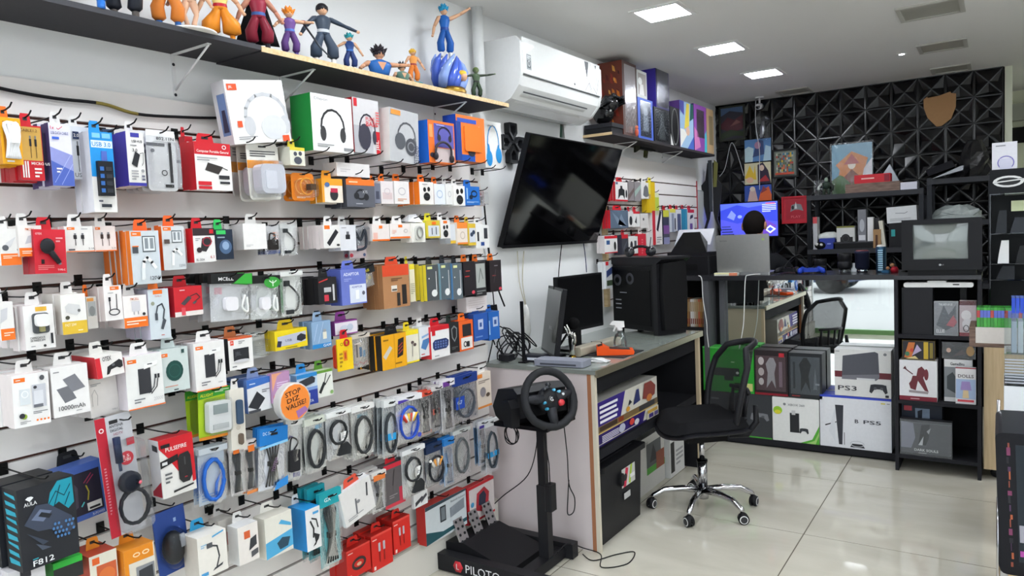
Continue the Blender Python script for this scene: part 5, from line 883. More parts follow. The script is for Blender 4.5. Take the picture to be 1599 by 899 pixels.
MB().art(.04, .07, [('r',0,0,1,1,'9aa0a2'),('r',.12,.1,.88,.6,'5a6064'),('o',.5,.4,.26,.2,.1,'c8ccce'),('n',.1,.7,.9,.92,2,'e0e4e6')], y=-.2324, x0=-hw+.05, z0=.15).build('energy_sticker', 'card', t)
MB().lathe([(0,-.0006),(.0065,-.0006),(.0065,.0002)], (.10,-.2324,.15), '77797c', 12, axis=1).text('LG', .11, .145, .01, '77797c', -.2327).build('logo', 'plastic', t)
MB().art(.76, .16, [('p',[(.78,.98),(.84,.98),(.83,.62),(.81,.4)],'55585a'),('l',[(.82,.5),(.88,.1)],.003,'3a3c3e'),('l',[(.86,.98),(.9,.5)],.003,'6a6c6e'),('l',[(.78,.02),(.84,.3),(.87,.02)],.003,'3a3c3e'),('l',[(.9,.2),(.95,.02),(.985,.5)],.003,'3a3c3e'),('l',[(.92,.96),(.96,.6),(.94,.3)],.003,'8a8c8e'),('p',[(.93,.94),(.95,.96),(.945,.8)],'4a4c4e')], y=-.2324, x0=-.38, z0=.130).build('sketch_decal', 'card', t)
tag(t, 'white split air conditioner high on the left wall', 'air conditioner')
o = MB().cyl((.045, 2.66, 2.0), (.045, 2.66, CEIL), .026, 'dfe1e1', n=16).build('drain_pipe', 'plastic', loc=(0,.14,.005)); tag(o, 'white vertical pipe beside the air conditioner', 'pipe')
t = empty('wall_ornament', (0, 3.085, 1.877), HALF)
def dpad_arm(k):
    a = k*HALF; R_ = lambda x, z: (x*math.cos(a)-z*math.sin(a), x*math.sin(a)+z*math.cos(a))
    out = [(-.032,.1),(.032,.1),(.036,.094),(.036,.05),(.0,.012),(-.036,.05),(-.036,.094)]; inn = [(-.019,.085),(.019,.085),(.021,.083),(.021,.055),(.0,.033),(-.021,.055),(-.021,.083)]
    V = []; n = 7
    for y in (-.032, 0):
        for P_ in (out, inn):
            for x, z in P_: X, Z = R_(x, z); V.append((X, y if P_ is out or y == 0 else y+.002, Z))
    F = []
    for i in range(n):
        j = (i+1) % n; F += [(i, j, n+j, n+i), (2*n+i, 2*n+j, 3*n+j, 3*n+i), (i, j, 2*n+j, 2*n+i), (n+i, n+j, 3*n+j, 3*n+i)]
    return MB().add(V, F, '26272a')
for k in range(4): dpad_arm(k).build('arm', 'plastic', t)
tag(t, 'black hollow direction-pad ornament on the wall', 'wall ornament')
# ================================================================ wall television
t = empty('television', (.05, 3.415, 1.355), rot=(math.atan2(.19,.53), 0, HALF)); W, H = 1.0, .563
MB().rbox(-W/2, W/2, .002, .03, 0, H, '141416', r=.006).build('housing', 'plastic', t)
MB().box(-W/2+.006, W/2-.006, .0, .0018, .016, H-.005, '040405').build('screen', 'gloss', t)
MB().box(-W/2, W/2, -.002, .0016, 0, .013, '17171a').build('lower_bezel', 'plastic', t)
MB().box(-.2, .2, .03, .055, .1, .42, '1a1a1c').build('rear_cover', 'plastic', t)
MB().box(-.49, -.45, .0305, .038, -.004, .05, '1b1b1d').build('corner_foot', 'plastic', t)
tag(t, 'large black television tilted down from the left wall', 'television')
MB_ = MB().box(0, .012, 3.28, 3.42, 1.50, 1.78, '1c1c1e').tube([(.012,3.35,1.6),(.085,3.40,1.58)], .012, '1c1c1e', 8).build('wall_mount', 'metal'); tag(MB_, 'black wall mount behind the television', 'mount')
for i, (pts, lb, col) in enumerate(((((808,392),(811,440),(820,478),(818,500)), 'pale cord hanging below the television, left one', 'c9c2ae'), (((818,392),(816,440),(822,480)), 'pale cord hanging below the television, right one', 'c4bda8'), (((877,382),(873,420),(872,440)), 'black cable from the television to the monitor', '1a1a1c'), (((911,378),(914,400),(916,425)), 'blue cable hanging below the television', '2a3458'))):
    o = MB().tube(bez([on(x, y, 0, .02) for x, y in pts], 5), .0028, col, 5).build('hanging_cord', 'rubber'); tag(o, lb, 'cord')
o = MB().loft([(0,0,-.11,.012,.008),(.004,0,-.06,.026,.013),(-.004,0,0,.03,.014),(0,0,.05,.022,.012),(0,0,.075,.008,.006)], 'd9d8d2', 10).build('cable_bag', 'foil', loc=on(821, 498, 0, .02)); tag(o, 'crumpled white plastic bag hanging on the wall by the cables', 'bag')
o = MB().prism([(-.03,0),(.03,0),(.012,.11),(-.012,.11)], 0, .02, '2c5c4a').build('wall_pennant', 'plastic', loc=(.0, on(878,212,0,0).y, 1.955), rz=HALF); tag(o, 'small green peg showing above the television', 'peg')
# ================================================================ second slatwall
def B2(label, name, rect, c=WHT, art=(), d=.10, T=.018, n=2, **k): return B(label, name, rect, c, art, d=d, T=T, n=n, **k)
B2('white and red box with a black jacket shape', 'adapter_box', (961,980,284,314), 'e6e2e0', [('r',0,0,1,.08,RED),('p',[(.2,.1),(.25,.6),(.4,.66),(.4,.8),(.56,.8),(.56,.66),(.74,.6),(.74,.1),(.6,.3),(.4,.3)],'26282a'),('e',.88,.4,.07,.22,'26282a'),('r',.02,.86,.2,.97,'5a6a8a')], tab=RED, side=RED)
B2('grey pack with a brown diagonal', 'adapter_box', (981,990,284,313), '8a8486', [('p',[(0,0),(1,.5),(1,.7),(0,.3)],'6a5a58')])
B2('grey and teal pack on the second slatwall', 'adapter_box', (991,1001,284,314), '8c8688', [('p',[(0,.2),(1,.7),(1,.9),(0,.5)],'9ab0a8')])
B2('white pack with a grey suit shape', 'adapter_box', (1001,1016,285,310), 'e2e0de', [('p',[(.2,.2),(.3,.7),(.5,.86),(.7,.7),(.8,.2),(.6,.1),(.4,.1)],'6a6c70')], tab=WHT)
B2('tall plain yellow hanging pack', 'adapter_box', (1013,1023,284,332), 'd8b41c', [('r',0,.6,.3,1,'e8d84a')], tab='e8d81c')
B2('small lime and white pack', 'adapter_box', (1023,1029,301,336), 'd8dcb0', [('r',0,.2,1,.8,'b8c84a')], n=1)
B2('wide slate-blue pack with a red top', 'adapter_box', (953,981,328,356), '5a6a7c', [('p',[(.1,.9),(.4,.2),(.6,.8),(.9,.1)],'7a8a9c'),('n',.5,.1,.7,.18,1,'c8d4e0')], tab=RED, side=RED)
B2('narrow black and white pack by the slate-blue one', 'adapter_box', (981,989,330,354), 'd8d6d4', [('e',.5,.4,.3,.3,'2a2c2e')], tab=RED)
B2('white pack with black earbud shapes', 'adapter_box', (989,999,330,354), 'e2e0de', [('p',[(.2,.3),(.5,.7),(.5,.2)],'26282a'),('r',0,.85,1,1,RED)], tab=RED)
B2('plain pale pack in the middle of the second slatwall', 'adapter_box', (1000,1012,333,356), 'd4d0cc', [('e',.4,.6,.1,.1,'4a4a4c')])
B2('red-edged white pack with a black pen', 'pen_box', (1019,1034,329,382), 'e4dedc', [('r',0,0,.3,1,'c02a34'),('l',[(.5,.45),(.85,.95)],.2,'26262a'),('n',.4,.05,.9,.25,3,SM)], tab=RED, T=.015)
B2('pack with yellow and purple bands', 'phone_case_box', (1036,1045,328,381), '3a3c4a', [('r',0,.8,1,1,'c8c83a'),('r',0,.3,1,.55,'7a4a8c'),('r',0,0,1,.2,'8a8ab0')], tab=RED, n=1)
B2('pack with a grey and yellow sleeve', 'phone_case_box', (1046,1055,326,362), 'c8ccd4', [('r',0,.84,1,1,'d8d04a'),('r',.3,.0,.7,.8,'8a92a0'),('r',.8,.1,1,.6,'2a2c34')], tab=RED, n=1)
B2('pack with a navy sleeve', 'phone_case_box', (1056,1064,327,360), 'dcdce0', [('r',.2,.0,.9,.8,'4a5470')], tab=RED, n=1)
B2('bright teal hanging pack on the second slatwall', 'phone_case_box', (1065,1073,326,360), '2a86a8', [('r',.6,.0,1,1,'3a96b8')], tab=RED, n=1)
B2('white pack with a purple mark and red top', 'phone_case_box', (1074,1084,327,358), 'e0dcdc', [('r',0,.84,1,1,RED),('p',[(.3,.5),(.8,.6),(.8,.75),(.4,.7)],'2c2c34'),('r',.3,.0,.7,.3,'6a4a8c')], tab=RED, n=1)
B2('white pack with a red cap and slim black stick', 'adapter_box', (944,964,368,395), 'e4e2e0', [('r',0,.84,1,1,RED),('r',0,0,1,.06,RED),('r',.14,.5,.4,.74,'3a5a8c'),('e',.8,.4,.09,.26,'2a2c2a')], side='d4cccc')
B2('dark pack with a red top beside it', 'adapter_box', (971,981,366,397), '3c3e46', [('r',0,.8,1,1,RED),('p',[(.2,.1),(.8,.6),(.8,.7),(.2,.3)],'5a5c66')], side='3a3a48', tab=RED)
B2('white pack with two black shapes', 'adapter_box', (982,996,369,396), 'e0dedc', [('e',.3,.5,.14,.24,'2c2c30'),('r',.6,.3,.84,.75,'55565c')])
B2('plain red pack behind the headset', 'adapter_box', (997,1009,365,400), 'c8283a', [('n',.4,.1,.6,.8,6,'e07a80')], side=RED, tab=WHT)
B2('white pack with a thin black pen', 'adapter_box', (1010,1018,363,390), 'dcd8d6', [('l',[(.5,.1),(.8,.7)],.16,'26262a')])
B2('white pack with a blue slab at the lower row', 'adapter_box', (946,957,408,450), 'd8dadc', [('p',[(.1,.4),(.9,.55),(.9,.8),(.1,.65)],'3a4a7c'),('r',0,.86,.4,1,RED),('r',.1,.1,.9,.3,'4a5a44')])
# ================================================================ second shelf with boxed collectables
ZS2 = 1.992
t = empty('wall_shelf', (0,0,0)); MB().box(0, .19, 3.885, 5.72, ZS2-.016, ZS2, '3a3739').build('board', 'matte', t); MB().box(0, .19, 3.882, 3.8848, ZS2-.016, ZS2, 'c9a874').build('edge_band', 'pine', t)
tag(t, 'dark wall shelf of boxed collectables near the corner', 'shelf')
bracket(4.30, ZS2-.0165, .16, .09, 'white triangular bracket above the television corner')
bracket(5.10, ZS2-.0165, .16, .09, 'white triangular bracket under the middle of the corner shelf')
def CB(label, xl, xr, zt, zb, c, art, side, d=.185, depth=.16, top=None, win=None, z0=None):
    """boxed collectable: front towards the room"""
    a = on(xl, 200, 0, d).y; b = on(xr, 200, 0, d).y; W = b-a; z0 = ZS2 if z0 is None else z0
    xm = (xl+xr)/2; H = on(xm, zt, 0, d).z-z0
    r = empty('collectable_box', (d, (a+b)/2, z0), HALF)
    MB().box(-W/2, W/2, 0, depth, 0, H, c, side=side, top=top or side).build('carton', 'card', r)
    if art: MB().art(W, H, art).build('printed_front', 'card', r)
    if win: MB().box((win[0]-.5)*W, (win[2]-.5)*W, -.003, -.0022, win[1]*H, win[3]*H, 'ffffff').build('window', 'film', r)
    tag(r, label, 'box', 'boxed collectables on the corner shelf'); return r, W, H
r, W, H = CB('tall brown-red illustrated box touching the ceiling', 974, 996, 99, 0, '55403c', [('r',.14,.04,.9,.96,'a89c98')], '6a3428', depth=.16, win=(.14,.04,.9,.96))
sd = MB()
for k in range(26):
    y0, z_ = random.uniform(.01,.13), random.uniform(.02,H-.06); s_ = random.uniform(.015,.04)
    sd.add([(-W/2-.0006-.00004*k, y0, z_), (-W/2-.0006-.00004*k, y0+s_*.6, z_+s_*.3), (-W/2-.0006-.00004*k, min(y0+s_*.7,.155), z_+s_*1.4), (-W/2-.0006-.00004*k, y0+s_*.2, z_+s_)], [(0,1,2,3)], random.choice(['c8742c','8a3428','3a1c1a','d89a4a','5a2420','b0482c']))
sd.build('side_picture', 'card', r)
r, W, H = CB('blue-framed window box with a pale figure', 997, 1020, 155, 0, '4a66c0', [('r',.14,.06,.86,.94,'4a505c'),('e',.5,.7,.16,.12,'c4ccd4'),('p',[(.3,.2),(.35,.6),(.65,.6),(.7,.2)],'9aa4b0')], '3a54a8', win=(.14,.06,.86,.94), depth=.14)
CB('grey-white window box on top of the blue-framed one', 997, 1012, 112, 0, 'c4c6c4', [('r',.1,.1,.9,.9,'9a9490'),('e',.3,.6,.2,.14,'dcdcda'),('p',[(.2,.1),(.3,.5),(.6,.5),(.7,.1)],'d4d2d0')], 'b8bab8', z0=ZS2+H+.001, depth=.14)
r, W, H = CB('dark window box under the purple box', 1022, 1046, 170, 0, '26272b', [('r',.1,.1,.9,.92,'34383c'),('p',[(.3,.1),(.4,.8),(.6,.85),(.7,.1)],'6a7072'),('l',[(.2,.2),(.5,.6),(.8,.3)],.05,'8a9092')], '1c1d20', win=(.08,.06,.92,.94), depth=.15)
r2, W2, H2 = CB('glossy purple box stacked near the ceiling', 1026, 1046, 107, 0, '4c4878', [('r',.06,.04,.94,.96,'3a3848'),('p',[(.2,.2),(.5,.8),(.8,.3)],'55506c')], '4438a0', z0=ZS2+H+.001, depth=.17, win=(.06,.04,.94,.96))
CB('black and white oval-fronted box', 1047, 1061, 168, 0, '1e1e20', [('p',[(0,0),(.3,.0),(0,.3)],'d8d8d6'),('e',.5,.5,.36,.46,'0f0f11'),('o',.5,.5,.38,.48,.05,'8a8c8c')], '1a1a1c', depth=.13)
CB('bright box with yellow and sky blue abstract print', 1062, 1083, 160, 0, '9ab8d4', [('p',[(.3,.4),(.5,.98),(.7,.98),(.66,.5)],'d8c24a'),('p',[(0,0),(.5,.3),(.3,.4),(0,.4)],'e4e2dc'),('p',[(.5,0),(1,0),(1,.3)],'4a66b8'),('p',[(.7,.6),(1,.7),(1,1),(.8,1)],'2c5c54'),('e',.55,.38,.14,.1,'d8b09a'),('p',[(0,.8),(.3,.7),(.3,1),(0,1)],'4a4a9c')], '6a4a94', depth=.12)
CB('magenta and violet box with a dark window', 1084, 1103, 165, 0, '8a4ca0', [('r',.2,.3,.8,.9,'5a4a58'),('p',[(0,0),(.5,.1),(.3,.4),(0,.5)],'c87ab0'),('p',[(.8,0),(1,0),(1,.5),(.85,.4)],'4ac0d0')], '5a3a8c', win=(.2,.3,.8,.9), depth=.12)
CB('plain tan carton at the end of the corner shelf', 1104, 1114, 171, 0, 'bfa078', [('r',.3,.2,.9,.85,'8a7a5c')], 'c4a67c', depth=.14)
# dark toy bust on a console on the shelf
t = empty('game_console', (.10, 3.965, ZS2), HALF); MB().box(-.078, .078, -.085, .09, 0, .028, '212225').build('body', 'plastic', t); MB().box(-.078, .078, -.09, .09, .031, .055, '2a2b2f').build('upper_body', 'plastic', t); MB().box(-.074, .074, -.082, .088, .028, .031, '0c0c0d').build('seam', 'plastic', t)
tag(t, 'flat black games console on the corner shelf', 'console')
m = MB().ball((0,0,.075), (.055,.075,.072), '131315', 14, 9).ball((.0,-.05,.115), (.05,.06,.05), '18181a', 12, 8)
for k in range(9):
    a = k/8*math.pi; m.tube([(.05*math.cos(a),-.02-.02*(k%2),.10+.03*math.sin(a)),(.075*math.cos(a),-.075-.02*(k%3),.12+.04*math.sin(a)),(.06*math.cos(a),-.12,.115+.03*math.sin(a))], [.016,.012,.004], '202124', 6)
m.ball((-.03,-.085,.07), .007, 'c8c8c8', 6, 4)
o = m.build('toy_mask', 'gloss', loc=(.10, 3.965, ZS2+.0555), rz=HALF-.3); tag(o, 'dark spiny toy helmet sitting on the flat console', 'toy')
o = MB().ball((0,0,.025), (.012,.014,.025), 'c8604a', 10, 7).ball((0,0,.055), .011, 'd87a5c', 8, 6).build('small_toy', 'plastic', loc=(.205, 4.2, ZS2)); tag(o, 'tiny red-orange toy in front of the tall illustrated box', 'toy')
# toy blades hanging near the corner
t = empty('toy_weapon', (.085, 5.95, 1.95), 0)
for s_, c in ((-1,'202124'),(1,'26272a')):
    MB().prism([(s_*.012,.0),(s_*.03,.0),(s_*.05,-.14),(s_*.085,-.18),(s_*.075,-.3),(s_*.045,-.46),(s_*.075,-.56),(s_*.06,-.56),(s_*.022,-.46),(s_*.012,-.4)], -.012, 0, c).build('blade', 'plastic', t)
MB().prism([(.03,.02),(.06,-.01),(.045,-.2),(.018,-.2)], -.02, -.0125, '6a6a3c').prism([(-.02,.02),(.012,.02),(.01,-.4),(-.015,-.4)], -.026, -.021, '3c4046').build('grip', 'plastic', t)
tag(t, 'crossed dark toy blades hung on the wall near the corner', 'toy')
t = empty('toy_rifle', (.10, 4.62, 1.945), HALF); MB().box(-.15, .06, -.012, .012, 0, .018, '1c1d1c').cyl((.06,0,.01),(.17,0,.012),.005,'1c1d1c',n=8).build('barrel', 'plastic', t); MB().prism([(-.06,0),(-.02,0),(-.04,-.05),(-.07,-.045)], -.008, .008, '3a3c24').prism([(-.15,0),(-.22,-.025),(-.22,.02),(-.15,.018)], -.008, .008, '26281c').build('stock', 'plastic', t)
tag(t, 'small dark toy rifle hanging under the corner shelf', 'toy')
# ================================================================ work desk
t = empty('work_desk', (0, 0, 0))
ep = MB().box(0, .555, 2.787, 2.804, 0, .796, 'cfc4c4').build('end_panel', 'wall', t)
MB().box(.555, .574, 2.786, 2.805, 0, .796, 'a36e50').build('worn_edge', 'matte', ep)
MB().box(.574, .592, 2.786, 2.806, 0, .798, 'cfc6b4').build('edge_band', 'wall', ep)
MB().box(.05, .572, 4.110, 4.125, 0, .796, 'c3b8a0').build('far_panel', 'wall', t); MB().box(.05, .571, 4.104, 4.1098, 0, .795, '1d1d20').build('inner_lining', 'matte', t); MB().box(.02, .555, 2.8042, 2.8058, 0, .79, '1d1d20').build('inner_lining', 'matte', t)
MB().box(.572, .592, 4.100, 4.128, 0, .798, 'cbb899').build('edge_band', 'wall', t)
MB().box(0, .6, 2.780, 4.13, .7965, .815, '7d827c', top='8a918a').build('desktop', 'gloss', t)
MB().box(.6, .612, 2.780, 4.13, .785, .8155, 'b9b39a').build('front_trim', 'metal', t)
MB().box(.02, .57, 2.806, 4.103, .398, .44, '242428').build('shelf_board', 'matte', t)
MB().box(.0, .018, 2.806, 4.103, 0, .79, '1d1d20').build('back_panel', 'matte', t)
MB().box(.52, .57, 2.806, 4.103, .70, .79, '1d1d20').build('apron', 'matte', t)
tag(t, 'long work desk with a pinkish end panel and black inside', 'desk')
# toy box, storage box, cartons in the desk
t = empty('toy_box', (.55, 3.22, .441), HALF); W, H = .70, .205
MB().box(-W/2, W/2, 0, .26, 0, H, 'd6d2c6', top='c4c2ba').build('carton', 'card', t)
MB().art(W, H, [('p',[(0,.06),(.62,.06),(.72,.0),(.78,.30),(0,.30)],'32246a'),('r',0,0,1,.04,'2c2060'),('p',[(0,.46),(.36,.46),(.44,1),(0,1)],'3a2a80'),('r',0,.31,1,.46,'7a6444'),('r',.04,.34,.3,.44,'3c2c20'),('r',.32,.34,.4,.44,'8a3c24'),('r',.66,.33,.94,.45,'3a3a3c'),('r',.0,.29,1,.32,'c8ac6a'),('p',[(.56,.56),(.62,.9),(.66,.9),(.68,.6)],'2c3468'),('p',[(.48,.6),(.5,.74),(.54,.66)],'2a2c34'),('p',[(.72,.6),(.76,.96),(.88,.96),(.96,.8),(.94,.58),(.84,.52)],'8a3c34'),('e',.84,.56,.05,.09,'d8823c'),('e',.47,.54,.03,.06,'e0a03c'),('p',[(.78,.02),(.8,.26),(1,.26),(1,.02)],'e4dcc4'),('r',.8,.16,.98,.24,'d8a83c'),('r',.82,.04,.9,.14,'4a3a84'),('r',.92,.04,.99,.14,'5a4a90'),('e',.36,.18,.05,.1,'b8bcd0'),('e',.52,.2,.04,.08,'c8443c'),('e',.6,.14,.04,.07,'d8d8e0')]+[('r',.03,.86-.11*k,.3-.02*(k%2),.92-.11*k,'e8e6f0') for k in range(4)]+[('n',.05,.07,.3,.25,5,'d8d4e8')]).build('printed_front', 'card', t)
tag(t, 'wide purple and cream toy box on the desk shelf', 'box')
t = empty('storage_box', (.565, 3.065, 0), HALF)
V = []
MB().add([(-.2,0,.002),(.21,0,.002),(.21,.40,.002),(-.2,.40,.002),(-.225,-.005,.34),(.23,-.005,.34),(.23,.42,.34),(-.225,.42,.34)], [(0,1,5,4),(1,2,6,5),(2,3,7,6),(3,0,4,7),(3,2,1,0)], '1c1c1f').build('bin', 'plastic', t)
MB().rbox(-.24, .245, -.03, .43, .341, .366, '18181b', r=.02, axis=2).rbox(-.2,.2,.02,.38,.3661,.374,'1d1d20',r=.03,axis=2).build('lid', 'plastic', t)
st = MB().art(.15, .09, [('r',0,0,1,1,'c8c8c4'),('p',[(.1,.0),(.3,.0),(.5,.9),(.3,1)],'c8304c'),('p',[(.5,.1),(.62,0),(.8,1),(.66,1)],'a8c83a'),('e',.25,.5,.12,.2,'2a2a2c'),('r',.6,.3,.95,.5,'e8e8e8')], y=-.0065, x0=.0, z0=.2).art(.07,.03,[('r',0,0,1,1,'c4c4c4')], y=-.0065, x0=.02, z0=.14)
st.build('stickers', 'card', t)
MB().rbox(-.03, .0, -.02, -.006, .22, .28, '202022', r=.012).build('latch', 'plastic', t)
tag(t, 'black lidded storage bin with bright stickers under the desk', 'storage bin')
t = empty('console_box', (.47, 3.66, 0), HALF); W, H = .36, .30
MB().box(-W/2, W/2, 0, .30, 0, H, 'c9c7c2').build('carton', 'card', t)
MB().art(W, H, [('r',.3,.42,.86,.86,'55585a'),('p',[(.42,.5),(.56,.82),(.72,.5)],'2c3034'),('r',.3,.3,1,.42,'4a9a34'),('r',.66,.3,.98,.62,'8a4a34'),('t',.06,.86,.05,'XBOX ONE','77787a',.3)]).build('printed_front', 'card', t)
tag(t, 'grey console carton with a green band under the desk', 'box')
t = empty('small_carton', (.50, 3.96, 0), HALF); MB().box(-.11, .11, 0, .2, 0, .25, 'd8d8d6').build('carton', 'card', t); MB().art(.22, .25, [('r',.04,.1,.3,.8,'26282a'),('n',.4,.2,.9,.6,4,SM)]).build('printed_front', 'card', t)
tag(t, 'small white carton by the far leg of the desk', 'box')
# ---- things on the desk
DZ = .8158
def place(o, x, y, z=DZ, rz=0): o.location = (x, y, z); o.rotation_euler = (0, 0, rz); return o
t = empty('computer_tower', (.285, 3.925, DZ), -.42); hw, D, H = .20, .215, .445
MB().box(-hw, hw-.05, 0.004, D, .02, H-.02, '19191b').build('chassis', 'plastic', t)
MB().box(-hw, hw-.05, -.002, .0036, .03, H-.055, '0a0a0c').build('side_frame', 'plastic', t); MB().box(-hw+.01, hw-.07, -.0045, -.0022, .05, H-.075, '050506').build('glass_panel', 'lcd', t)
m = MB()
for cx, cz in ((-.15,.31),(-.04,.32)): m.lathe([(.018,0),(.034,0),(.036,.004)], (cx,-.006,cz), '3c3d42', 16, axis=1)
for k in range(3): m.box(-.17,-.12,-.006,-.005,.14+.025*k,.146+.025*k,'8a8c90')
m.box(-.13,-.07,-.006,-.005,.235,.239,'9a9ca0').build('inner_fans', 'plastic', t)
MB().prism([(-.004,.0),(-.004,.43),(.03,.445),(.19,.445),(.215,.43),(.215,0)], hw-.05, hw-.015, '1d1d20', axis=0).build('front_column', 'plastic', t)
MB().prism([(.02,.03),(.01,.25),(.02,.41),(.19,.42),(.2,.25),(.19,.03)], hw-.015, hw+.02, '141416', axis=0).build('front_grille', 'plastic', t)
MB().prism([(-hw-.005,H-.04),(hw-.02,H-.04),(hw+.03,H-.012),(hw+.03,H),(-hw,H)], -.006, D+.006, '202023', axis=1).build('top_cover', 'plastic', t)
m = MB()
for x in (-hw+.03, hw-.05):
    for y in (.03, D-.03): m.box(x-.015, x+.015, y-.012, y+.012, 0, .02, '121213')
m.each('foot', 'rubber', t)
tag(t, 'black computer tower with a glass side on the desk', 'computer tower')
t = empty('headset', (.30, 3.98, DZ+H+.001), .3)
MB().tube([(.075*math.cos(a), .01, .006+.055*math.sin(a)) for a in [math.pi*k/14 for k in range(15)]], .008, '1a1a1c', 8).build('headband', 'plastic', t)
for s_ in (-1, 1): MB().lathe([(0,-.014),(.026,-.014),(.03,-.006),(.03,.008),(.02,.014),(0,.014)], (s_*.062, -.012, .031), '26262a', 14, axis=1).build('ear_cup', 'gloss', t)
tag(t, 'black headset lying on top of the computer tower', 'headset')
t = empty('monitor', (.262, 3.30, DZ), HALF-.11); W, H = .405, .285
MB().rbox(-W/2, W/2, 0, .022, .10, .10+H, '17171a', r=.004).build('housing', 'plastic', t)
MB().box(-W/2+.01, W/2-.01, -.002, -.0004, .115, .10+H-.008, '060608').build('screen', 'lcd', t)
MB().box(-.025, .025, .023, .04, .01, .25, '151517').build('stand_neck', 'plastic', t)
MB().rbox(-.11, .11, -.05, .10, 0, .012, '151517', r=.04, axis=2).build('stand_foot', 'plastic', t)
tag(t, 'black desktop monitor standing left of the computer tower', 'monitor')
t = empty('spare_monitor', (.20, 3.05, DZ+.012), rot=(-.16, 0, 2.32-math.pi)); W, H = .32, .33
MB().rbox(-W/2, W/2, 0, .022, 0, H, '1b1b1e', r=.004).build('housing', 'plastic', t)
MB().box(-W/2+.01, W/2-.01, -.002, -.0004, .012, H-.012, '0a0a0c').build('screen', 'gloss', t)
MB().text('BENQ', -.02, .12, .02, 'b8b8b8', -.003).build('maker_name', 'plastic', t)
tag(t, 'spare dark monitor seen almost edge-on by the wall', 'monitor')
t = empty('soundbar', (.395, 3.255, DZ), HALF-.06); MB().rbox(-.20, .20, 0, .06, 0.004, .048, 'a39c8c', r=.01, axis=0).build('cabinet', 'plastic', t); MB().box(-.003, .003, -.001, .061, .004, .049, '2a2a2c').build('centre_seam', 'plastic', t); MB().box(-.18,.18,.01,.05,0,.004,'1a1a1a').build('feet','rubber',t)
tag(t, 'beige two-part soundbar under the desktop monitor', 'speaker')
t = empty('microphone', (.24, 3.075, DZ)); MB().lathe([(0,0),(.045,0),(.045,.01),(.01,.014),(.009,.03)], (0,0,0), '1c1c1e', 18).build('stand', 'metal', t); MB().cyl((0,0,.03), (.06,.05,.14), .006, '1a1a1c', n=8).build('arm', 'metal', t); MB().ball((.068,.056,.155), .030, '121213', 14, 10).build('windscreen', 'fabric', t)
tag(t, 'black microphone with a round foam windscreen', 'microphone')
# shiny hand sculpture
t = empty('hand_sculpture', (.355, 3.022, DZ), rz=-.5); m = MB()
m.loft([(0,0,0,.020,.020),(0,0,.012,.019,.019)], 'b89c3c', 12); MB_b = m.build('base', 'chrome', t)
m = MB().loft([(0,0,.012,.017,.015),(0,0,.045,.015,.013),(0,0,.06,.02,.013),(0,0,.085,.026,.014),(.0,0,.105,.025,.013)], 'd0cfc8', 12)
for k, (x, l, tx) in enumerate(((-.019,.055,-.012),(-.007,.066,-.004),(.006,.03,.004),(.018,.026,.01))):
    m.tube([(x,0,.098),(x+tx*.4,-.004,.098+l*.4),(x+tx,-.012,.098+l*.75),(x+tx*1.2,-.022,.098+l)], [.0075,.007,.0065,.005], 'd4d3cd', 8)
m.tube([(.02,0,.075),(.04,-.008,.09),(.046,-.012,.115),(.044,-.014,.128)], [.009,.008,.007,.005], 'd4d3cd', 8)
m.build('hand', 'chrome', t)
tag(t, 'shiny silver hand sculpture on a gold base', 'sculpture')
t = empty('spray_bottle', (.475, 3.30, DZ)); MB().lathe([(0,.001),(.031,.001),(.034,.01),(.034,.05),(.026,.075),(.012,.09),(.012,.1)], (0,0,0), 'ffffff', 18).build('bottle', 'acrylic', t)
MB().cyl((0,0,.1),(0,0,.116),.014,'f0f0f0',n=12).prism([(-.05,.128),(-.035,.146),(.02,.146),(.022,.116),(-.012,.116),(-.02,.126)], -.011, .011, 'f2f2f2').prism([(-.022,.126),(-.014,.12),(-.03,.092),(-.036,.096)], -.005, .005, 'e6e6e6').build('trigger_head', 'plastic', t)
tag(t, 'clear spray bottle with a white trigger', 'spray bottle')
t = empty('card_terminal', (.50, 3.19, DZ), .5); MB().prism([(-.09,.0),(-.09,.04),(-.06,.048),(-.03,.03),(.085,.022),(.09,.014),(.085,.0)], -.04, .04, 'e5531c').build('body', 'plastic', t); MB().add([(-.028,-.03,.0305),(.07,-.03,.0242),(.07,.03,.0242),(-.028,.03,.0305)], [(0,1,2,3)], '2a2a2c').add([(-.085,-.028,.0425),(-.062,-.028,.0485),(-.062,.028,.0485),(-.085,.028,.0425)],[(0,1,2,3)],'2c2020').build('keypad', 'rubber', t)
tag(t, 'bright orange handheld terminal lying on the desk', 'terminal')
o = MB().box(-.18, .14, -.11, .13, 0, .004, '2e2e30').build('desk_mat', 'rubber', loc=(.44, 3.22, .8152)); o.location.z = .8152; tag(o, 'dark worn mat under the orange terminal', 'mat')
t.location.z += .0045
for n_ in ('spray_bottle', ): bpy.data.objects[n_].location.z += .0045
t = empty('router_box', (.40, 2.845, DZ), .06); MB().rbox(-.125, .125, -.045, .05, .002, .03, '8d909c', r=.012, axis=2).build('body', 'plastic', t); MB().box(-.09,.09,-.0465,-.0452,.008,.016,'4a4c54').build('vents','plastic',t); MB().box(-.11,.11,-.04,.04,0,.002,'202020').build('feet','rubber',t)
tag(t, 'flat grey device at the near end of the desk', 'device')
t = empty('power_brick', (.225, 2.90, DZ), .1); MB().rbox(-.055, .055, -.03, .03, 0, .034, '2b2c33', r=.006).build('body', 'plastic', t); MB().box(-.03,.03,-.0312,-.0302,.01,.022,'d0d4da').build('sticker','card',t)
tag(t, 'dark power brick with a white sticker on the desk', 'power adapter')
t = empty('earphone_cable', (.50, 2.99, DZ+.004)); m = MB()
for k in range(5): m.tube(bez([(-.06+.01*k,.03-.012*k,0),(0,.045-.02*k,.004*k),(.06,.02-.01*k,0),(.03,-.03+.008*k,.003*k),(-.05,-.02+.01*k,0)],5), .003, 'e4e4e4', 5)
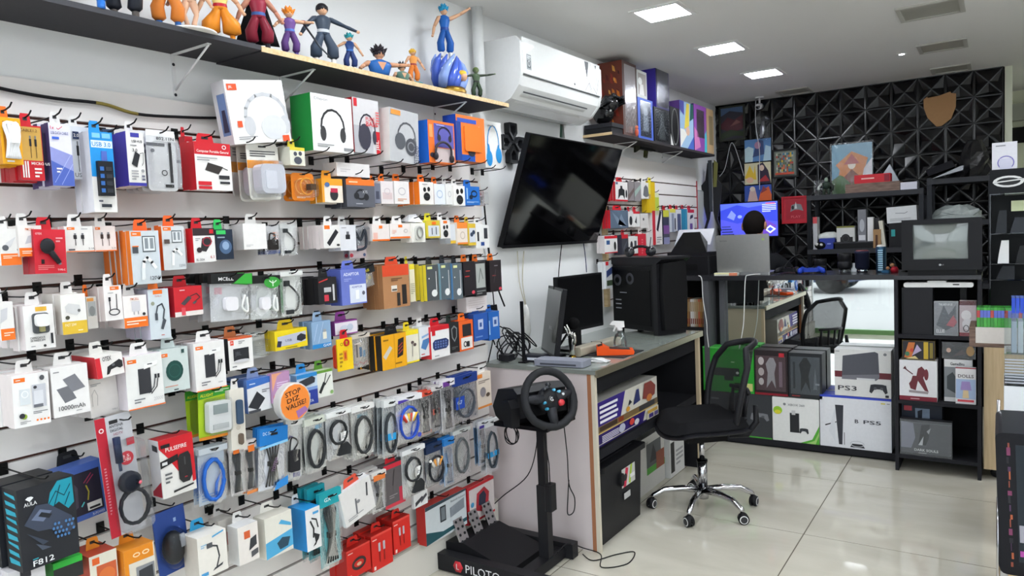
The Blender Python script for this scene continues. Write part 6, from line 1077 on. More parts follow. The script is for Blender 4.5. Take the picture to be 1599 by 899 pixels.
m.build('strands', 'rubber', t); tag(t, 'white bundled cable in front of the hand sculpture', 'cable')
t = empty('cable_heap', (.085, 2.90, DZ+.006)); m = MB()
for k in range(12):
    a0 = k*.6; R1 = random.uniform(.04,.085); c0 = (random.uniform(-.04,.06), random.uniform(-.06,.10), random.uniform(.03,.10))
    P_ = [(c0[0]+R1*.6*math.cos(a0+q*.62), c0[1]+R1*math.sin(a0+q*.62), max(.0, c0[2]+R1*math.cos(q*.62+k)*.9)) for q in range(11)]
    m.tube(P_, .0032, '1b1b1e', 5)
m.build('loops', 'rubber', t); MB().box(-.02,.04,-.08,-.03,0,.03,'26262a').box(.0,.05,.03,.07,.0,.025,'d0d0d0').build('plugs','plastic',t)
tag(t, 'heap of tangled black cables in the desk corner', 'cable')
o = MB().box(-.006, .006, -.006, .006, 0, .29, '151517').box(-.02,.02,-.02,.02,0,.006,'151517').build('antenna_stick', 'plastic', loc=(.19, 2.85, DZ)); tag(o, 'thin black upright stick among the cables', 'antenna')
t = empty('wire_stand', (.012, 2.86, DZ), HALF)
MB().prism([(-.03,.17),(.03,.17),(.014,.27),(-.014,.27)], -.02, 0, '1b1b1d').build('plug_block', 'plastic', t)
for s_ in (-1,1): MB().tube([(s_*.006,-.012,.17),(s_*.03,-.012,.08),(s_*.07,-.012,.0)], .003, '1b1b1d', 5).build('lead', 'rubber', t)
MB().tube([(0,-.012,.27),(-.01,-.012,.42),(-.04,-.012,.62)], .003, '1b1b1d', 5).build('lead', 'rubber', t)
tag(t, 'black plug block hanging at the end of the slatwall', 'plug')
# ================================================================ racing wheel stand
t = empty('wheel_stand', (0,0,0))
MB().box(.43, .478, 2.535, 2.575, .04, .36, '232326').build('lower_post', 'plastic', t)
MB().box(.437, .471, 2.541, 2.569, .36, .625, '1d1d20').build('upper_post', 'plastic', t)
nb = MB().box(.01, .62, 2.315, 2.365, .005, .075, '242427').build('near_bar', 'plastic', t)
MB().box(.05, .52, 2.665, 2.712, .005, .07, '242427').build('far_bar', 'plastic', t)
MB().box(.425, .482, 2.366, 2.664, .006, .05, '202023').build('cross_beam', 'plastic', t)
MB().lathe([(0,-.001),(.026,-.001),(.026,.0)], (.165, 2.3148, .038), 'c8303a', 6, axis=1).text('L', .156, .026, .024, 'f0e4e4', 2.3130).text('PILOTO', .205, .020, .036, 'e8e8ea', 2.3140).build('lettering', 'card', nb)
MB().box(.30, .56, 2.43, 2.66, .626, .642, '1c1c1f').build('wheel_plate', 'metal', t)
MB().cyl((.479,2.555,.30),(.50,2.555,.30),.012,'1a1a1a',n=10).cyl((.479,2.555,.335),(.489,2.555,.335),.006,'b0b0b0',n=8).build('clamp_knob', 'plastic', t)
tag(t, 'black steel stand carrying the racing wheel', 'stand')
t = empty('racing_wheel', (.46, 2.53, .6435), rz=-.42+HALF)      # faces the driver (local -y)
MB().prism([(.15,.012),(.17,.05),(.12,.13),(.0,.15),(-.03,.13),(-.035,.03),(.0,.0),(.12,0)], -.12, .12, '19191c', axis=0).build('housing', 'plastic', t)
MB().prism([(.02,.0),(.03,.10),(-.02,.11),(-.045,.08),(-.04,.0)], .1205, .16, '151518', axis=0).prism([(.02,.0),(.03,.10),(-.02,.11),(-.045,.08),(-.04,.0)], -.16, -.1205, '151518', axis=0).each('side_cheek', 'plastic', t)
wr = empty('wheel', (0,-.085,.10), rot=(-.32,0,0)); wr.parent = t
RT = .118
rim = [(RT*math.cos(a), 0, RT*math.sin(a)*(1.0 if math.sin(a) > -.75 else .93)) for a in [2*math.pi*k/28 for k in range(28)]]
MB().tube(rim, .0165, '232427', 10, closed=True).build('rim', 'rubber', wr)
for a in (.15, math.pi-.15, -HALF): MB().tube([(.035*math.cos(a),.006,.035*math.sin(a)), (.11*math.cos(a),.0,.11*math.sin(a))], [.024,.015], '2a2b2f', 8).build('spoke', 'plastic', wr)
MB().lathe([(0,-.012),(.03,-.012),(.05,-.004),(.054,.012),(.03,.03),(.028,.07)], (0,0,0), '1d1e21', 20, axis=1).build('hub', 'plastic', wr)
m = MB()
for x, z, c, r in ((.045,-.02,'c8343c',.0135),(.022,.035,'5ab0d8',.006),(.045,.025,'7ac4e0',.006),(-.035,-.01,'3a90b0',.006),(-.03,-.035,'3a90b0',.006),(-.022,.045,'3c3e44',.006),(-.01,.05,'3c3e44',.006),(.06,.012,'d8dce0',.006),(.0,.06,'26282c',.009)):
    m.lathe([(0,-.02),(r*.9,-.019),(r,-.013),(r,-.004)], (x,0,z), c, 10, axis=1)
m.each('button', 'gloss', wr)
MB().lathe([(0,-.0145),(.014,-.0145),(.014,-.012)], (0,0,.0), '0e0e10', 14, axis=1).text('G', -.006, -.008, .016, 'd8dadc', -.0147).build('centre_badge', 'gloss', wr)
tag(t, 'black racing wheel with a red dial on its stand', 'racing wheel')
t = empty('pedal_set', (.05, 2.51, .001))
MB().add([(0,-.135,0),(.34,-.14,0),(.34,.14,0),(0,.135,0),(-.01,-.135,.10),(.10,-.138,.115),(.34,-.142,.045),(.34,.142,.045),(.10,.138,.115),(-.01,.135,.10)], [(0,1,6,5,4),(2,3,9,8,7),(1,2,7,6),(3,0,4,9),(4,5,8,9),(5,6,7,8),(3,2,1,0)], '1d1d20').build('base', 'plastic', t)
MB().box(.15,.32,-.12,.12,.0,.001,'1d1d20').text('Logitech', .12, .0, .001, '8a8c90').build('pad', 'plastic', t) if False else None
for k, (y, z) in enumerate(((-.105,.0),(.0,.0),(.105,.0))):
    P_ = empty('pedal', (.095, y, .072), rot=(0, -.38, 0)); P_.scale = (1.1, 1.1, 1.1); P_.parent = t
    m = MB().box(.0, .006, -.028, .028, .02, .125, 'b9babc'); m.box(-.012, -.001, -.012, .012, -.03, .09, '8a8c90')
    m.build('plate', 'chrome', P_)
    h_ = MB()
    for i in range(2):
        for j in range(4): h_.lathe([(0,.0075),(.0055,.0075),(.0055,.006)], (0, -.014+.028*i, .036+.026*j), '1a1a1c', 8, axis=0)
    h_.each('grip_stud', 'rubber', P_)
    MB().box(.006, .012, -.010, .010, -.03, .03, 'a8a9ab').build('arm', 'chrome', P_)
tag(t, 'set of three perforated silver pedals on a black base', 'pedals')
t = empty('stand_adapter', (.52, 2.50, .335)); MB().rbox(-.016, .016, -.024, .024, -.055, .055, '1d1d20', r=.006, axis=2).build('brick', 'plastic', t); MB().tube([(0,0,.055),(0,-.002,.14),(-.02,.0,.27)], .0025, '1b1b1d', 5).build('lead', 'rubber', t)
tag(t, 'small black power brick dangling beside the stand post', 'power adapter')
def cord(lbl, P_, r=.0025, col='1b1b1d', nm='loose_cord'):
    o = MB().tube(bez(P_, 6), r, col, 5).build(nm, 'rubber'); return tag(o, lbl, 'cord')
cord('black cord looping down from the wheel housing', [(.585,2.52,.64),(.578,2.55,.5),(.575,2.56,.38),(.565,2.62,.30),(.57,2.60,.25),(.575,2.54,.26),(.585,2.53,.34),(.578,2.555,.40)])
cord('black cord running from the wheel to the pedals', [(.40,2.60,.62),(.38,2.63,.5),(.28,2.70,.33),(.12,2.72,.2),(.06,2.66,.13)])
cord('coil of thin black cord under the wheel housing', [(.36+.03*math.cos(a*.8), 2.47+.01*math.sin(a), .585+.04*math.sin(a*.8)) for a in range(0, 26)])
cord('thin black cord curling over the floor by the desk', [(.48,2.60,.052),(.50,2.66,.075),(.53,2.74,.03),(.60,2.77,.004),(.66,2.66,.004),(.74,2.74,.004),(.72,2.86,.004),(.66,2.80,.004),(.60,2.70,.004),(.53,2.735,.004)])
# ================================================================ office chair
CHX, CHY = .81, 3.50
t = empty('office_chair', (CHX, CHY, 0), rz=math.radians(-48))
hubp = MB().cyl((0,0,.055),(0,0,.115),.028,'c4c4c8',n=16).build('base_hub', 'chrome', t)
AN = []
for (wx, wy) in ((.624,3.407),(.828,3.245),(1.06,3.383),(.983,3.62),(.675,3.784-.06)):
    AN.append(math.atan2(wy-CHY, wx-CHX)+math.radians(48))
for a in AN:
    c, s_ = math.cos(a), math.sin(a)
    MB().tube([(.02*c,.02*s_,.098),(.10*c,.10*s_,.104),(.19*c,.19*s_,.098),(.245*c,.245*s_,.07),(.255*c,.255*s_,.058)], [.019,.017,.015,.013,.011], 'c9c9cd', 8).build('base_arm', 'chrome', t)
    w_ = empty('castor', (.257*c,.257*s_,.0), rz=a+.9); w_.parent = t
    for q in (-1, 1): MB().lathe([(0,q*.020),(.016,q*.020),(.020,q*.019),(.026,q*.016),(.026,q*.004)], (0,0,.0262), ['3a3a3c','d8d8d8','1b1b1d','1b1b1d'], 16, axis=1).build('castor_wheel', 'plastic', w_)
    MB().ball((0,0,.034), (.022,.02,.024), '1a1a1c', 10, 6, 0, .6).build('hood', 'plastic', w_)
MB().cyl((0,0,.115),(0,0,.24),.024,'b8b8bc',n=16).cyl((0,0,.24),(0,0,.252),.027,'1a1a1a',n=16).cyl((0,0,.252),(0,0,.36),.014,'c8c8cc',n=12).build('gas_column', 'chrome', t)
MB().box(-.08,.08,-.1,.1,.36,.385,'1b1b1d').build('seat_plate', 'metal', t)
# seat: saddle-shaped cushion in a plastic shell
def seat_grid(z0, thick, a, b, col, mat, nm, sh):
    V = []; F = []; n = 12
    for s_ in (0, 1):
        for i in range(n+1):
            for j in range(n+1):
                u, v = i/n*2-1, j/n*2-1
                x = u*a*math.sqrt(1-v*v*.28); y = v*b*math.sqrt(1-u*u*.28)
                e = max(abs(u), abs(v)); z = z0+sh*(u*u*.05-v*.0)-(.035*max(0,-v-.55)**1.3*3)*sh
                edge = 1-max(0, (e-.8)/.2)**2
                V.append((x, y, z+(thick*edge if s_ else -thick*.35*edge)))
    q = (n+1)**2
    for s_ in (0, 1):
        for i in range(n):
            for j in range(n): k = s_*q+i*(n+1)+j; F.append((k, k+n+1, k+n+2, k+1))
    for i in range(n):
        for (k1, k2) in ((i*(n+1), (i+1)*(n+1)), (i*(n+1)+n, (i+1)*(n+1)+n), (i, i+1), (n*(n+1)+i, n*(n+1)+i+1)): F.append((k1, k2, q+k2, q+k1))
    MB().add(V, F, col, True).build(nm, mat, t)
seat_grid(.425, .05, .200, .205, '19191b', 'fabric', 'seat', .5)
seat_grid(.405, .022, .213, .215, '232326', 'plastic', 'seat_shell', .5)
# backrest: bowed frame with mesh and a slatted lumbar pad
def bk(u, v):   # u across -1..1, v up 0..1
    w_ = .185*(1-.12*(2*v-1)**2)*(1 if v < .8 else 1-.35*(v-.8)/.2)
    return (u*w_, .185+.07*(1-u*u)*.6-.03+.02*v+.07*v*v-.05*abs(u)**2*1.0, .44+.37*v+.025*(1-u*u)*v)
fr = [bk(-1, v/10) for v in range(0, 11)]+[bk(u/6, 1) for u in range(-5, 6)]+[bk(1, v/10) for v in range(10, -1, -1)]+[bk(u/6, 0) for u in range(5, -6, -1)]
MB().tube(fr, .016, '222225', 8, closed=True).build('back_frame', 'plastic', t)
V = []; F = []; nu, nv = 10, 12
for j in range(nv+1):
    for i in range(nu+1): V.append(bk(i/nu*2-1, j/nv))
for j in range(nv):
    for i in range(nu): F.append((j*(nu+1)+i, j*(nu+1)+i+1, (j+1)*(nu+1)+i+1, (j+1)*(nu+1)+i))
m = MB().add(V, F, '1c1c1e', True)
mesh_mat, N, L_, b = nodes('chair_mesh'); a_ = N.new('ShaderNodeAttribute'); a_.attribute_name = 'Col'; L_.new(a_.outputs['Color'], b.inputs['Base Color']); b.inputs['Roughness'].default_value = .7
tc = N.new('ShaderNodeTexCoord'); wv = N.new('ShaderNodeTexChecker'); wv.inputs['Scale'].default_value = 420; L_.new(tc.outputs['Object'], wv.inputs['Vector']); mr_ = N.new('ShaderNodeMapRange'); mr_.inputs['To Min'].default_value = .55; mr_.inputs['To Max'].default_value = .9; L_.new(wv.outputs['Fac'], mr_.inputs['Value']); L_.new(mr_.outputs[0], b.inputs['Alpha']); MATS['chair_mesh'] = mesh_mat
m.build('back_mesh', 'chair_mesh', t)
for u in (-.45, -.15, .15, .45):
    MB().tube([tuple(Vector(bk(u, v))+Vector((0,.016,0))) for v in (.05,.2,.38)], .009, '2a2a2d', 6).build('lumbar_slat', 'plastic', t)
MB().tube([tuple(Vector(bk(u, .40))+Vector((0,.018,0))) for u in (-.55,-.2,.2,.55)], .011, '2a2a2d', 6).tube([tuple(Vector(bk(u, .06))+Vector((0,.018,0))) for u in (-.55,-.2,.2,.55)], .011, '2a2a2d', 6).build('lumbar_frame', 'plastic', t)
for s_ in (-1, 1): MB().tube([(s_*.10,.10,.395),(s_*.13,.18,.40),(s_*.14,.225,.46),(s_*.13,.225,.54)], [.016,.017,.016,.012], '1d1d20', 8).build('back_bracket', 'plastic', t)
tag(t, 'black mesh-back swivel chair with a chrome base', 'chair')
# ================================================================ back counter with mirror
CT = 1.10; FY = 4.69
struct(MB().box(2.085, 2.13, YB, YB+1.4, 0, CEIL, 'd9dcc8').build('wall_side', 'wall'))
t = empty('shop_counter', (0,0,0)); DK = '232326'
MB().box(0.0, 1.563, FY-.005, 5.16, CT-.03, CT, '2a2a2e').build('counter_top', 'lacquer', t)
MB().box(.46, 1.555, FY, 4.80, .012, .05, '26262a').box(.46, 1.555, FY+.02, 4.80, 0, .012, '1a1a1c').build('plinth', 'matte', t)
MB().box(.425, .46, FY, 5.10, 0, CT-.031, '55565a').build('side_panel', 'matte', t)
MB().box(.50, .53, 4.79, 4.83, .05, CT-.031, '5c5d62').build('mirror_edge', 'matte', t)
mi = MB().box(.53, 1.555, 4.832, 4.838, .051, CT-.031, 'ffffff').build('mirror', 'mirror', t)
MB().box(.46, 1.555, 4.84, 4.86, .0, CT-.031, '1c1c1e').build('back_board', 'matte', t)
MB().box(0, .424, 4.74, 5.08, .715, .745, DK).build('shelf_board', 'matte', t); MB().box(0, .424, 5.08, 5.10, 0, CT-.031, '19191b').build('rear_panel', 'matte', t); MB().box(0, .424, 4.74, 5.08, .04, .07, DK).build('bottom_board', 'matte', t)
tag(t, 'black shop counter with a mirror set in its front', 'counter')
# game cases on its left shelf
for k in range(14):
    w_ = .0135; c = ['e6e4e2','dcd8d4','c8b49c','b09a7a','c46a4c','a8783c','8a6a4c'][k % 7] if k > 2 else 'e6e4e2'
    o = MB().box(0, w_-.001, 0, .13, 0, .19, c, front=c).art(w_-.001, .19, [('r',.2,.1,.8,.3,'8a4030' if k > 4 else '33343a'),('r',.15,.55,.85,.9,'b09468' if k > 4 else 'c8c8c8')], x0=0).build('game_case', 'card', loc=(.20+k*w_, 4.80, .7455))
    tag(o, 'white-spined game case on the shelf behind the computer tower' if k <= 2 else 'brown-spined game case on the shelf behind the computer tower', 'game case', 'game cases on the counter shelf')
# stack of boxes on the plinth
def CX(label, nm, x0, x1, z0, z1, c, art, y=FY+.004, depth=.13, mat='card', win=None, top=None, side=None):
    W, H = x1-x0-.003, z1-z0-.001
    r = empty(nm, ((x0+x1)/2, y, z0)); MB().box(-W/2, W/2, 0, depth, 0, H, c, top=top, side=side).build('carton', mat, r)
    MB().art(W, H, art).build('printed_front', mat, r)
    if win: MB().box((win[0]-.5)*W, (win[2]-.5)*W, -.006, -.0052, win[1]*H, win[3]*H, 'ffffff').build('window', 'film', r)
    return tag(r, label, 'box')
def pad(cx, cy, s, c):
    return [('p',[(cx-s,cy-s*.5),(cx-s*.85,cy+s*.45),(cx-s*.4,cy+s*.55),(cx+s*.4,cy+s*.55),(cx+s*.85,cy+s*.45),(cx+s,cy-s*.5),(cx+s*.75,cy-s*.7),(cx+s*.4,cy-s*.1),(cx-s*.4,cy-s*.1),(cx-s*.75,cy-s*.7)],c),('e',cx-s*.35,cy,s*.18,s*.18,'55575c'),('e',cx+s*.35,cy,s*.18,s*.18,'55575c')]
CX('dark grey console box with a controller, bottom row', 'console_box', .425, .852, .051, .336, '3a3c40', pad(.82,.5,.14,'77797e')+[('r',0,0,1,.03,'4aa03c'),('n',.05,.8,.3,.88,1,'77797e')], side='2c2e32')
CX('white console box with a green swoosh', 'console_box', .853, 1.135, .051, .332, 'e6e6e4', [('p',[(.6,0),(.85,.1),(1,.42),(1,.0)],'5ab03c'),('p',[(.72,0),(.9,.08),(1,.3),(1,.22),(.92,0)],'a8d47a'),('r',.38,.22,.58,.66,'2a2b2e'),('r',.42,.62,.5,.72,'c8c8c8')]+pad(.68,.28,.1,'3a3c40')+[('e',.12,.7,.1,.09,'9ac83a'),('e',.12,.66,.07,.05,'e0d83a'),('e',.27,.85,.03,.03,'88898c'),('t',.34,.82,.05,'XBOX 360','88898c',.36)], side='d8d8d6')
CX('white PS5 console box with a tall slim console', 'console_box', 1.137, 1.532, .051, .370, 'e4e5ea', [('r',0,.96,1,1,'3a4cc0'),('p',[(.22,.82),(.34,.82),(.32,.06),(.27,.06)],'3a3c44'),('p',[(.08,.4),(.24,.48),(.24,.5),(.07,.42)],'2c2c30'),('p',[(.13,.3),(.22,.8),(.22,.1)],'dcdee4'),('r',.345,.06,.355,.3,'77787c'),('p',[(.43,.03),(.46,.1),(.6,.1),(.64,.03)],'2c2c30'),('o',.53,.1,.1,.06,.01,'c8cad0'),('t',.5,.5,.07,'B','2c2c34',.05),('t',.62,.5,.07,'PS5','3a3a42',.24),('r',.86,.9,.92,.92,'d8c83a'),('r',.94,.9,.98,.92,'a8a8a8')], top='3a4cc0', side='dcdde2')
CX('green console box with a black console, upper row', 'console_box', .41, .746, .337, .632, '2f9c34', [('r',.2,.36,.72,.54,'232526'),('r',.42,.26,.6,.36,'232526'),('e',.68,.44,.03,.03,'d8dcd8'),('r',.62,.05,.78,.22,'26301c'),('r',.8,.05,.97,.22,'c4c47a'),('r',.66,.09,.74,.19,'9aa08a'),('n',.2,.7,.34,.76,1,'d8ecd0'),('n',.56,.66,.68,.7,1,'d8ecd0'),('r',0,.97,1,1,'5cbc5c')], top='46b44a', side='2c8c30', depth=.12)
CX('dark red-edged window box with a grey figure', 'figure_box', .748, .954, .337, .625, '2c2426', [('r',.04,.1,.94,.88,'5c484c'),('r',0,0,1,.05,'8a2430'),('r',.74,.86,.9,.95,'c0303c'),('p',[(.36,.16),(.4,.5),(.34,.7),(.46,.84),(.58,.84),(.66,.7),(.6,.5),(.64,.16),(.52,.34)],'a8a4a8'),('e',.2,.76,.09,.09,'d8cccc'),('e',.2,.52,.09,.09,'c8bcbc'),('e',.2,.3,.08,.08,'d0c8c8'),('r',.74,.2,.84,.76,'8a7480')], win=(.04,.1,.94,.88), depth=.12)
CX('dark window box with a black figure', 'figure_box', .956, 1.155, .337, .618, '26282c', [('r',.06,.08,.94,.92,'4c5258'),('p',[(.36,.12),(.38,.5),(.32,.74),(.46,.9),(.56,.9),(.68,.74),(.6,.5),(.66,.12),(.52,.36)],'1e2226'),('r',.14,.2,.2,.8,'2c3036'),('p',[(.74,.2),(.8,.7),(.86,.2)],'6a7078'),('n',.1,.02,.5,.06,1,'b04040'),('r',.8,.3,.92,.34,'8a9096')], win=(.06,.08,.94,.92), depth=.12)
CX('white PS3 console box with a grey console', 'console_box', 1.224, 1.532, .372, .655, 'e0dfdd', [('r',0,.40,1,.53,'6a2c34'),('p',[(.13,.36),(.15,.86),(.72,.97),(.78,.94),(.8,.42),(.74,.36)],'55565e'),('p',[(.13,.36),(.74,.36),(.8,.44),(.8,.5),(.14,.44)],'77767e'),('r',.4,.36,.72,.40,'d8d8da')]+pad(.78,.2,.16,'33343a')+[('t',.06,.12,.1,'PS3','3a3a40',.34),('n',.02,.94,.14,.97,1,'88898c'),('e',.9,.92,.03,.03,'88898c'),('r',.9,.02,.96,.07,'33343a')], depth=.12)
# white charging cords over the mirror
cord('white cord hanging in front of the counter, left one', [(.40,FY-.01,CT+.004),(.425,FY-.02,CT-.02),(.43,FY-.02,.95),(.45,FY-.02,.8),(.452,FY-.02,.72),(.46,FY-.02,.63)], .003, 'e6e6e4')
cord('white cord hanging from the laptop over the counter', [(.80,4.80,CT+.004),(.73,FY-.01,CT+.004),(.71,FY-.02,CT-.02),(.70,FY-.02,.93),(.69,FY-.02,.78),(.66,FY-.02,.63)], .003, 'e6e6e4')
# ================================================================ cabinet on the right of the counter
t = empty('display_cabinet', (0,0,0)); CY = 4.54; x0, x1 = 1.565, 1.975
for a in (x0, x1-.018): MB().box(a, a+.018, CY, 4.86, 0, CT-.02, '2a2a2e').build('side_panel', 'matte', t)
MB().box(x0, x1, 4.845, 4.86, .02, CT-.02, '19191b').build('back_panel', 'matte', t)
MB().box(x0, x1, CY-.004, 4.86, CT-.0199, CT+.002, '2c2c30').build('top_board', 'lacquer', t)
for z in (.075, .385, .755): MB().box(x0+.0182, x1-.0182, CY+.002, 4.844, z, z+.02, '29292d').build('shelf_board', 'matte', t)
MB().box(1.775, 1.787, CY+.08, 4.844, .405, .755, '1f1f22').build('divider', 'matte', t)
tag(t, 'black three-tier display cabinet beside the counter', 'cabinet')
CX('plain black tall console in the top of the cabinet', 'game_console', 1.60, 1.752, .7755, 1.035, '232327', [('r',.02,.02,.05,.9,'101012')], y=CY+.02, depth=.15, mat='plastic')
t = empty('flat_console', (1.775, CY+.02, 1.0365)); MB().rbox(-.165, .165, 0, .14, 0, .026, 'e4e4e2', r=.012, axis=1).build('body', 'plastic', t); MB().rbox(-.05, .04, -.001, .13, .0262, .036, 'dededc', r=.004).build('hinge_cover', 'plastic', t); MB().box(.07,.10,-.001,-.0002,.012,.018,'26262a').build('port', 'plastic', t)
MB().box(.10,.13,.09,.13,-.26,-.001,'1c1c1e').build('rear_support', 'plastic', t)
tag(t, 'white flat games console lying at the cabinet top', 'console')
CX('clear-sleeved black and white game edition', 'game_edition', 1.756, 1.872, .7755, .962, 'a4a6a8', [('r',.02,.02,.98,.98,'8a8c90'),('p',[(.1,.3),(.4,.9),(.6,.6),(.9,.9),(.9,.3),(.5,.15)],'5c6066'),('p',[(.5,.3),(.8,.6),(.95,.4),(.8,.25)],'b0646c'),('t',.2,.88,.06,'THE LAST OF US','eceef0',.56),('t',.1,.08,.1,'ELLIE','f0f0f0',.34)], y=CY+.012, depth=.03, win=(0,0,1,1))
CX('pale pink edition with a dark red foot', 'game_edition', 1.874, 1.954, .7755, .965, 'c0b0b4', [('r',0,0,1,.1,'8a2030'),('r',0,.88,1,1,'5a2830'),('e',.4,.6,.3,.14,'e0dcdc'),('e',.5,.34,.34,.16,'d8d4d6'),('o',.4,.22,.18,.1,.05,'3a3a3c')], y=CY+.01, depth=.06, win=(0,0,1,1))
CX('ornate white box with a dark red statue printed', 'statue_box', 1.586, 1.772, .4055, .632, 'e0dfe2', [('r',0,0,1,.11,'7c2434'),('p',[(.26,.2),(.76,.18),(.78,.24),(.26,.26)],'9a9294'),('p',[(.3,.3),(.44,.26),(.5,.5),(.68,.26),(.78,.24),(.64,.58),(.72,.74),(.6,.86),(.5,.8),(.46,.62),(.36,.62),(.32,.5),(.26,.42)],'6c3038'),('e',.72,.66,.06,.14,'74343c'),('l',[(.14,.8),(.36,.66)],.03,'5c2c34'),('p',[(.1,.78),(.16,.86),(.2,.78)],'5c2c34'),('n',.3,.03,.7,.08,1,'c89aa0')], y=CY+.01, depth=.15)
CX('small dark and gold abstract box on the statue box', 'card_box', 1.60, 1.762, .6335, .742, '5a4a24', [('r',.02,.04,.98,.96,'2c2a30'),('p',[(.06,.1),(.2,.9),(.4,.9),(.3,.1)],'c8743c'),('p',[(.3,.2),(.46,.8),(.6,.5)],'b8a8c8'),('r',.66,.06,.8,.94,'c8a838'),('r',.84,.1,.94,.9,'8a7a3a'),('p',[(.1,.05),(.4,.2),(.5,.05)],'d8c48a'),('e',.16,.3,.07,.12,'4a7a5c'),('e',.3,.5,.05,.1,'c84a3a')], y=CY+.02, depth=.12)
CX('white box lettered GameBits with a grey swirl', 'doll_box', 1.80, 1.935, .4055, .640, 'e2e2e2', [('r',0,.0,1,.82,'8a8e92'),('r',0,.0,.6,.1,'e4e4e4'),('t',.22,.86,.07,'GameBits','2a2a2c',.5),('p',[(.1,.3),(.4,.2),(.5,.5),(.3,.7),(.1,.6)],'4a5054'),('p',[(.44,.2),(.6,.3),(.6,.6),(.48,.66)],'a8684c')], y=CY+.06, depth=.08)
CX('slim white box lettered DOLLS with a blue picture', 'doll_box', 1.855, 1.952, .4055, .605, 'e6e4e6', [('r',.02,.14,.98,.68,'a8bcdc'),('r',0,.97,1,1,'a8404c'),('t',.12,.72,.09,'DOLLS','3a2c34',.76),('p',[(.34,.16),(.38,.4),(.62,.4),(.66,.16)],'dcc49a'),('p',[(.24,.38),(.3,.62),(.7,.62),(.78,.38)],'a08cc4'),('r',.1,.06,.9,.12,'d8505c')], y=CY+.02, depth=.03)
CX('dark sleeve with a gold disc lying above the white box', 'doll_box', 1.79, 1.95, .6425, .735, '34302e', [('p',[(.04,.3),(.3,.7),(.6,.5),(.5,.1),(.2,.1)],'1c1a1c'),('e',.84,.48,.12,.3,'c8963c'),('e',.2,.5,.07,.14,'d8b09a'),('p',[(.3,.1),(.6,.6),(.74,.3)],'4a3c38')], y=CY+.065, depth=.07, win=(0,0,1,1))
CX('dark blue console carton at the cabinet bottom', 'console_box', 1.587, 1.79, .0955, .372, '262c3a', [('r',.06,.84,.26,.94,'d0505c'),('p',[(.34,.9),(.7,.9),(.7,.4),(.36,.4)],'8a9ab0'),('p',[(.4,.84),(.52,.88),(.5,.4),(.42,.4)],'1e2430'),('o',.78,.55,.08,.06,.04,'c8d0dc')], y=CY+.10, depth=.16)
CX('wide black edition lettered DARK SOULS', 'game_edition', 1.587, 1.842, .0955, .298, '3a3b3e', [('r',.02,.06,.98,.94,'55575a'),('p',[(.02,.2),(.02,.94),(.26,.9),(.3,.5),(.22,.2)],'8a8c98'),('p',[(.36,.34),(.42,.86),(.58,.9),(.56,.5),(.5,.3)],'2c2d30'),('p',[(.36,.3),(.46,.56),(.44,.3)],'c4c6c8'),('p',[(.52,.7),(.6,.8),(.56,.62)],'b0b2b4'),('t',.28,.13,.07,'DARK SOULS','e4e4e2',.46),('n',.36,.07,.62,.1,1,'b8b8b6'),('r',0,.92,1,.925,'9a9ca0')], y=CY+.012, depth=.05, win=(0,.0,1,1))
# CRT television
t = empty('crt_television', (1.79, CY+.018, CT+.0025)); W = .375
m = MB().box(-.16, .16, .02, .22, 0, .028, '141416').build('stand', 'plastic', t)
m = MB(); z0, z1 = .028, .305
for (a, b, c, d) in ((-W/2,W/2,z0,z0+.058),(-W/2,W/2,z1-.028,z1),(-W/2,-W/2+.055,z0+.058,z1-.028),(W/2-.062,W/2,z0+.058,z1-.028)): m.box(a, b, 0, .06, c, d, '1c1c1f')
m.build('bezel', 'plastic', t)
MB().add([(-W/2,.0605,z0),(W/2,.0605,z0),(W/2,.0605,z1),(-W/2,.0605,z1),(-.1,.30,.06),(.1,.30,.06),(.1,.30,.24),(-.1,.30,.24)], [(0,1,5,4),(1,2,6,5),(2,3,7,6),(3,0,4,7),(4,5,6,7)], '18181a').build('rear_shell', 'plastic', t)
V = []; F = []; n = 8; ax0, ax1, az0, az1 = -W/2+.055, W/2-.062, z0+.058, z1-.028
for i in range(n+1):
    for j in range(n+1):
        u, v = i/n, j/n; V.append((ax0+(ax1-ax0)*u, .022-.012*math.sin(math.pi*u)*math.sin(math.pi*v), az0+(az1-az0)*v))
for i in range(n):
    for j in range(n): k = i*(n+1)+j; F.append((k, k+n+1, k+n+2, k+1))
crt = nodes('crt_glass'); b = crt[3]; b.inputs['Base Color'].default_value = (*lin('6f7672'), 1); b.inputs['Roughness'].default_value = .09; b.inputs['Specular IOR Level'].default_value = .9; b.inputs['Coat Weight'].default_value = 1; MATS['crt_glass'] = crt[0]
MB().add(V, F, '7a807c', True).build('screen', 'crt_glass', t)
m = MB().lathe([(0,-.0008),(.006,-.0008),(.006,0)], (-.004,0,z0+.028), 'a8aaac', 10, axis=1).text('LG', .004, z0+.025, .006, 'a8aaac', -.0006)
m.build('logo', 'plastic', t)
tag(t, 'black tube television with a grey screen on the cabinet', 'television')
# ================================================================ on the counter
t = empty('laptop', (.672, 4.76, CT+.0006)); MB().rbox(-.17, .17, .0, .235, .0, .016, 'a8a8a8', r=.01, axis=2).build('base', 'metal', t)
ld = MB().rbox(-.17, .17, -.006, 0, .0, .245, 'b4b4b2', r=.01).text('lenovo', -.145, .203, .012, '77787a', -.0065).box(.125,.14,-.0066,-.0061,.205,.217,'b8d878').build('lid', 'metal', t, loc=(0,.0,.017), rot=(.05,0,0))
MB().box(-.16,.16,.0002,.0008,.012,.235,'16181c').build('screen', 'gloss', ld)
tag(t, 'open silver laptop with its lid towards the viewer', 'laptop')
t = empty('phone_box', (.575, FY+.03, CT+.0004)); MB().box(-.075,.075,-.022,.02,0,.018,'dcdcd0').build('carton','card',t); MB().art(.15,.018,[('r',.65,0,1,1,'e08a6a'),('r',0,.5,.65,1,'e8e4b0')],y=-.022).build('printed_front','card',t)
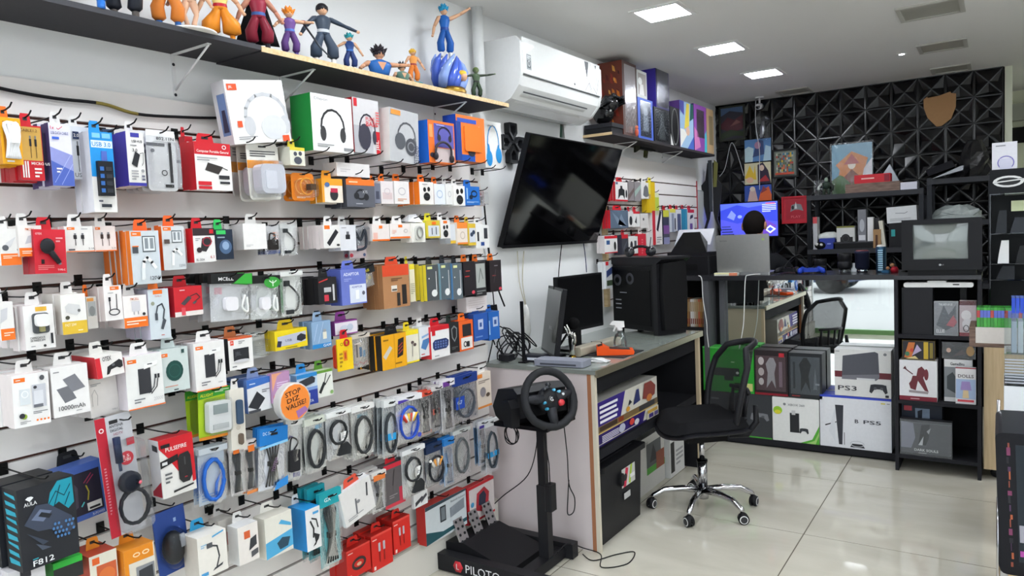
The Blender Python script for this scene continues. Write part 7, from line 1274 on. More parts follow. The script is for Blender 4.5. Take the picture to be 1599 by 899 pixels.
tag(t, 'small pale box with an orange end before the laptop', 'box')
# printer
t = empty('printer', (.255, 4.80, CT+.0006)); MB().rbox(-.185, .185, .0, .27, 0, .125, '1b1b1e', r=.015, axis=2).build('body', 'plastic', t)
MB().box(-.155,.155,.10,.26,.1255,.15,'202023').build('lid', 'plastic', t)
MB().add([(-.13,.1,.15),(.13,.1,.15),(.11,.17,.22),(.05,.2,.29),(-.07,.2,.29),(-.11,.17,.22),(-.13,.11,.15),(.13,.11,.15),(.11,.18,.22),(.05,.21,.29),(-.07,.21,.29),(-.11,.18,.22)], [(0,1,2,3,4,5),(11,10,9,8,7,6),(0,5,11,6),(1,2,8,7),(3,4,10,9),(4,5,11,10),(2,3,9,8)], '151517').build('paper_tray', 'plastic', t)
MB().add([(-.14,.205,.2),(.12,.205,.2),(.14,.25,.31),(-.12,.25,.31),(-.14,.207,.2),(.12,.207,.2),(.14,.252,.31),(-.12,.252,.31)], [(0,1,2,3),(7,6,5,4),(0,3,7,4),(1,2,6,5),(2,3,7,6)], 'e2e2ea').build('paper', 'card', t)
MB().box(-.1,.1,-.004,-.0005,.03,.075,'101012').build('output_slot', 'plastic', t)
tag(t, 'black printer with paper standing in its tray', 'printer')
# controllers, lenses, cups
def controller(lbl, x, y, c, rz):
    t = empty('game_controller', (x, y, CT+.001), rz); m = MB().rbox(-.05,.05,-.03,.03,.012,.036,c,r=.016,axis=2)
    m.build('body', 'plastic', t)
    for s_ in (-1,1): MB().tube([(s_*.045,.0,.026),(s_*.065,-.03,.02),(s_*.07,-.055,.012)], [.02,.017,.011], c, 8).build('grip', 'plastic', t)
    for s_ in (-1,1): MB().lathe([(.0,.012),(.008,.012),(.009,.008),(.005,.0)], (s_*.02,-.012,.036), '18181a', 10).build('thumbstick', 'rubber', t)
    return tag(t, lbl, 'controller')
controller('bright blue game controller on the counter', 1.07, 4.83, '2440a8', .3)
controller('black game controller beside the blue one', .935, 4.87, '1d1d20', -.2)
def lens(lbl, x, y, prof, cols, base=None):
    t = empty('camera_lens', (x, y, CT+.001))
    if base: MB().lathe([(0,0),(base*.9,0),(base,.006),(base*.8,.018),(0,.018)], (0,0,0), 'b8bcc0', 18).build('cap', 'acrylic', t)
    MB().lathe(prof, (0,0,.019 if base else 0), cols, 20).build('barrel', 'plastic', t)
    MB().lathe([(0,prof[-1][1]-.004),(prof[-1][0]*.9,prof[-1][1]-.004)], (0,0,.019 if base else 0), '2a3040', 16).build('front_glass', 'gloss', t)
    return tag(t, lbl, 'camera lens', 'camera lenses on the counter')
LP = lambda r, h: [(0,0),(r*.8,0),(r,.012),(r,h*.4),(r*.94,h*.42),(r*.94,h*.52),(r*1.02,h*.54),(r*1.02,h*.85),(r,h),(r*.9,h)]
BC = ['1c1c1e','1c1c1e','1f1f22','2c2c30','2c2c30','1c1c1e','202023','1c1c1e','2a2a2c']
lens('short black camera lens by the blue controller', 1.10, 4.98, LP(.036,.085), BC)
lens('black camera lens on a clear cap', 1.25, 4.94, LP(.042,.10), BC, .036)
t = empty('travel_mug', (1.352, 4.92, CT+.001)); MB().lathe([(0,0),(.03,0),(.034,.008),(.03,.016)], (0,0,0), 'b8bcc4', 18).build('foot', 'chrome', t); MB().lathe([(.03,.016),(.041,.03),(.042,.115),(.043,.116),(.043,.13),(0,.132)], (0,0,0), ['1d2030','1f2234','1f2234','22253a','22253a'], 20).build('body', 'plastic', t); MB().lathe([(0,.136),(.033,.136),(.036,.130)], (0,0,0), '6a3438', 18).build('lid', 'plastic', t)
tag(t, 'dark navy travel mug with a red-brown lid', 'mug')
t = empty('glue_can', (1.46, 4.90, CT+.001)); MB().lathe([(0,0),(.028,0),(.029,.004),(.029,.15),(.026,.155)], (0,0,0), '3a5a74', 20).build('body', 'metal', t); MB().lathe([(.026,.155),(.02,.165),(.0,.168)], (0,0,0), 'c8c4bc', 16).build('lid', 'plastic', t)
MB().art(.03,.13,[('r',0,.1*k,.9,.1*k+.06,'a8d0e4') for k in range(10)], y=-.0295, z0=.012).build('label', 'card', t)
tag(t, 'tall blue can with pale lettering on the counter', 'can')
t = empty('small_toy', (1.535, 4.86, CT+.001)); MB().loft([(0,0,0,.02,.016),(0,0,.02,.022,.018),(0,0,.034,.014,.012)], 'b02434', 12).build('body', 'plastic', t); MB().ball((-.012,0,.045),.013,'c8946c',10,7).build('head','plastic',t); MB().ball((-.014,.004,.052),(.014,.013,.008),'2a201c',10,5,0,.6).build('hair','plastic',t)
tag(t, 'tiny red toy figure at the edge of the tube television', 'toy')
t = empty('small_toy', (1.49, 4.835, CT+.001)); MB().rbox(-.02,.02,-.012,.012,0,.016,'2a5a7c',r=.004).build('body','plastic',t); MB().ball((.012,0,.028),.010,'b8845c',10,6).build('head','plastic',t)
tag(t, 'tiny teal toy in front of the blue can', 'toy')
o = MB().box(-.016,.016,-.008,.008,0,.055,'a8aaac').build('metal_tin', 'metal', loc=(1.30, 4.965, CT+.001)); tag(o, 'small silver tin between the lens and the mug', 'tin')
cord('black cable lying across the counter by the laptop', [(.87,4.90,CT+.005),(.92,4.97,CT+.09),(.98,5.0,CT+.11),(1.02,5.05,CT+.006)], .003)
# ================================================================ back desk, monitor, person
t = empty('back_desk', (0,0,0)); MB().box(0.0, .80, 5.92, YB-.03, .86, .885, '2a2a2c').build('desktop', 'matte', t); MB().box(.0,.02,5.94,YB-.03,0,.86,'222224').build('side_panel','matte',t); MB().box(.78,.80,5.94,YB-.03,0,.86,'222224').build('side_panel','matte',t)
tag(t, 'dark desk below the wall posters, mostly hidden', 'desk')
t = empty('gaming_monitor', (.297, 6.24, .886)); W, H = .495, .295; z0 = 1.33-.886
MB().rbox(-W/2, W/2, 0, .03, z0-.012, z0+H, '121214', r=.006).build('housing', 'plastic', t)
A = [('r',0,0,1,1,'2f3cae'),('p',[(0,.55),(.3,.4),(.6,.5),(1,.42),(1,0),(0,0)],'4448b8'),('p',[(0,1),(0,.8),(.3,.95),(.5,.86),(1,.95),(1,1)],'4a5cc8'),('p',[(.12,.6),(.2,.8),(.28,.66),(.24,.5)],'6a78d4'),('p',[(.62,.1),(.78,.5),(.98,.3),(.9,.05)],'5a3c9c'),('p',[(.78,.2),(.87,.32),(.97,.2),(.87,.08)],'c8d4f4'),('p',[(.82,.2),(.87,.27),(.93,.2),(.87,.13)],'3c4cb8'),('r',.02,.06,.24,.1,'1c2458'),('r',.02,.14,.22,.18,'222a60'),('r',.02,.22,.2,.26,'222a60'),('r',.02,.3,.18,.33,'2a326c'),('n',.74,.7,.98,.95,5,'a8b4e8'),('r',.8,.93,.96,.97,'a04870'),('n',.3,.02,.74,.08,1,'8a94dc'),('e',.35,.6,.04,.05,'7888dc')]
MB().box(-W/2+.01, W/2-.01, -.002, -.0003, z0, z0+H-.01, '2f3cae').art(W-.02, H-.01, A, y=-.002, z0=z0).build('screen', 'screen', t)
MB().box(-.03,.03,.03,.06,.01,z0+.15,'141416').build('stand_neck', 'plastic', t); MB().rbox(-.12,.12,-.06,.09,0,.012,'141416',r=.03,axis=2).build('stand_foot', 'plastic', t)
tag(t, 'glowing blue computer screen below the posters', 'monitor')
t = empty('swivel_stool', (.515, 5.56, 0)); MB().lathe([(0,.36),(.19,.36),(.2,.375),(.2,.395),(.18,.41),(0,.415)], (0,0,0), '1c1c1e', 20).build('seat', 'fabric', t); MB().cyl((0,0,.06),(0,0,.36),.022,'8a8a8c',n=12).build('column','chrome',t); MB().lathe([(0,0),(.2,0),(.2,.015),(.04,.06),(0,.06)], (0,0,0), '1c1c1e', 20).build('foot','plastic',t)
tag(t, 'black stool hidden behind the counter', 'stool')
def person():
    cx, cy = .515, 5.56
    Vv = []; E_ = []; Rr = []
    def add(p, r, par=None):
        Vv.append(Vector(p)); Rr.append(r if isinstance(r, tuple) else (r, r))
        if par is not None: E_.append((par, len(Vv)-1))
        return len(Vv)-1
    pel = add((cx,cy,.50), (.155,.12)); s1 = add((cx,cy+.01,.66), (.145,.105), pel); s2 = add((cx,cy+.02,.86), (.155,.11), s1); s3 = add((cx,cy+.03,1.06), (.165,.11), s2); s4 = add((cx,cy+.03,1.19), (.10,.08), s3)
    nk = add((cx,cy+.035,1.28), (.056,.058), s4); h0 = add((cx,cy+.045,1.345), (.062,.075), nk); h1 = add((cx,cy+.05,1.42), (.076,.092), h0); h2 = add((cx,cy+.045,1.49), (.066,.08), h1)
    for s in (-1, 1):
        a = add((cx+s*.16,cy+.03,1.155), .066, s3); b = add((cx+s*.225,cy+.04,1.10), .062, a); c = add((cx+s*.265,cy+.12,.98), .047, b); d = add((cx+s*.255,cy+.20,.90), .042, c); e = add((cx+s*.20,cy+.36,.905), .03, d); f = add((cx+s*.17,cy+.43,.905), (.038,.018), e)
        for k in range(4):
            u = (k-1.5)*.018; g_ = add((cx+s*.17+u,cy+.475,.908), .0088, f); h_ = add((cx+s*.165+u,cy+.50+.006*(k in (1,2)),.903), .0082, g_); add((cx+s*.163+u,cy+.518+.008*(k in (1,2)),.894), .0072, h_)
        g_ = add((cx+s*.135,cy+.445,.903), .010, f); add((cx+s*.118,cy+.475,.898), .0085, g_)
        l0 = add((cx+s*.09,cy+.04,.48), .085, pel); l1 = add((cx+s*.12,cy+.22,.475), .078, l0); l2 = add((cx+s*.13,cy+.41,.47), .058, l1); l3 = add((cx+s*.13,cy+.42,.28), .052, l2); l4 = add((cx+s*.13,cy+.42,.10), .036, l3); l5 = add((cx+s*.13,cy+.46,.045), (.042,.035), l4); add((cx+s*.13,cy+.56,.035), (.04,.028), l5)
    me = bpy.data.meshes.new('p'); me.from_pydata([tuple(v) for v in Vv], E_, [])
    o = bpy.data.objects.new('p', me); COL.objects.link(o)
    sk = o.modifiers.new('s', 'SKIN'); sk.use_smooth_shade = True
    for i, r in enumerate(Rr): me.skin_vertices[0].data[i].radius = r; me.skin_vertices[0].data[i].use_root = (i == 0)
    ss = o.modifiers.new('u', 'SUBSURF'); ss.levels = 2; ss.render_levels = 2
    dg = bpy.context.evaluated_depsgraph_get(); ev = o.evaluated_get(dg); m2 = bpy.data.meshes.new_from_object(ev)
    mb = MB(); cols = []
    for p in m2.polygons:
        z, y, x = p.center.z, p.center.y, p.center.x
        if z > 1.262 or (y > cy+.22 and z > .84 and abs(x-cx) > .08): c = 'c09078'
        elif abs(x-cx) > .2 and z < 1.0 and z > .8 and y > cy+.09: c = 'c09078'
        elif z < .09: c = '2a2a2c'
        elif z < .56: c = '2c3040'
        else: c = '17181b'
        cols.append(c)
    mb.add([tuple(v.co) for v in m2.vertices], [tuple(p.vertices) for p in m2.polygons], cols, True)
    for s in (-1, 1): mb.ball((cx+s*.083, cy+.045, 1.415), (.012,.02,.032), 'b8866c', 8, 6)
    mb.ball((cx, cy+.145, 1.40), (.012,.016,.02), 'c09078', 8, 6)
    bpy.data.objects.remove(o)
    root = mb.build('person', 'matte')
    hm = MB()
    V = []; F = []; nu, nv = 20, 12
    for j in range(nv+1):
        for i in range(nu):
            q = 2*math.pi*i/nu; sy = math.sin(q)          # sy>0: face side
            tmax = .50 if sy > .35 else (.60 if sy > -.1 else .80)
            t_ = math.pi*tmax*j/nv
            V.append((cx+.082*math.sin(t_)*math.cos(q), cy+.045+.103*math.sin(t_)*sy, 1.43+.104*math.cos(t_)))
    for j in range(nv):
        for i in range(nu): F.append((j*nu+i, j*nu+(i+1)%nu, (j+1)*nu+(i+1)%nu, (j+1)*nu+i))
    hm.add(V, F, '1a1614', True).build('hair', 'fabric', root)
    MB().ball((cx-.03, cy+.137, 1.425), (.013,.006,.008), 'f0f0f0', 8, 5).ball((cx+.03, cy+.137, 1.425), (.013,.006,.008), 'f0f0f0', 8, 5).ball((cx-.03, cy+.142, 1.425), .005, '2a1c14', 6, 4).ball((cx+.03, cy+.142, 1.425), .005, '2a1c14', 6, 4).build('eyes', 'gloss', root)
    MB().rbox(cx-.024, cx+.024, cy+.128, cy+.136, 1.362, 1.370, '9a5a50', r=.003).build('mouth', 'matte', root)
    tag(root, 'person with short dark hair in a black shirt, seen from behind', 'person')
person()
# ================================================================ shelving against the black wall
RY = 5.98
def rack(nm, x0, x1, zs, zt, lbl):
    t = empty(nm, (0,0,0))
    for x in (x0, x1-.03):
        for y in (RY, YB-.08): MB().box(x, x+.03, y, y+.03, 0, zt, '26272a').build('post', 'metal', t)
    for z in zs: MB().box(x0, x1, RY-.004, YB-.05, z-.036, z, '35363a').build('shelf_board', 'plastic', t)
    return tag(t, lbl, 'shelving')
rack('metal_rack', .815, 1.605, (.45, .85, 1.215, 1.63), 1.635, 'wide black metal shelving against the facetted wall')
rack('metal_rack', 1.625, 2.02, (.5, .95, 1.392, 1.69), 1.70, 'narrow black metal shelving below the brown shield')
def RB(lbl, nm, xl, xr, yt, zb, c, art=(), y=RY+.05, depth=.12, rot=0, cat='box', mat='card', top=None):
    a = on(xl, (yt+300)/2, 1, y).x; b = on(xr, (yt+300)/2, 1, y).x; W = b-a; H = on((xl+xr)/2, yt, 1, y).z-zb
    r = empty(nm, ((a+b)/2, y, zb), rot=(0, rot, 0)); MB().box(-W/2, W/2, 0, depth, 0, H, c, top=top).build('carton', mat, r)
    if art: MB().art(W, H, art).build('printed_front', mat, r)
    return tag(r, lbl, cat), W, H
r, W, H = RB('sleeved picture with orange and green shapes on the rack', 'sleeved_picture', 1299, 1362, 224, 1.6305, '6a9ab0', [('p',[(.1,.1),(.2,.5),(.1,.6),(.5,.85),(.9,.7),(.8,.45),(.95,.2)],'c87a34'),('p',[(.0,.0),(.5,.0),(.6,.25),(.2,.4),(0,.3)],'4a6a3c'),('p',[(.7,.1),(1,.1),(1,.7),(.8,.5)],'d4d4d8'),('e',.5,.6,.1,.1,'e8dcc8'),('p',[(.3,.35),(.5,.5),(.7,.35),(.5,.2)],'7a3c24'),('p',[(.3,.6),(.5,.8),(.7,.6)],'a84a3c')], y=6.30, depth=.01, cat='picture')
MB().box(-W/2-.01, W/2+.01, -.012, -.010, 0, H+.012, 'ffffff').build('sleeve', 'film', r)
_, _, HW = RB('flat walnut drawer box with a brass knob', 'drawer_box', 1320, 1405, 285, 1.6305, '6a5044', [('e',.43,.6,.02,.12,'c8a868')], y=RY+.03, depth=.2, mat='walnut')
o, W, H = RB('flat red game box on the walnut drawer', 'game_box', 1334, 1390, 272, 1.6305+HW, 'c42430', [('n',.2,.4,.8,.7,1,'f0c0b8'),('r',.84,.1,.98,.9,'8a2030')], y=RY+.06, depth=.12)
o.location.z = 1.6305+HW+.001
RB('blank white box beside the walnut drawer', 'white_box', 1406, 1432, 284, 1.6305, 'd4d4e0', (), y=RY+.03, depth=.06)
o = MB().add([(-.14,0,0),(.10,0,0),(.0,0,.21),(-.14,.05,0),(.10,.05,0),(.0,.05,.21)], [(0,1,2),(5,4,3),(0,1,4,3),(1,2,5,4),(2,0,3,5)], ['c4ccd4','b8b8b8','b8b8b8','a8b8c8','c8c090']).build('open_book', 'card', loc=(1.36, 6.255, 1.6305)); tag(o, 'triangular open book leaning behind the red game box', 'book')
t = empty('robot_toy', (.95, RY+.05, 1.6305)); MB().loft([(-.02,0,0,.012,.014),(-.016,0,.04,.012,.012),(-.006,0,.05,.014,.014)], '3a443c', 8).loft([(.02,0,0,.012,.014),(.016,0,.04,.012,.012),(.006,0,.05,.014,.014)], '3a443c', 8).loft([(0,0,.045,.022,.018),(0,0,.09,.032,.022),(0,0,.10,.016,.014)], '2c3830', 10).ball((0,0,.115), (.014,.014,.018), '8a9a8c', 8, 6).tube([(-.03,0,.088),(-.055,-.01,.06),(-.05,-.03,.04)], .009, 'a8aca8', 6).tube([(.03,0,.088),(.05,-.01,.06),(.045,-.02,.03)], .009, '2c302c', 6).build('body', 'plastic', t); MB().box(-.10,.05,.05,.10,.0,.12,'b0b4b4').build('case','film',t)
tag(t, 'small dark green robot toy by a clear case', 'toy')
# middle shelf
Z2 = 1.2155
RB('low royal blue carton with a wrapped bag on it', 'blue_carton', 1279, 1303, 372, Z2, '2c3c94', [('n',.5,.4,.9,.6,1,'8a98d8')], y=RY+.02)
o = MB().loft([(0,0,0,.085,.05),(0,0,.02,.09,.055),(.01,0,.04,.07,.04),(.02,0,.055,.03,.02)], 'c8ccc8', 12).build('wrapped_bag', 'foil', loc=(.945, RY+.09, 1.291)); tag(o, 'crumpled clear bag on the blue carton', 'bag')
RB('white camera carton on the black tray', 'camera_carton', 1306, 1334, 353, Z2+.052, 'c8c8c6', [('e',.5,.2,.26,.3,'1a1a1c'),('r',.2,.0,.9,.3,'1c1c1e'),('o',.5,.2,.2,.22,.05,'3a3a3c'),('r',0,.9,1,1,'7a7a3c')], y=RY+.03, depth=.12)
o = MB().box(-.14,.14,0,.2,0,.048,'161618').box(-.142,.142,-.003,.0,.04,.05,'3a3a3e').build('black_tray', 'plastic', loc=(1.14, RY+.02, Z2)); tag(o, 'flat black tray under the camera carton', 'tray')
RB('upright grey carton with a silver picture', 'slim_carton', 1339, 1352, 327, Z2+.05, '77787e', [('e',.5,.5,.3,.2,'b0b2b8'),('r',.1,.04,.9,.2,'d0d0d4')], y=RY+.05, depth=.05)
RB('upright white carton beside a black one', 'slim_carton', 1354, 1363, 339, Z2+.05, 'e0e0e0', (), y=RY+.05, depth=.08)
RB('upright black carton between the white ones', 'slim_carton', 1364, 1373, 340, Z2, '2a2a2c', (), y=RY+.10, depth=.05)
RB('small kraft carton with a dark slot', 'slim_carton', 1363, 1375, 358, Z2, 'a07c54', [('r',.3,.0,.6,.7,'4a2c1c')], y=RY+.01, depth=.06)
RB('tall thin cream book leaning on the shelf', 'thin_book', 1377, 1383, 344, Z2, 'd4d0c0', (), y=RY+.02, depth=.1, rot=-.12, cat='book')
RB('white carton with a wire pictured, standing on black boxes', 'white_carton', 1385, 1432, 322, 1.395, 'd6d8da', [('l',[(.3,.6),(.6,.56),(.7,.64)],.02,'6a6e72'),('n',.1,.1,.8,.3,3,'b0b2b4')], y=RY+.02, depth=.16, rot=-.04)
o = MB().box(-.10,.12,0,.2,0,.175,'1d1d20').box(-.085,-.06,-.003,0,.08,.13,'3a9c9c').build('black_carton', 'plastic', loc=(1.48, RY+.02, Z2)); tag(o, 'black carton with a teal mark behind the tube television', 'box')
o = MB().box(0,.03,0,.1,0,.25,'c8c8c8',front='b0b0b4').box(0,.03,-.002,-.0004,.2,.25,'c04a50').build('slim_box', 'card', loc=(.855, RY+.02, Z2)); tag(o, 'slim pale box with a red top beside the rack post', 'box')
o = MB().ball((0,0,.03),(.045,.035,.03),'1b1b1d',10,6).ball((-.02,-.03,.04),(.012,.008,.012),'e0e0dc',8,5).ball((.012,-.032,.036),(.012,.008,.01),'e0e0dc',8,5).build('plush_toy', 'fabric', loc=(.905, RY+.03, Z2)); tag(o, 'small black and white soft toy on the shelf', 'toy')
# narrow rack load
def rubbish(lbl, loc, R_, H, col, mat, seed):
    rnd = random.Random(seed); rings = []; n = 14; V = []; F = []
    for j in range(7):
        v = j/6; rr = (1-.25*v-.5*max(0,v-.6)*1.6)
        for i in range(n):
            q = 2*math.pi*i/n; k = 1+rnd.uniform(-.14,.14); V.append((R_[0]*rr*k*math.cos(q), R_[1]*rr*k*math.sin(q), H*v+(rnd.uniform(-.012,.012) if 0 < j else 0)))
    V.append((0,0,H*1.02))
    for j in range(6):
        for i in range(n): F.append((j*n+i, j*n+(i+1)%n, (j+1)*n+(i+1)%n, (j+1)*n+i))
    for i in range(n): F.append((6*n+i, 6*n+(i+1)%n, 7*n))
    o = MB().add(V, F, col).build('plastic_bag', mat, loc=loc); return tag(o, lbl, 'bag')
rubbish('shiny black bin bag on top of the narrow rack', (1.905, 6.17, 1.692), (.105,.11), .26, '17171a', 'foil', 3)
t = empty('black_case', (1.655, 6.13, 1.70), rot=(0,-.32,0)); MB().box(-.02,.15,-.06,.12,.025,.075,'222226').build('case', 'matte', t)
tag(t, 'black box tilted against the bin bag', 'box')
t = empty('silver_device', (1.72, 6.00, 1.6925), rot=(0,-.2,0)); MB().prism([(-.06,.012),(.13,.02),(.14,.05),(.12,.05)], -.04, .05, '8a8c90').build('body', 'metal', t)
tag(t, 'slim silver device under the tilted black box', 'device')
rubbish('cloudy clear plastic bag on the lower narrow shelf', (1.80, 6.12, 1.394), (.17,.12), .10, 'a8b0ae', 'foil', 5)
# ================================================================ posters on the facetted wall
def poster(lbl, px0, px1, py0, py1, art, frame=None, c='30343c', y=YB-.026, glass=False):
    ym = (py0+py1)/2; xm = (px0+px1)/2; a = on(px0, ym, 1, y).x; b = on(px1, ym, 1, y).x; z0 = on(xm, py1, 1, y).z; z1 = on(xm, py0, 1, y).z; W, H = b-a, z1-z0
    r = empty('poster' if not frame else 'framed_picture', ((a+b)/2, y, z0)); MB().box(-W/2, W/2, -.004, .0, 0, H, c).build('sheet', 'card', r); MB().art(W, H, art, y=-.004).build('print', 'gloss' if glass else 'card', r)
    if frame:
        m = MB(); f = .014
        for q in ((-W/2-f,W/2+f,-f,0),(-W/2-f,W/2+f,H,H+f),(-W/2-f,-W/2,0,H),(W/2,W/2+f,0,H)): m.box(q[0], q[1], -.016, 0, q[2], q[3], frame)
        m.build('frame', 'plastic', r)
    return tag(r, lbl, 'poster' if not frame else 'picture')
poster('dark glossy poster high in the wall corner', 1126, 1161, 168, 217, [('p',[(0,.5),(.3,.7),(.6,.6),(1,.75),(1,.3),(.5,.2),(0,.35)],'5a3038'),('p',[(0,.75),(.4,.9),(1,.8),(1,1),(0,1)],'5a7094'),('p',[(0,0),(.6,.1),(1,.05),(1,.2),(.4,.3),(0,.2)],'3a4434'),('p',[(.4,.4),(.7,.6),(.9,.5)],'8a5a58')], c='33303c', glass=True, frame='3a3c34')
poster('pale blue abstract poster above the others', 1163, 1204, 217, 252, [('p',[(0,0),(.3,0),(.35,.6),(.15,.7),(0,.6)],'b8d0d8'),('p',[(.7,0),(1,0),(1,.6),(.8,.7)],'a8c4d4'),('p',[(.3,.2),(.5,.95),(.72,.9),(.75,.3)],'3a4a74'),('e',.5,.72,.12,.16,'a8809c')], c='5a84b8')
poster('yellow and dark abstract poster in the middle', 1163, 1204, 254, 287, [('p',[(0,.3),(.2,.9),(.35,.5),(.4,.9),(.45,.2)],'dcb83c'),('p',[(.5,.0),(.5,.9),(.7,1),(.9,.6),(1,0)],'33283c'),('e',.66,.74,.09,.14,'dcc0ac'),('p',[(.5,.1),(.8,.4),(.95,.1)],'a83038'),('e',.2,.2,.14,.14,'e0b49c')], c='cfc8a8')
poster('blue and orange abstract poster above the screen', 1163, 1205, 289, 316, [('p',[(.5,.0),(.6,.6),(.9,.9),(1,.4),(1,0)],'d86434'),('p',[(.1,0),(.2,.7),(.4,.8),(.5,.1)],'c8a8a4'),('e',.3,.8,.1,.14,'d8c8b8'),('p',[(.6,.5),(.7,.95),(.85,.7)],'8a3c44')], c='3a56a8')
poster('black-framed picture of many small colours', 1209, 1244, 235, 275, [('r',.08,.06,.92,.94,'8a9288')]+[('r',.1+.08*i,.1+.09*j,.1+.08*i+.07,.1+.09*j+.08,random.choice(['5a6a54','a8483c','c8a83c','3a7a98','8a8c88','4a4a44','b8b8a8','c86a4a'])) for i in range(10) for j in range(9) if random.random() < .75]+[('r',.08,.06,.92,.14,'b84a34')], c='6a7068', frame='1b1b1d')
r = poster('red framed display with a silver controller inside', 1224, 1258, 309, 346, [('r',.1,.1,.95,.92,'b02838'),('p',[(.3,.42),(.36,.7),(.55,.76),(.8,.72),(.9,.44),(.7,.5),(.5,.5)],'8a8c90'),('e',.42,.6,.06,.08,'2a2c30'),('p',[(.5,.55),(.56,.84),(.62,.55)],'e0e2e4'),('t',.34,.16,.1,'PLAY','d86a70',.44)], c='c02c3c', frame='c4303c')
# brown shield
a = on(1442, 160, 1, YB-.03).x; b = on(1493, 160, 1, YB-.03).x; cx = (a+b)/2; hw = (b-a)/2; z1 = on(1468, 147, 1, YB-.03).z; z0 = on(1468, 197, 1, YB-.03).z; H = z1-z0
P_ = [(-hw*.76,H*.97),(-hw*.74,H*.93),(hw*.0,H*.96),(hw*.66,H*1.04),(hw*.7,H*.99),(hw,H*.96),(hw*.98,H*.55),(hw*.7,H*.2),(hw*.1,0),(-hw*.2,.0),(-hw*.75,H*.3),(-hw*.98,H*.62),(-hw,H*.9)]
o = MB().prism(P_, -.008, 0, 'a9825c').build('wall_shield', 'matte', loc=(cx, YB-.024, z0)); tag(o, 'plain brown shield plaque on the facetted wall', 'plaque')
# ceiling camera with a dangling cord
p = on(1186, 158, 1, 6.2); t = empty('security_camera', (p.x, 6.2, CEIL)); MB().lathe([(0,-.01),(.035,-.01),(.035,0)], (0,0,0), 'd8d8da', 14).cyl((0,0,-.01),(0,0,-.05),.008,'d8d8da',n=8).build('mount', 'plastic', t); MB().cyl((.0,.03,-.07),(.0,-.05,-.085),.024,'d0d0d4',n=14).build('body', 'plastic', t); MB().lathe([(0,-.051),(.018,-.051),(.02,-.049)], (0,0,-.085), '1c1c20', 12, axis=1).build('lens', 'gloss', t)
tag(t, 'small white security camera under the ceiling', 'camera')
cord('white cord dangling from the security camera', [(p.x-.03,6.2,CEIL-.02),(p.x-.04,6.22,2.25),(p.x-.02,6.24,2.05),(p.x-.03,6.27,1.9),(p.x-.04,6.30,1.72)], .003, 'c8c8cc')
t = empty('clear_case', (p.x, 6.28, 2.13)); MB().rbox(-.05,.05,-.03,.03,0,.19,'ffffff',r=.01).build('case', 'film', t); MB().loft([(-.01,0,.02,.012,.01),(0,0,.06,.02,.014),(0,0,.1,.024,.016),(.006,0,.15,.01,.01)], 'a8aab0', 8).build('model', 'metal', t)
MB().box(-.012,.012,.03,.06,.08,.10,'2a2a2c').build('wall_hook','plastic',t)
tag(t, 'clear case with a silver model hung under the camera', 'display case')
cord('white cord forking below the dark corner poster', [(.0+.03,6.33,1.86),(.08,6.33,1.93),(.13,6.33,2.12),(.16,6.33,2.12),(.2,6.33,2.0),(.24,6.33,1.85)], .003, 'b8b8bc')
# ================================================================ far right: behind and beside the cabinet
struct(MB().box(2.14, XR, YB+1.2, YB+1.29, 2.21, 2.35, 'a4a79c').build('trim_5', 'wall'))
t = empty('dark_panel', (2.09, YB+1.18, 2.02)); MB().box(.05, 1.2, 0, .03, 0, .13, '1c1d1c').build('panel', 'matte', t); tag(t, 'dark strip panel on the far pale green wall', 'panel')
t = empty('hook_rope', (2.105, 6.62, 1.95)); MB().tube([(0,0,0),(.002,0,.15),(-.002,0,.3),(0,0,.36)], .005, 'b8bc84', 6).build('rope', 'fabric', t); MB().tube([(-.022,0,.385),(-.012,0,.36),(0,0,.35),(.012,0,.36),(.022,0,.385)], .005, 'a8aa78', 6).build('fork', 'metal', t)
MB().box(.02,.03,-.005,.005,.30,.31,'a8aa78').build('peg','metal',t)
tag(t, 'pale green forked rod hanging beside the black wall', 'rod')
# pale wood cabinet on castors
t = empty('wood_cabinet', (2.24, 4.58, 0)); MB().box(-.255, .255, 0, .42, .055, .715, 'c0a984').build('carcass', 'oak', t); MB().box(-.24,.24,.001,.40,.716,.76,'3a4a46').build('recess_rail', 'pane', t)
for x in (-.20, .2):
    for y in (.06, .36): MB().lathe([(0,-.014),(.02,-.014),(.026,-.008),(.026,.008),(.02,.014),(0,.014)], (x, y, .0265), '1b1b1d', 14, axis=1).box(x-.02,x+.02,y-.012,y+.012,.045,.055,'2a2a2c').build('castor', 'plastic', t)
MB().box(-.24,.24,.02,.4,.761,.773,'4a4c48').build('top_board','matte',t)
tag(t, 'pale wood cabinet on black castors at the right edge', 'cabinet')
# acrylic tower with black header
t = empty('acrylic_display', (2.19, 4.62, .7738)); z = lambda q: q-.7738
for zz in (1.072, 1.157, 1.316, 1.524): MB().box(-.18, .18, 0, .3, z(zz)-.004, z(zz), 'ffffff').build('shelf_sheet', 'acrylic', t)
for x in (-.18, .175): MB().box(x, x+.005, 0, .3, .002, z(1.52), 'ffffff').build('side_sheet', 'acrylic', t)
MB().box(-.18,.18,.296,.3,.002,z(1.52),'1c1d1f').build('back_sheet', 'plastic', t); MB().box(-.18,.18,0,.3,0,.002,'ffffff').build('foot_sheet', 'acrylic', t)
hd = MB().box(-.18, .18, 0, .3, z(1.5245), z(1.65), '232427').build('header', 'matte', t)
MB().art(.20, .10, [('e',.36,.5,.34,.3,'d8d8d8'),('e',.36,.5,.26,.2,'232427'),('p',[(.0,.42),(.0,.5),(1,.7),(1,.6)],'232427'),('p',[(.02,.44),(.02,.5),(.98,.66),(.98,.6)],'dcdcdc')], y=-.001, x0=-.17, z0=z(1.535)).build('emblem', 'card', hd)
tag(t, 'clear acrylic display tower with a black header', 'display stand')
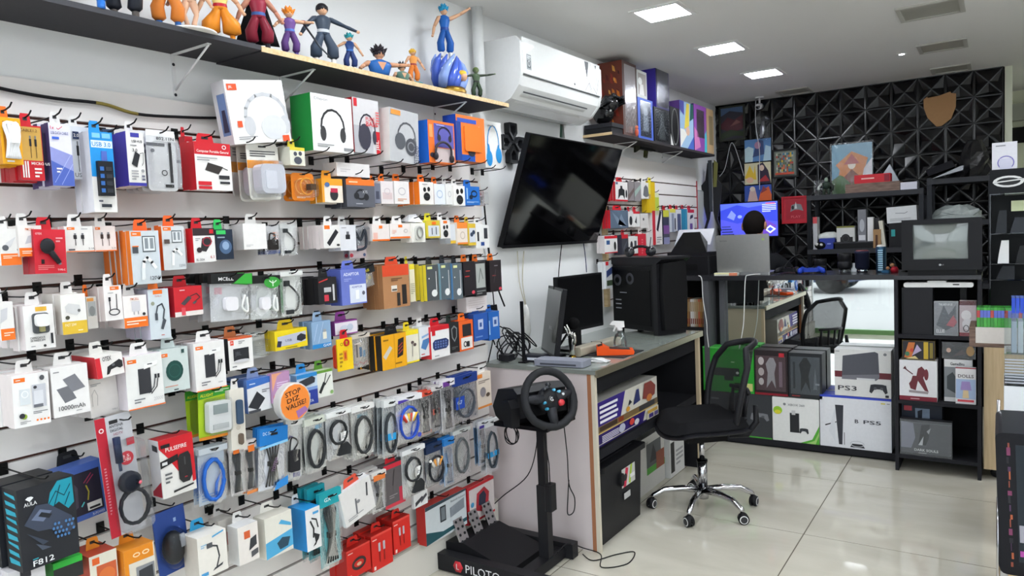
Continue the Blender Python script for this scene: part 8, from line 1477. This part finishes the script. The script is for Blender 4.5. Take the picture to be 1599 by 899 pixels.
for k, (dx, zz, c, w_, h_, lb) in enumerate(((-.12,1.1575,'e2e2e2',.05,.12,'white slanted device on the middle acrylic shelf'),(-.04,1.1575,'242628',.05,.09,'dark device beside the white one on the acrylic shelf'),(-.13,1.3165,'2c2f33',.05,.12,'dark gadget at the left of the upper acrylic shelf'),(-.06,1.3165,'34373c',.06,.08,'low dark gadget on the upper acrylic shelf'),(-.11,1.0725,'2a2c30',.08,.07,'black earphone case on the lower acrylic shelf'))):
    o = MB().prism([(-w_/2,0),(w_/2,0),(w_/2,h_),(-w_/2+w_*.35,h_),(-w_/2+w_*.15,h_*.5)], 0, .05, c).build('gadget', 'plastic', loc=(2.19+dx, 4.66, zz)); tag(o, lb, 'gadget')
o = MB().box(-.03,.03,0,.003,0,.055,'c8d0a8').build('price_card', 'card', loc=(2.135, 4.70, 1.43)); tag(o, 'pale green price card inside the acrylic display', 'card')
o = empty('tablet_box', (2.075, 4.64, 1.6506)); MB().box(-.055,.055,0,.1,0,.14,'d8d8e0').build('carton','card',o); MB().art(.11,.14,[('o',.55,.24,.34,.26,.05,'7a74b8'),('r',.3,.0,.78,.4,'c8c8dc'),('n',.15,.84,.8,.92,1,'8a8c94')]).build('printed_front','card',o); tag(o, 'white tablet box standing on the black header', 'box')
# tray of game cases
t = empty('wooden_tray', (2.075, 4.02, .80)); MB().box(-.14, .24, 0, .26, 0, .018, '9c6844').build('bottom', 'walnut', t); MB().box(-.14,-.115,0,.26,.018,.092,'a06c48').build('left_side','walnut',t); MB().box(-.1145,.24,.0,.012,.018,.092,'d6cfc8').build('front_card','card',t); MB().box(-.1145,.24,.248,.26,.018,.08,'a06c48').build('back_side','walnut',t)
tag(t, 'wooden tray with a white front holding game cases', 'tray')
for k in range(15):
    for j in range(2):
        c = ['3a9a34','348c30','44a43c'][(k+j) % 3]
        o = MB().box(0, .0125, 0, .10, 0, .165-.012*(j), c, top='4a58b8' if j else c).box(.0, .0125, -.0006, 0, .118, .152-.012*j, '5a68c0' if (k % 4) else 'b0403c').build('game_case', 'gloss', loc=(1.965+k*.0135, 4.036+j*.108, .8185)); tag(o, 'green game case standing in the wooden tray, %s row' % ('front' if j == 0 else 'back'), 'game case', 'green game cases in the tray')
st = empty('tray_stand', (2.08, 4.0, 0)); MB().box(-.02,.24,.02,.26,.0,.02,'2a2a2c').build('foot','metal',st); MB().box(.07,.12,.12,.16,.02,.799,'2a2a2c').build('post','metal',st); tag(st, 'dark post standing under the wooden tray', 'stand')
# clear bins and a white unit nearer the viewer
t = empty('white_unit', (2.21, 3.62, 0)); MB().box(-.14, .16, 0, .3, 0, .70, 'dfe3e8').build('carcass', 'plastic', t); MB().box(-.06,.16,-.002,-.0003,.575,.655,'8a94a4').box(-.06,.16,-.0025,-.0021,.60,.62,'5a6884').build('picture_strip','card',t)
tag(t, 'white display unit at the right edge of the picture', 'cabinet')
for k, (z, h, c, lb, mt) in enumerate(((.7005,.13,'c4c8d0','grey slatted clear bin on the white unit','acrylic'),(.8325,.17,'dfe4e2','clear bin of pale cases above the slatted bin','acrylic'))):
    t = empty('clear_bin', (2.21, 3.62, z)); m = MB(); m.box(-.14,.16,0,.006,0,h,c).box(-.14,-.134,.007,.24,0,h,c).box(-.133,.16,.234,.24,0,h,c).box(-.133,.16,.007,.233,0,.004,c); m.build('bin', mt, t)
    if k == 0:
        for q in range(9): MB().box(-.138,.158,-.003,-.0003,.012+q*.012,.018+q*.012,'aab0ba').build('slat', 'plastic', t)
    tag(t, lb, 'bin')
    if k == 1:
        for q in range(6):
            o = MB().box(0,.018,0,.12,0,.13,['aab8c8','c8d0d8','8a9cb0'][q%3]).build('pale_case','card',loc=(2.095+q*.022,3.64,.838)); tag(o, 'pale blue case inside the clear bin', 'case', 'pale cases in the clear bin')
for q in range(5):
    o = MB().box(0,.0125,0,.12,0,.062,'2448c0',top='6a84d8').build('game_case','gloss',loc=(2.095+q*.0145,3.64,1.0035)); tag(o, 'blue game case lying at the right edge above the bins', 'game case', 'blue game cases')
# rack of keyboards in the right foreground
t = empty('keyboard_rack', (2.05, 2.95, 0)); MB().cyl((0,.38,0),(0,.38,.70),.006,'c8c8cc',n=10).build('post', 'chrome', t); MB().cyl((0,.06,0),(0,.06,.42),.006,'c8c8cc',n=10).build('post', 'chrome', t); MB().box(.03,.3,.0,.4,.10,.16,'c49878').build('base_board','pine',t); MB().box(-.006,.3,.05,.39,.0,.02,'d8d8d6').build('foot','plastic',t)
tag(t, 'rack with thin chrome posts in the right foreground', 'stand')
t = empty('keyboard_box', (2.10, 2.98, .1605), rot=(0,-.03,0)); MB().rbox(-.045, .10, 0, .36, 0, .50, '1b1b20', r=.02, axis=1).build('carton', 'plastic', t)
m = MB()
for q in range(16): m.box(-.012+.003*math.sin(q*1.3), -.005+.003*math.sin(q*2.3), -.0012, -.0003, .03+q*.028, .046+q*.028+.006*(q%3), ['8a4a3c','a85a3c','4a3450','26262c','7a3c5c'][q % 5])
m.box(.012,.06,-.0012,-.0003,.05,.46,'202830').box(.016,.056,-.0018,-.0013,.07,.09,'a84a9c').box(.016,.056,-.0018,-.0013,.12,.18,'9a98a4').build('printed_front', 'card', t)
tag(t, 'upright black keyboard box with orange and violet marks', 'box')
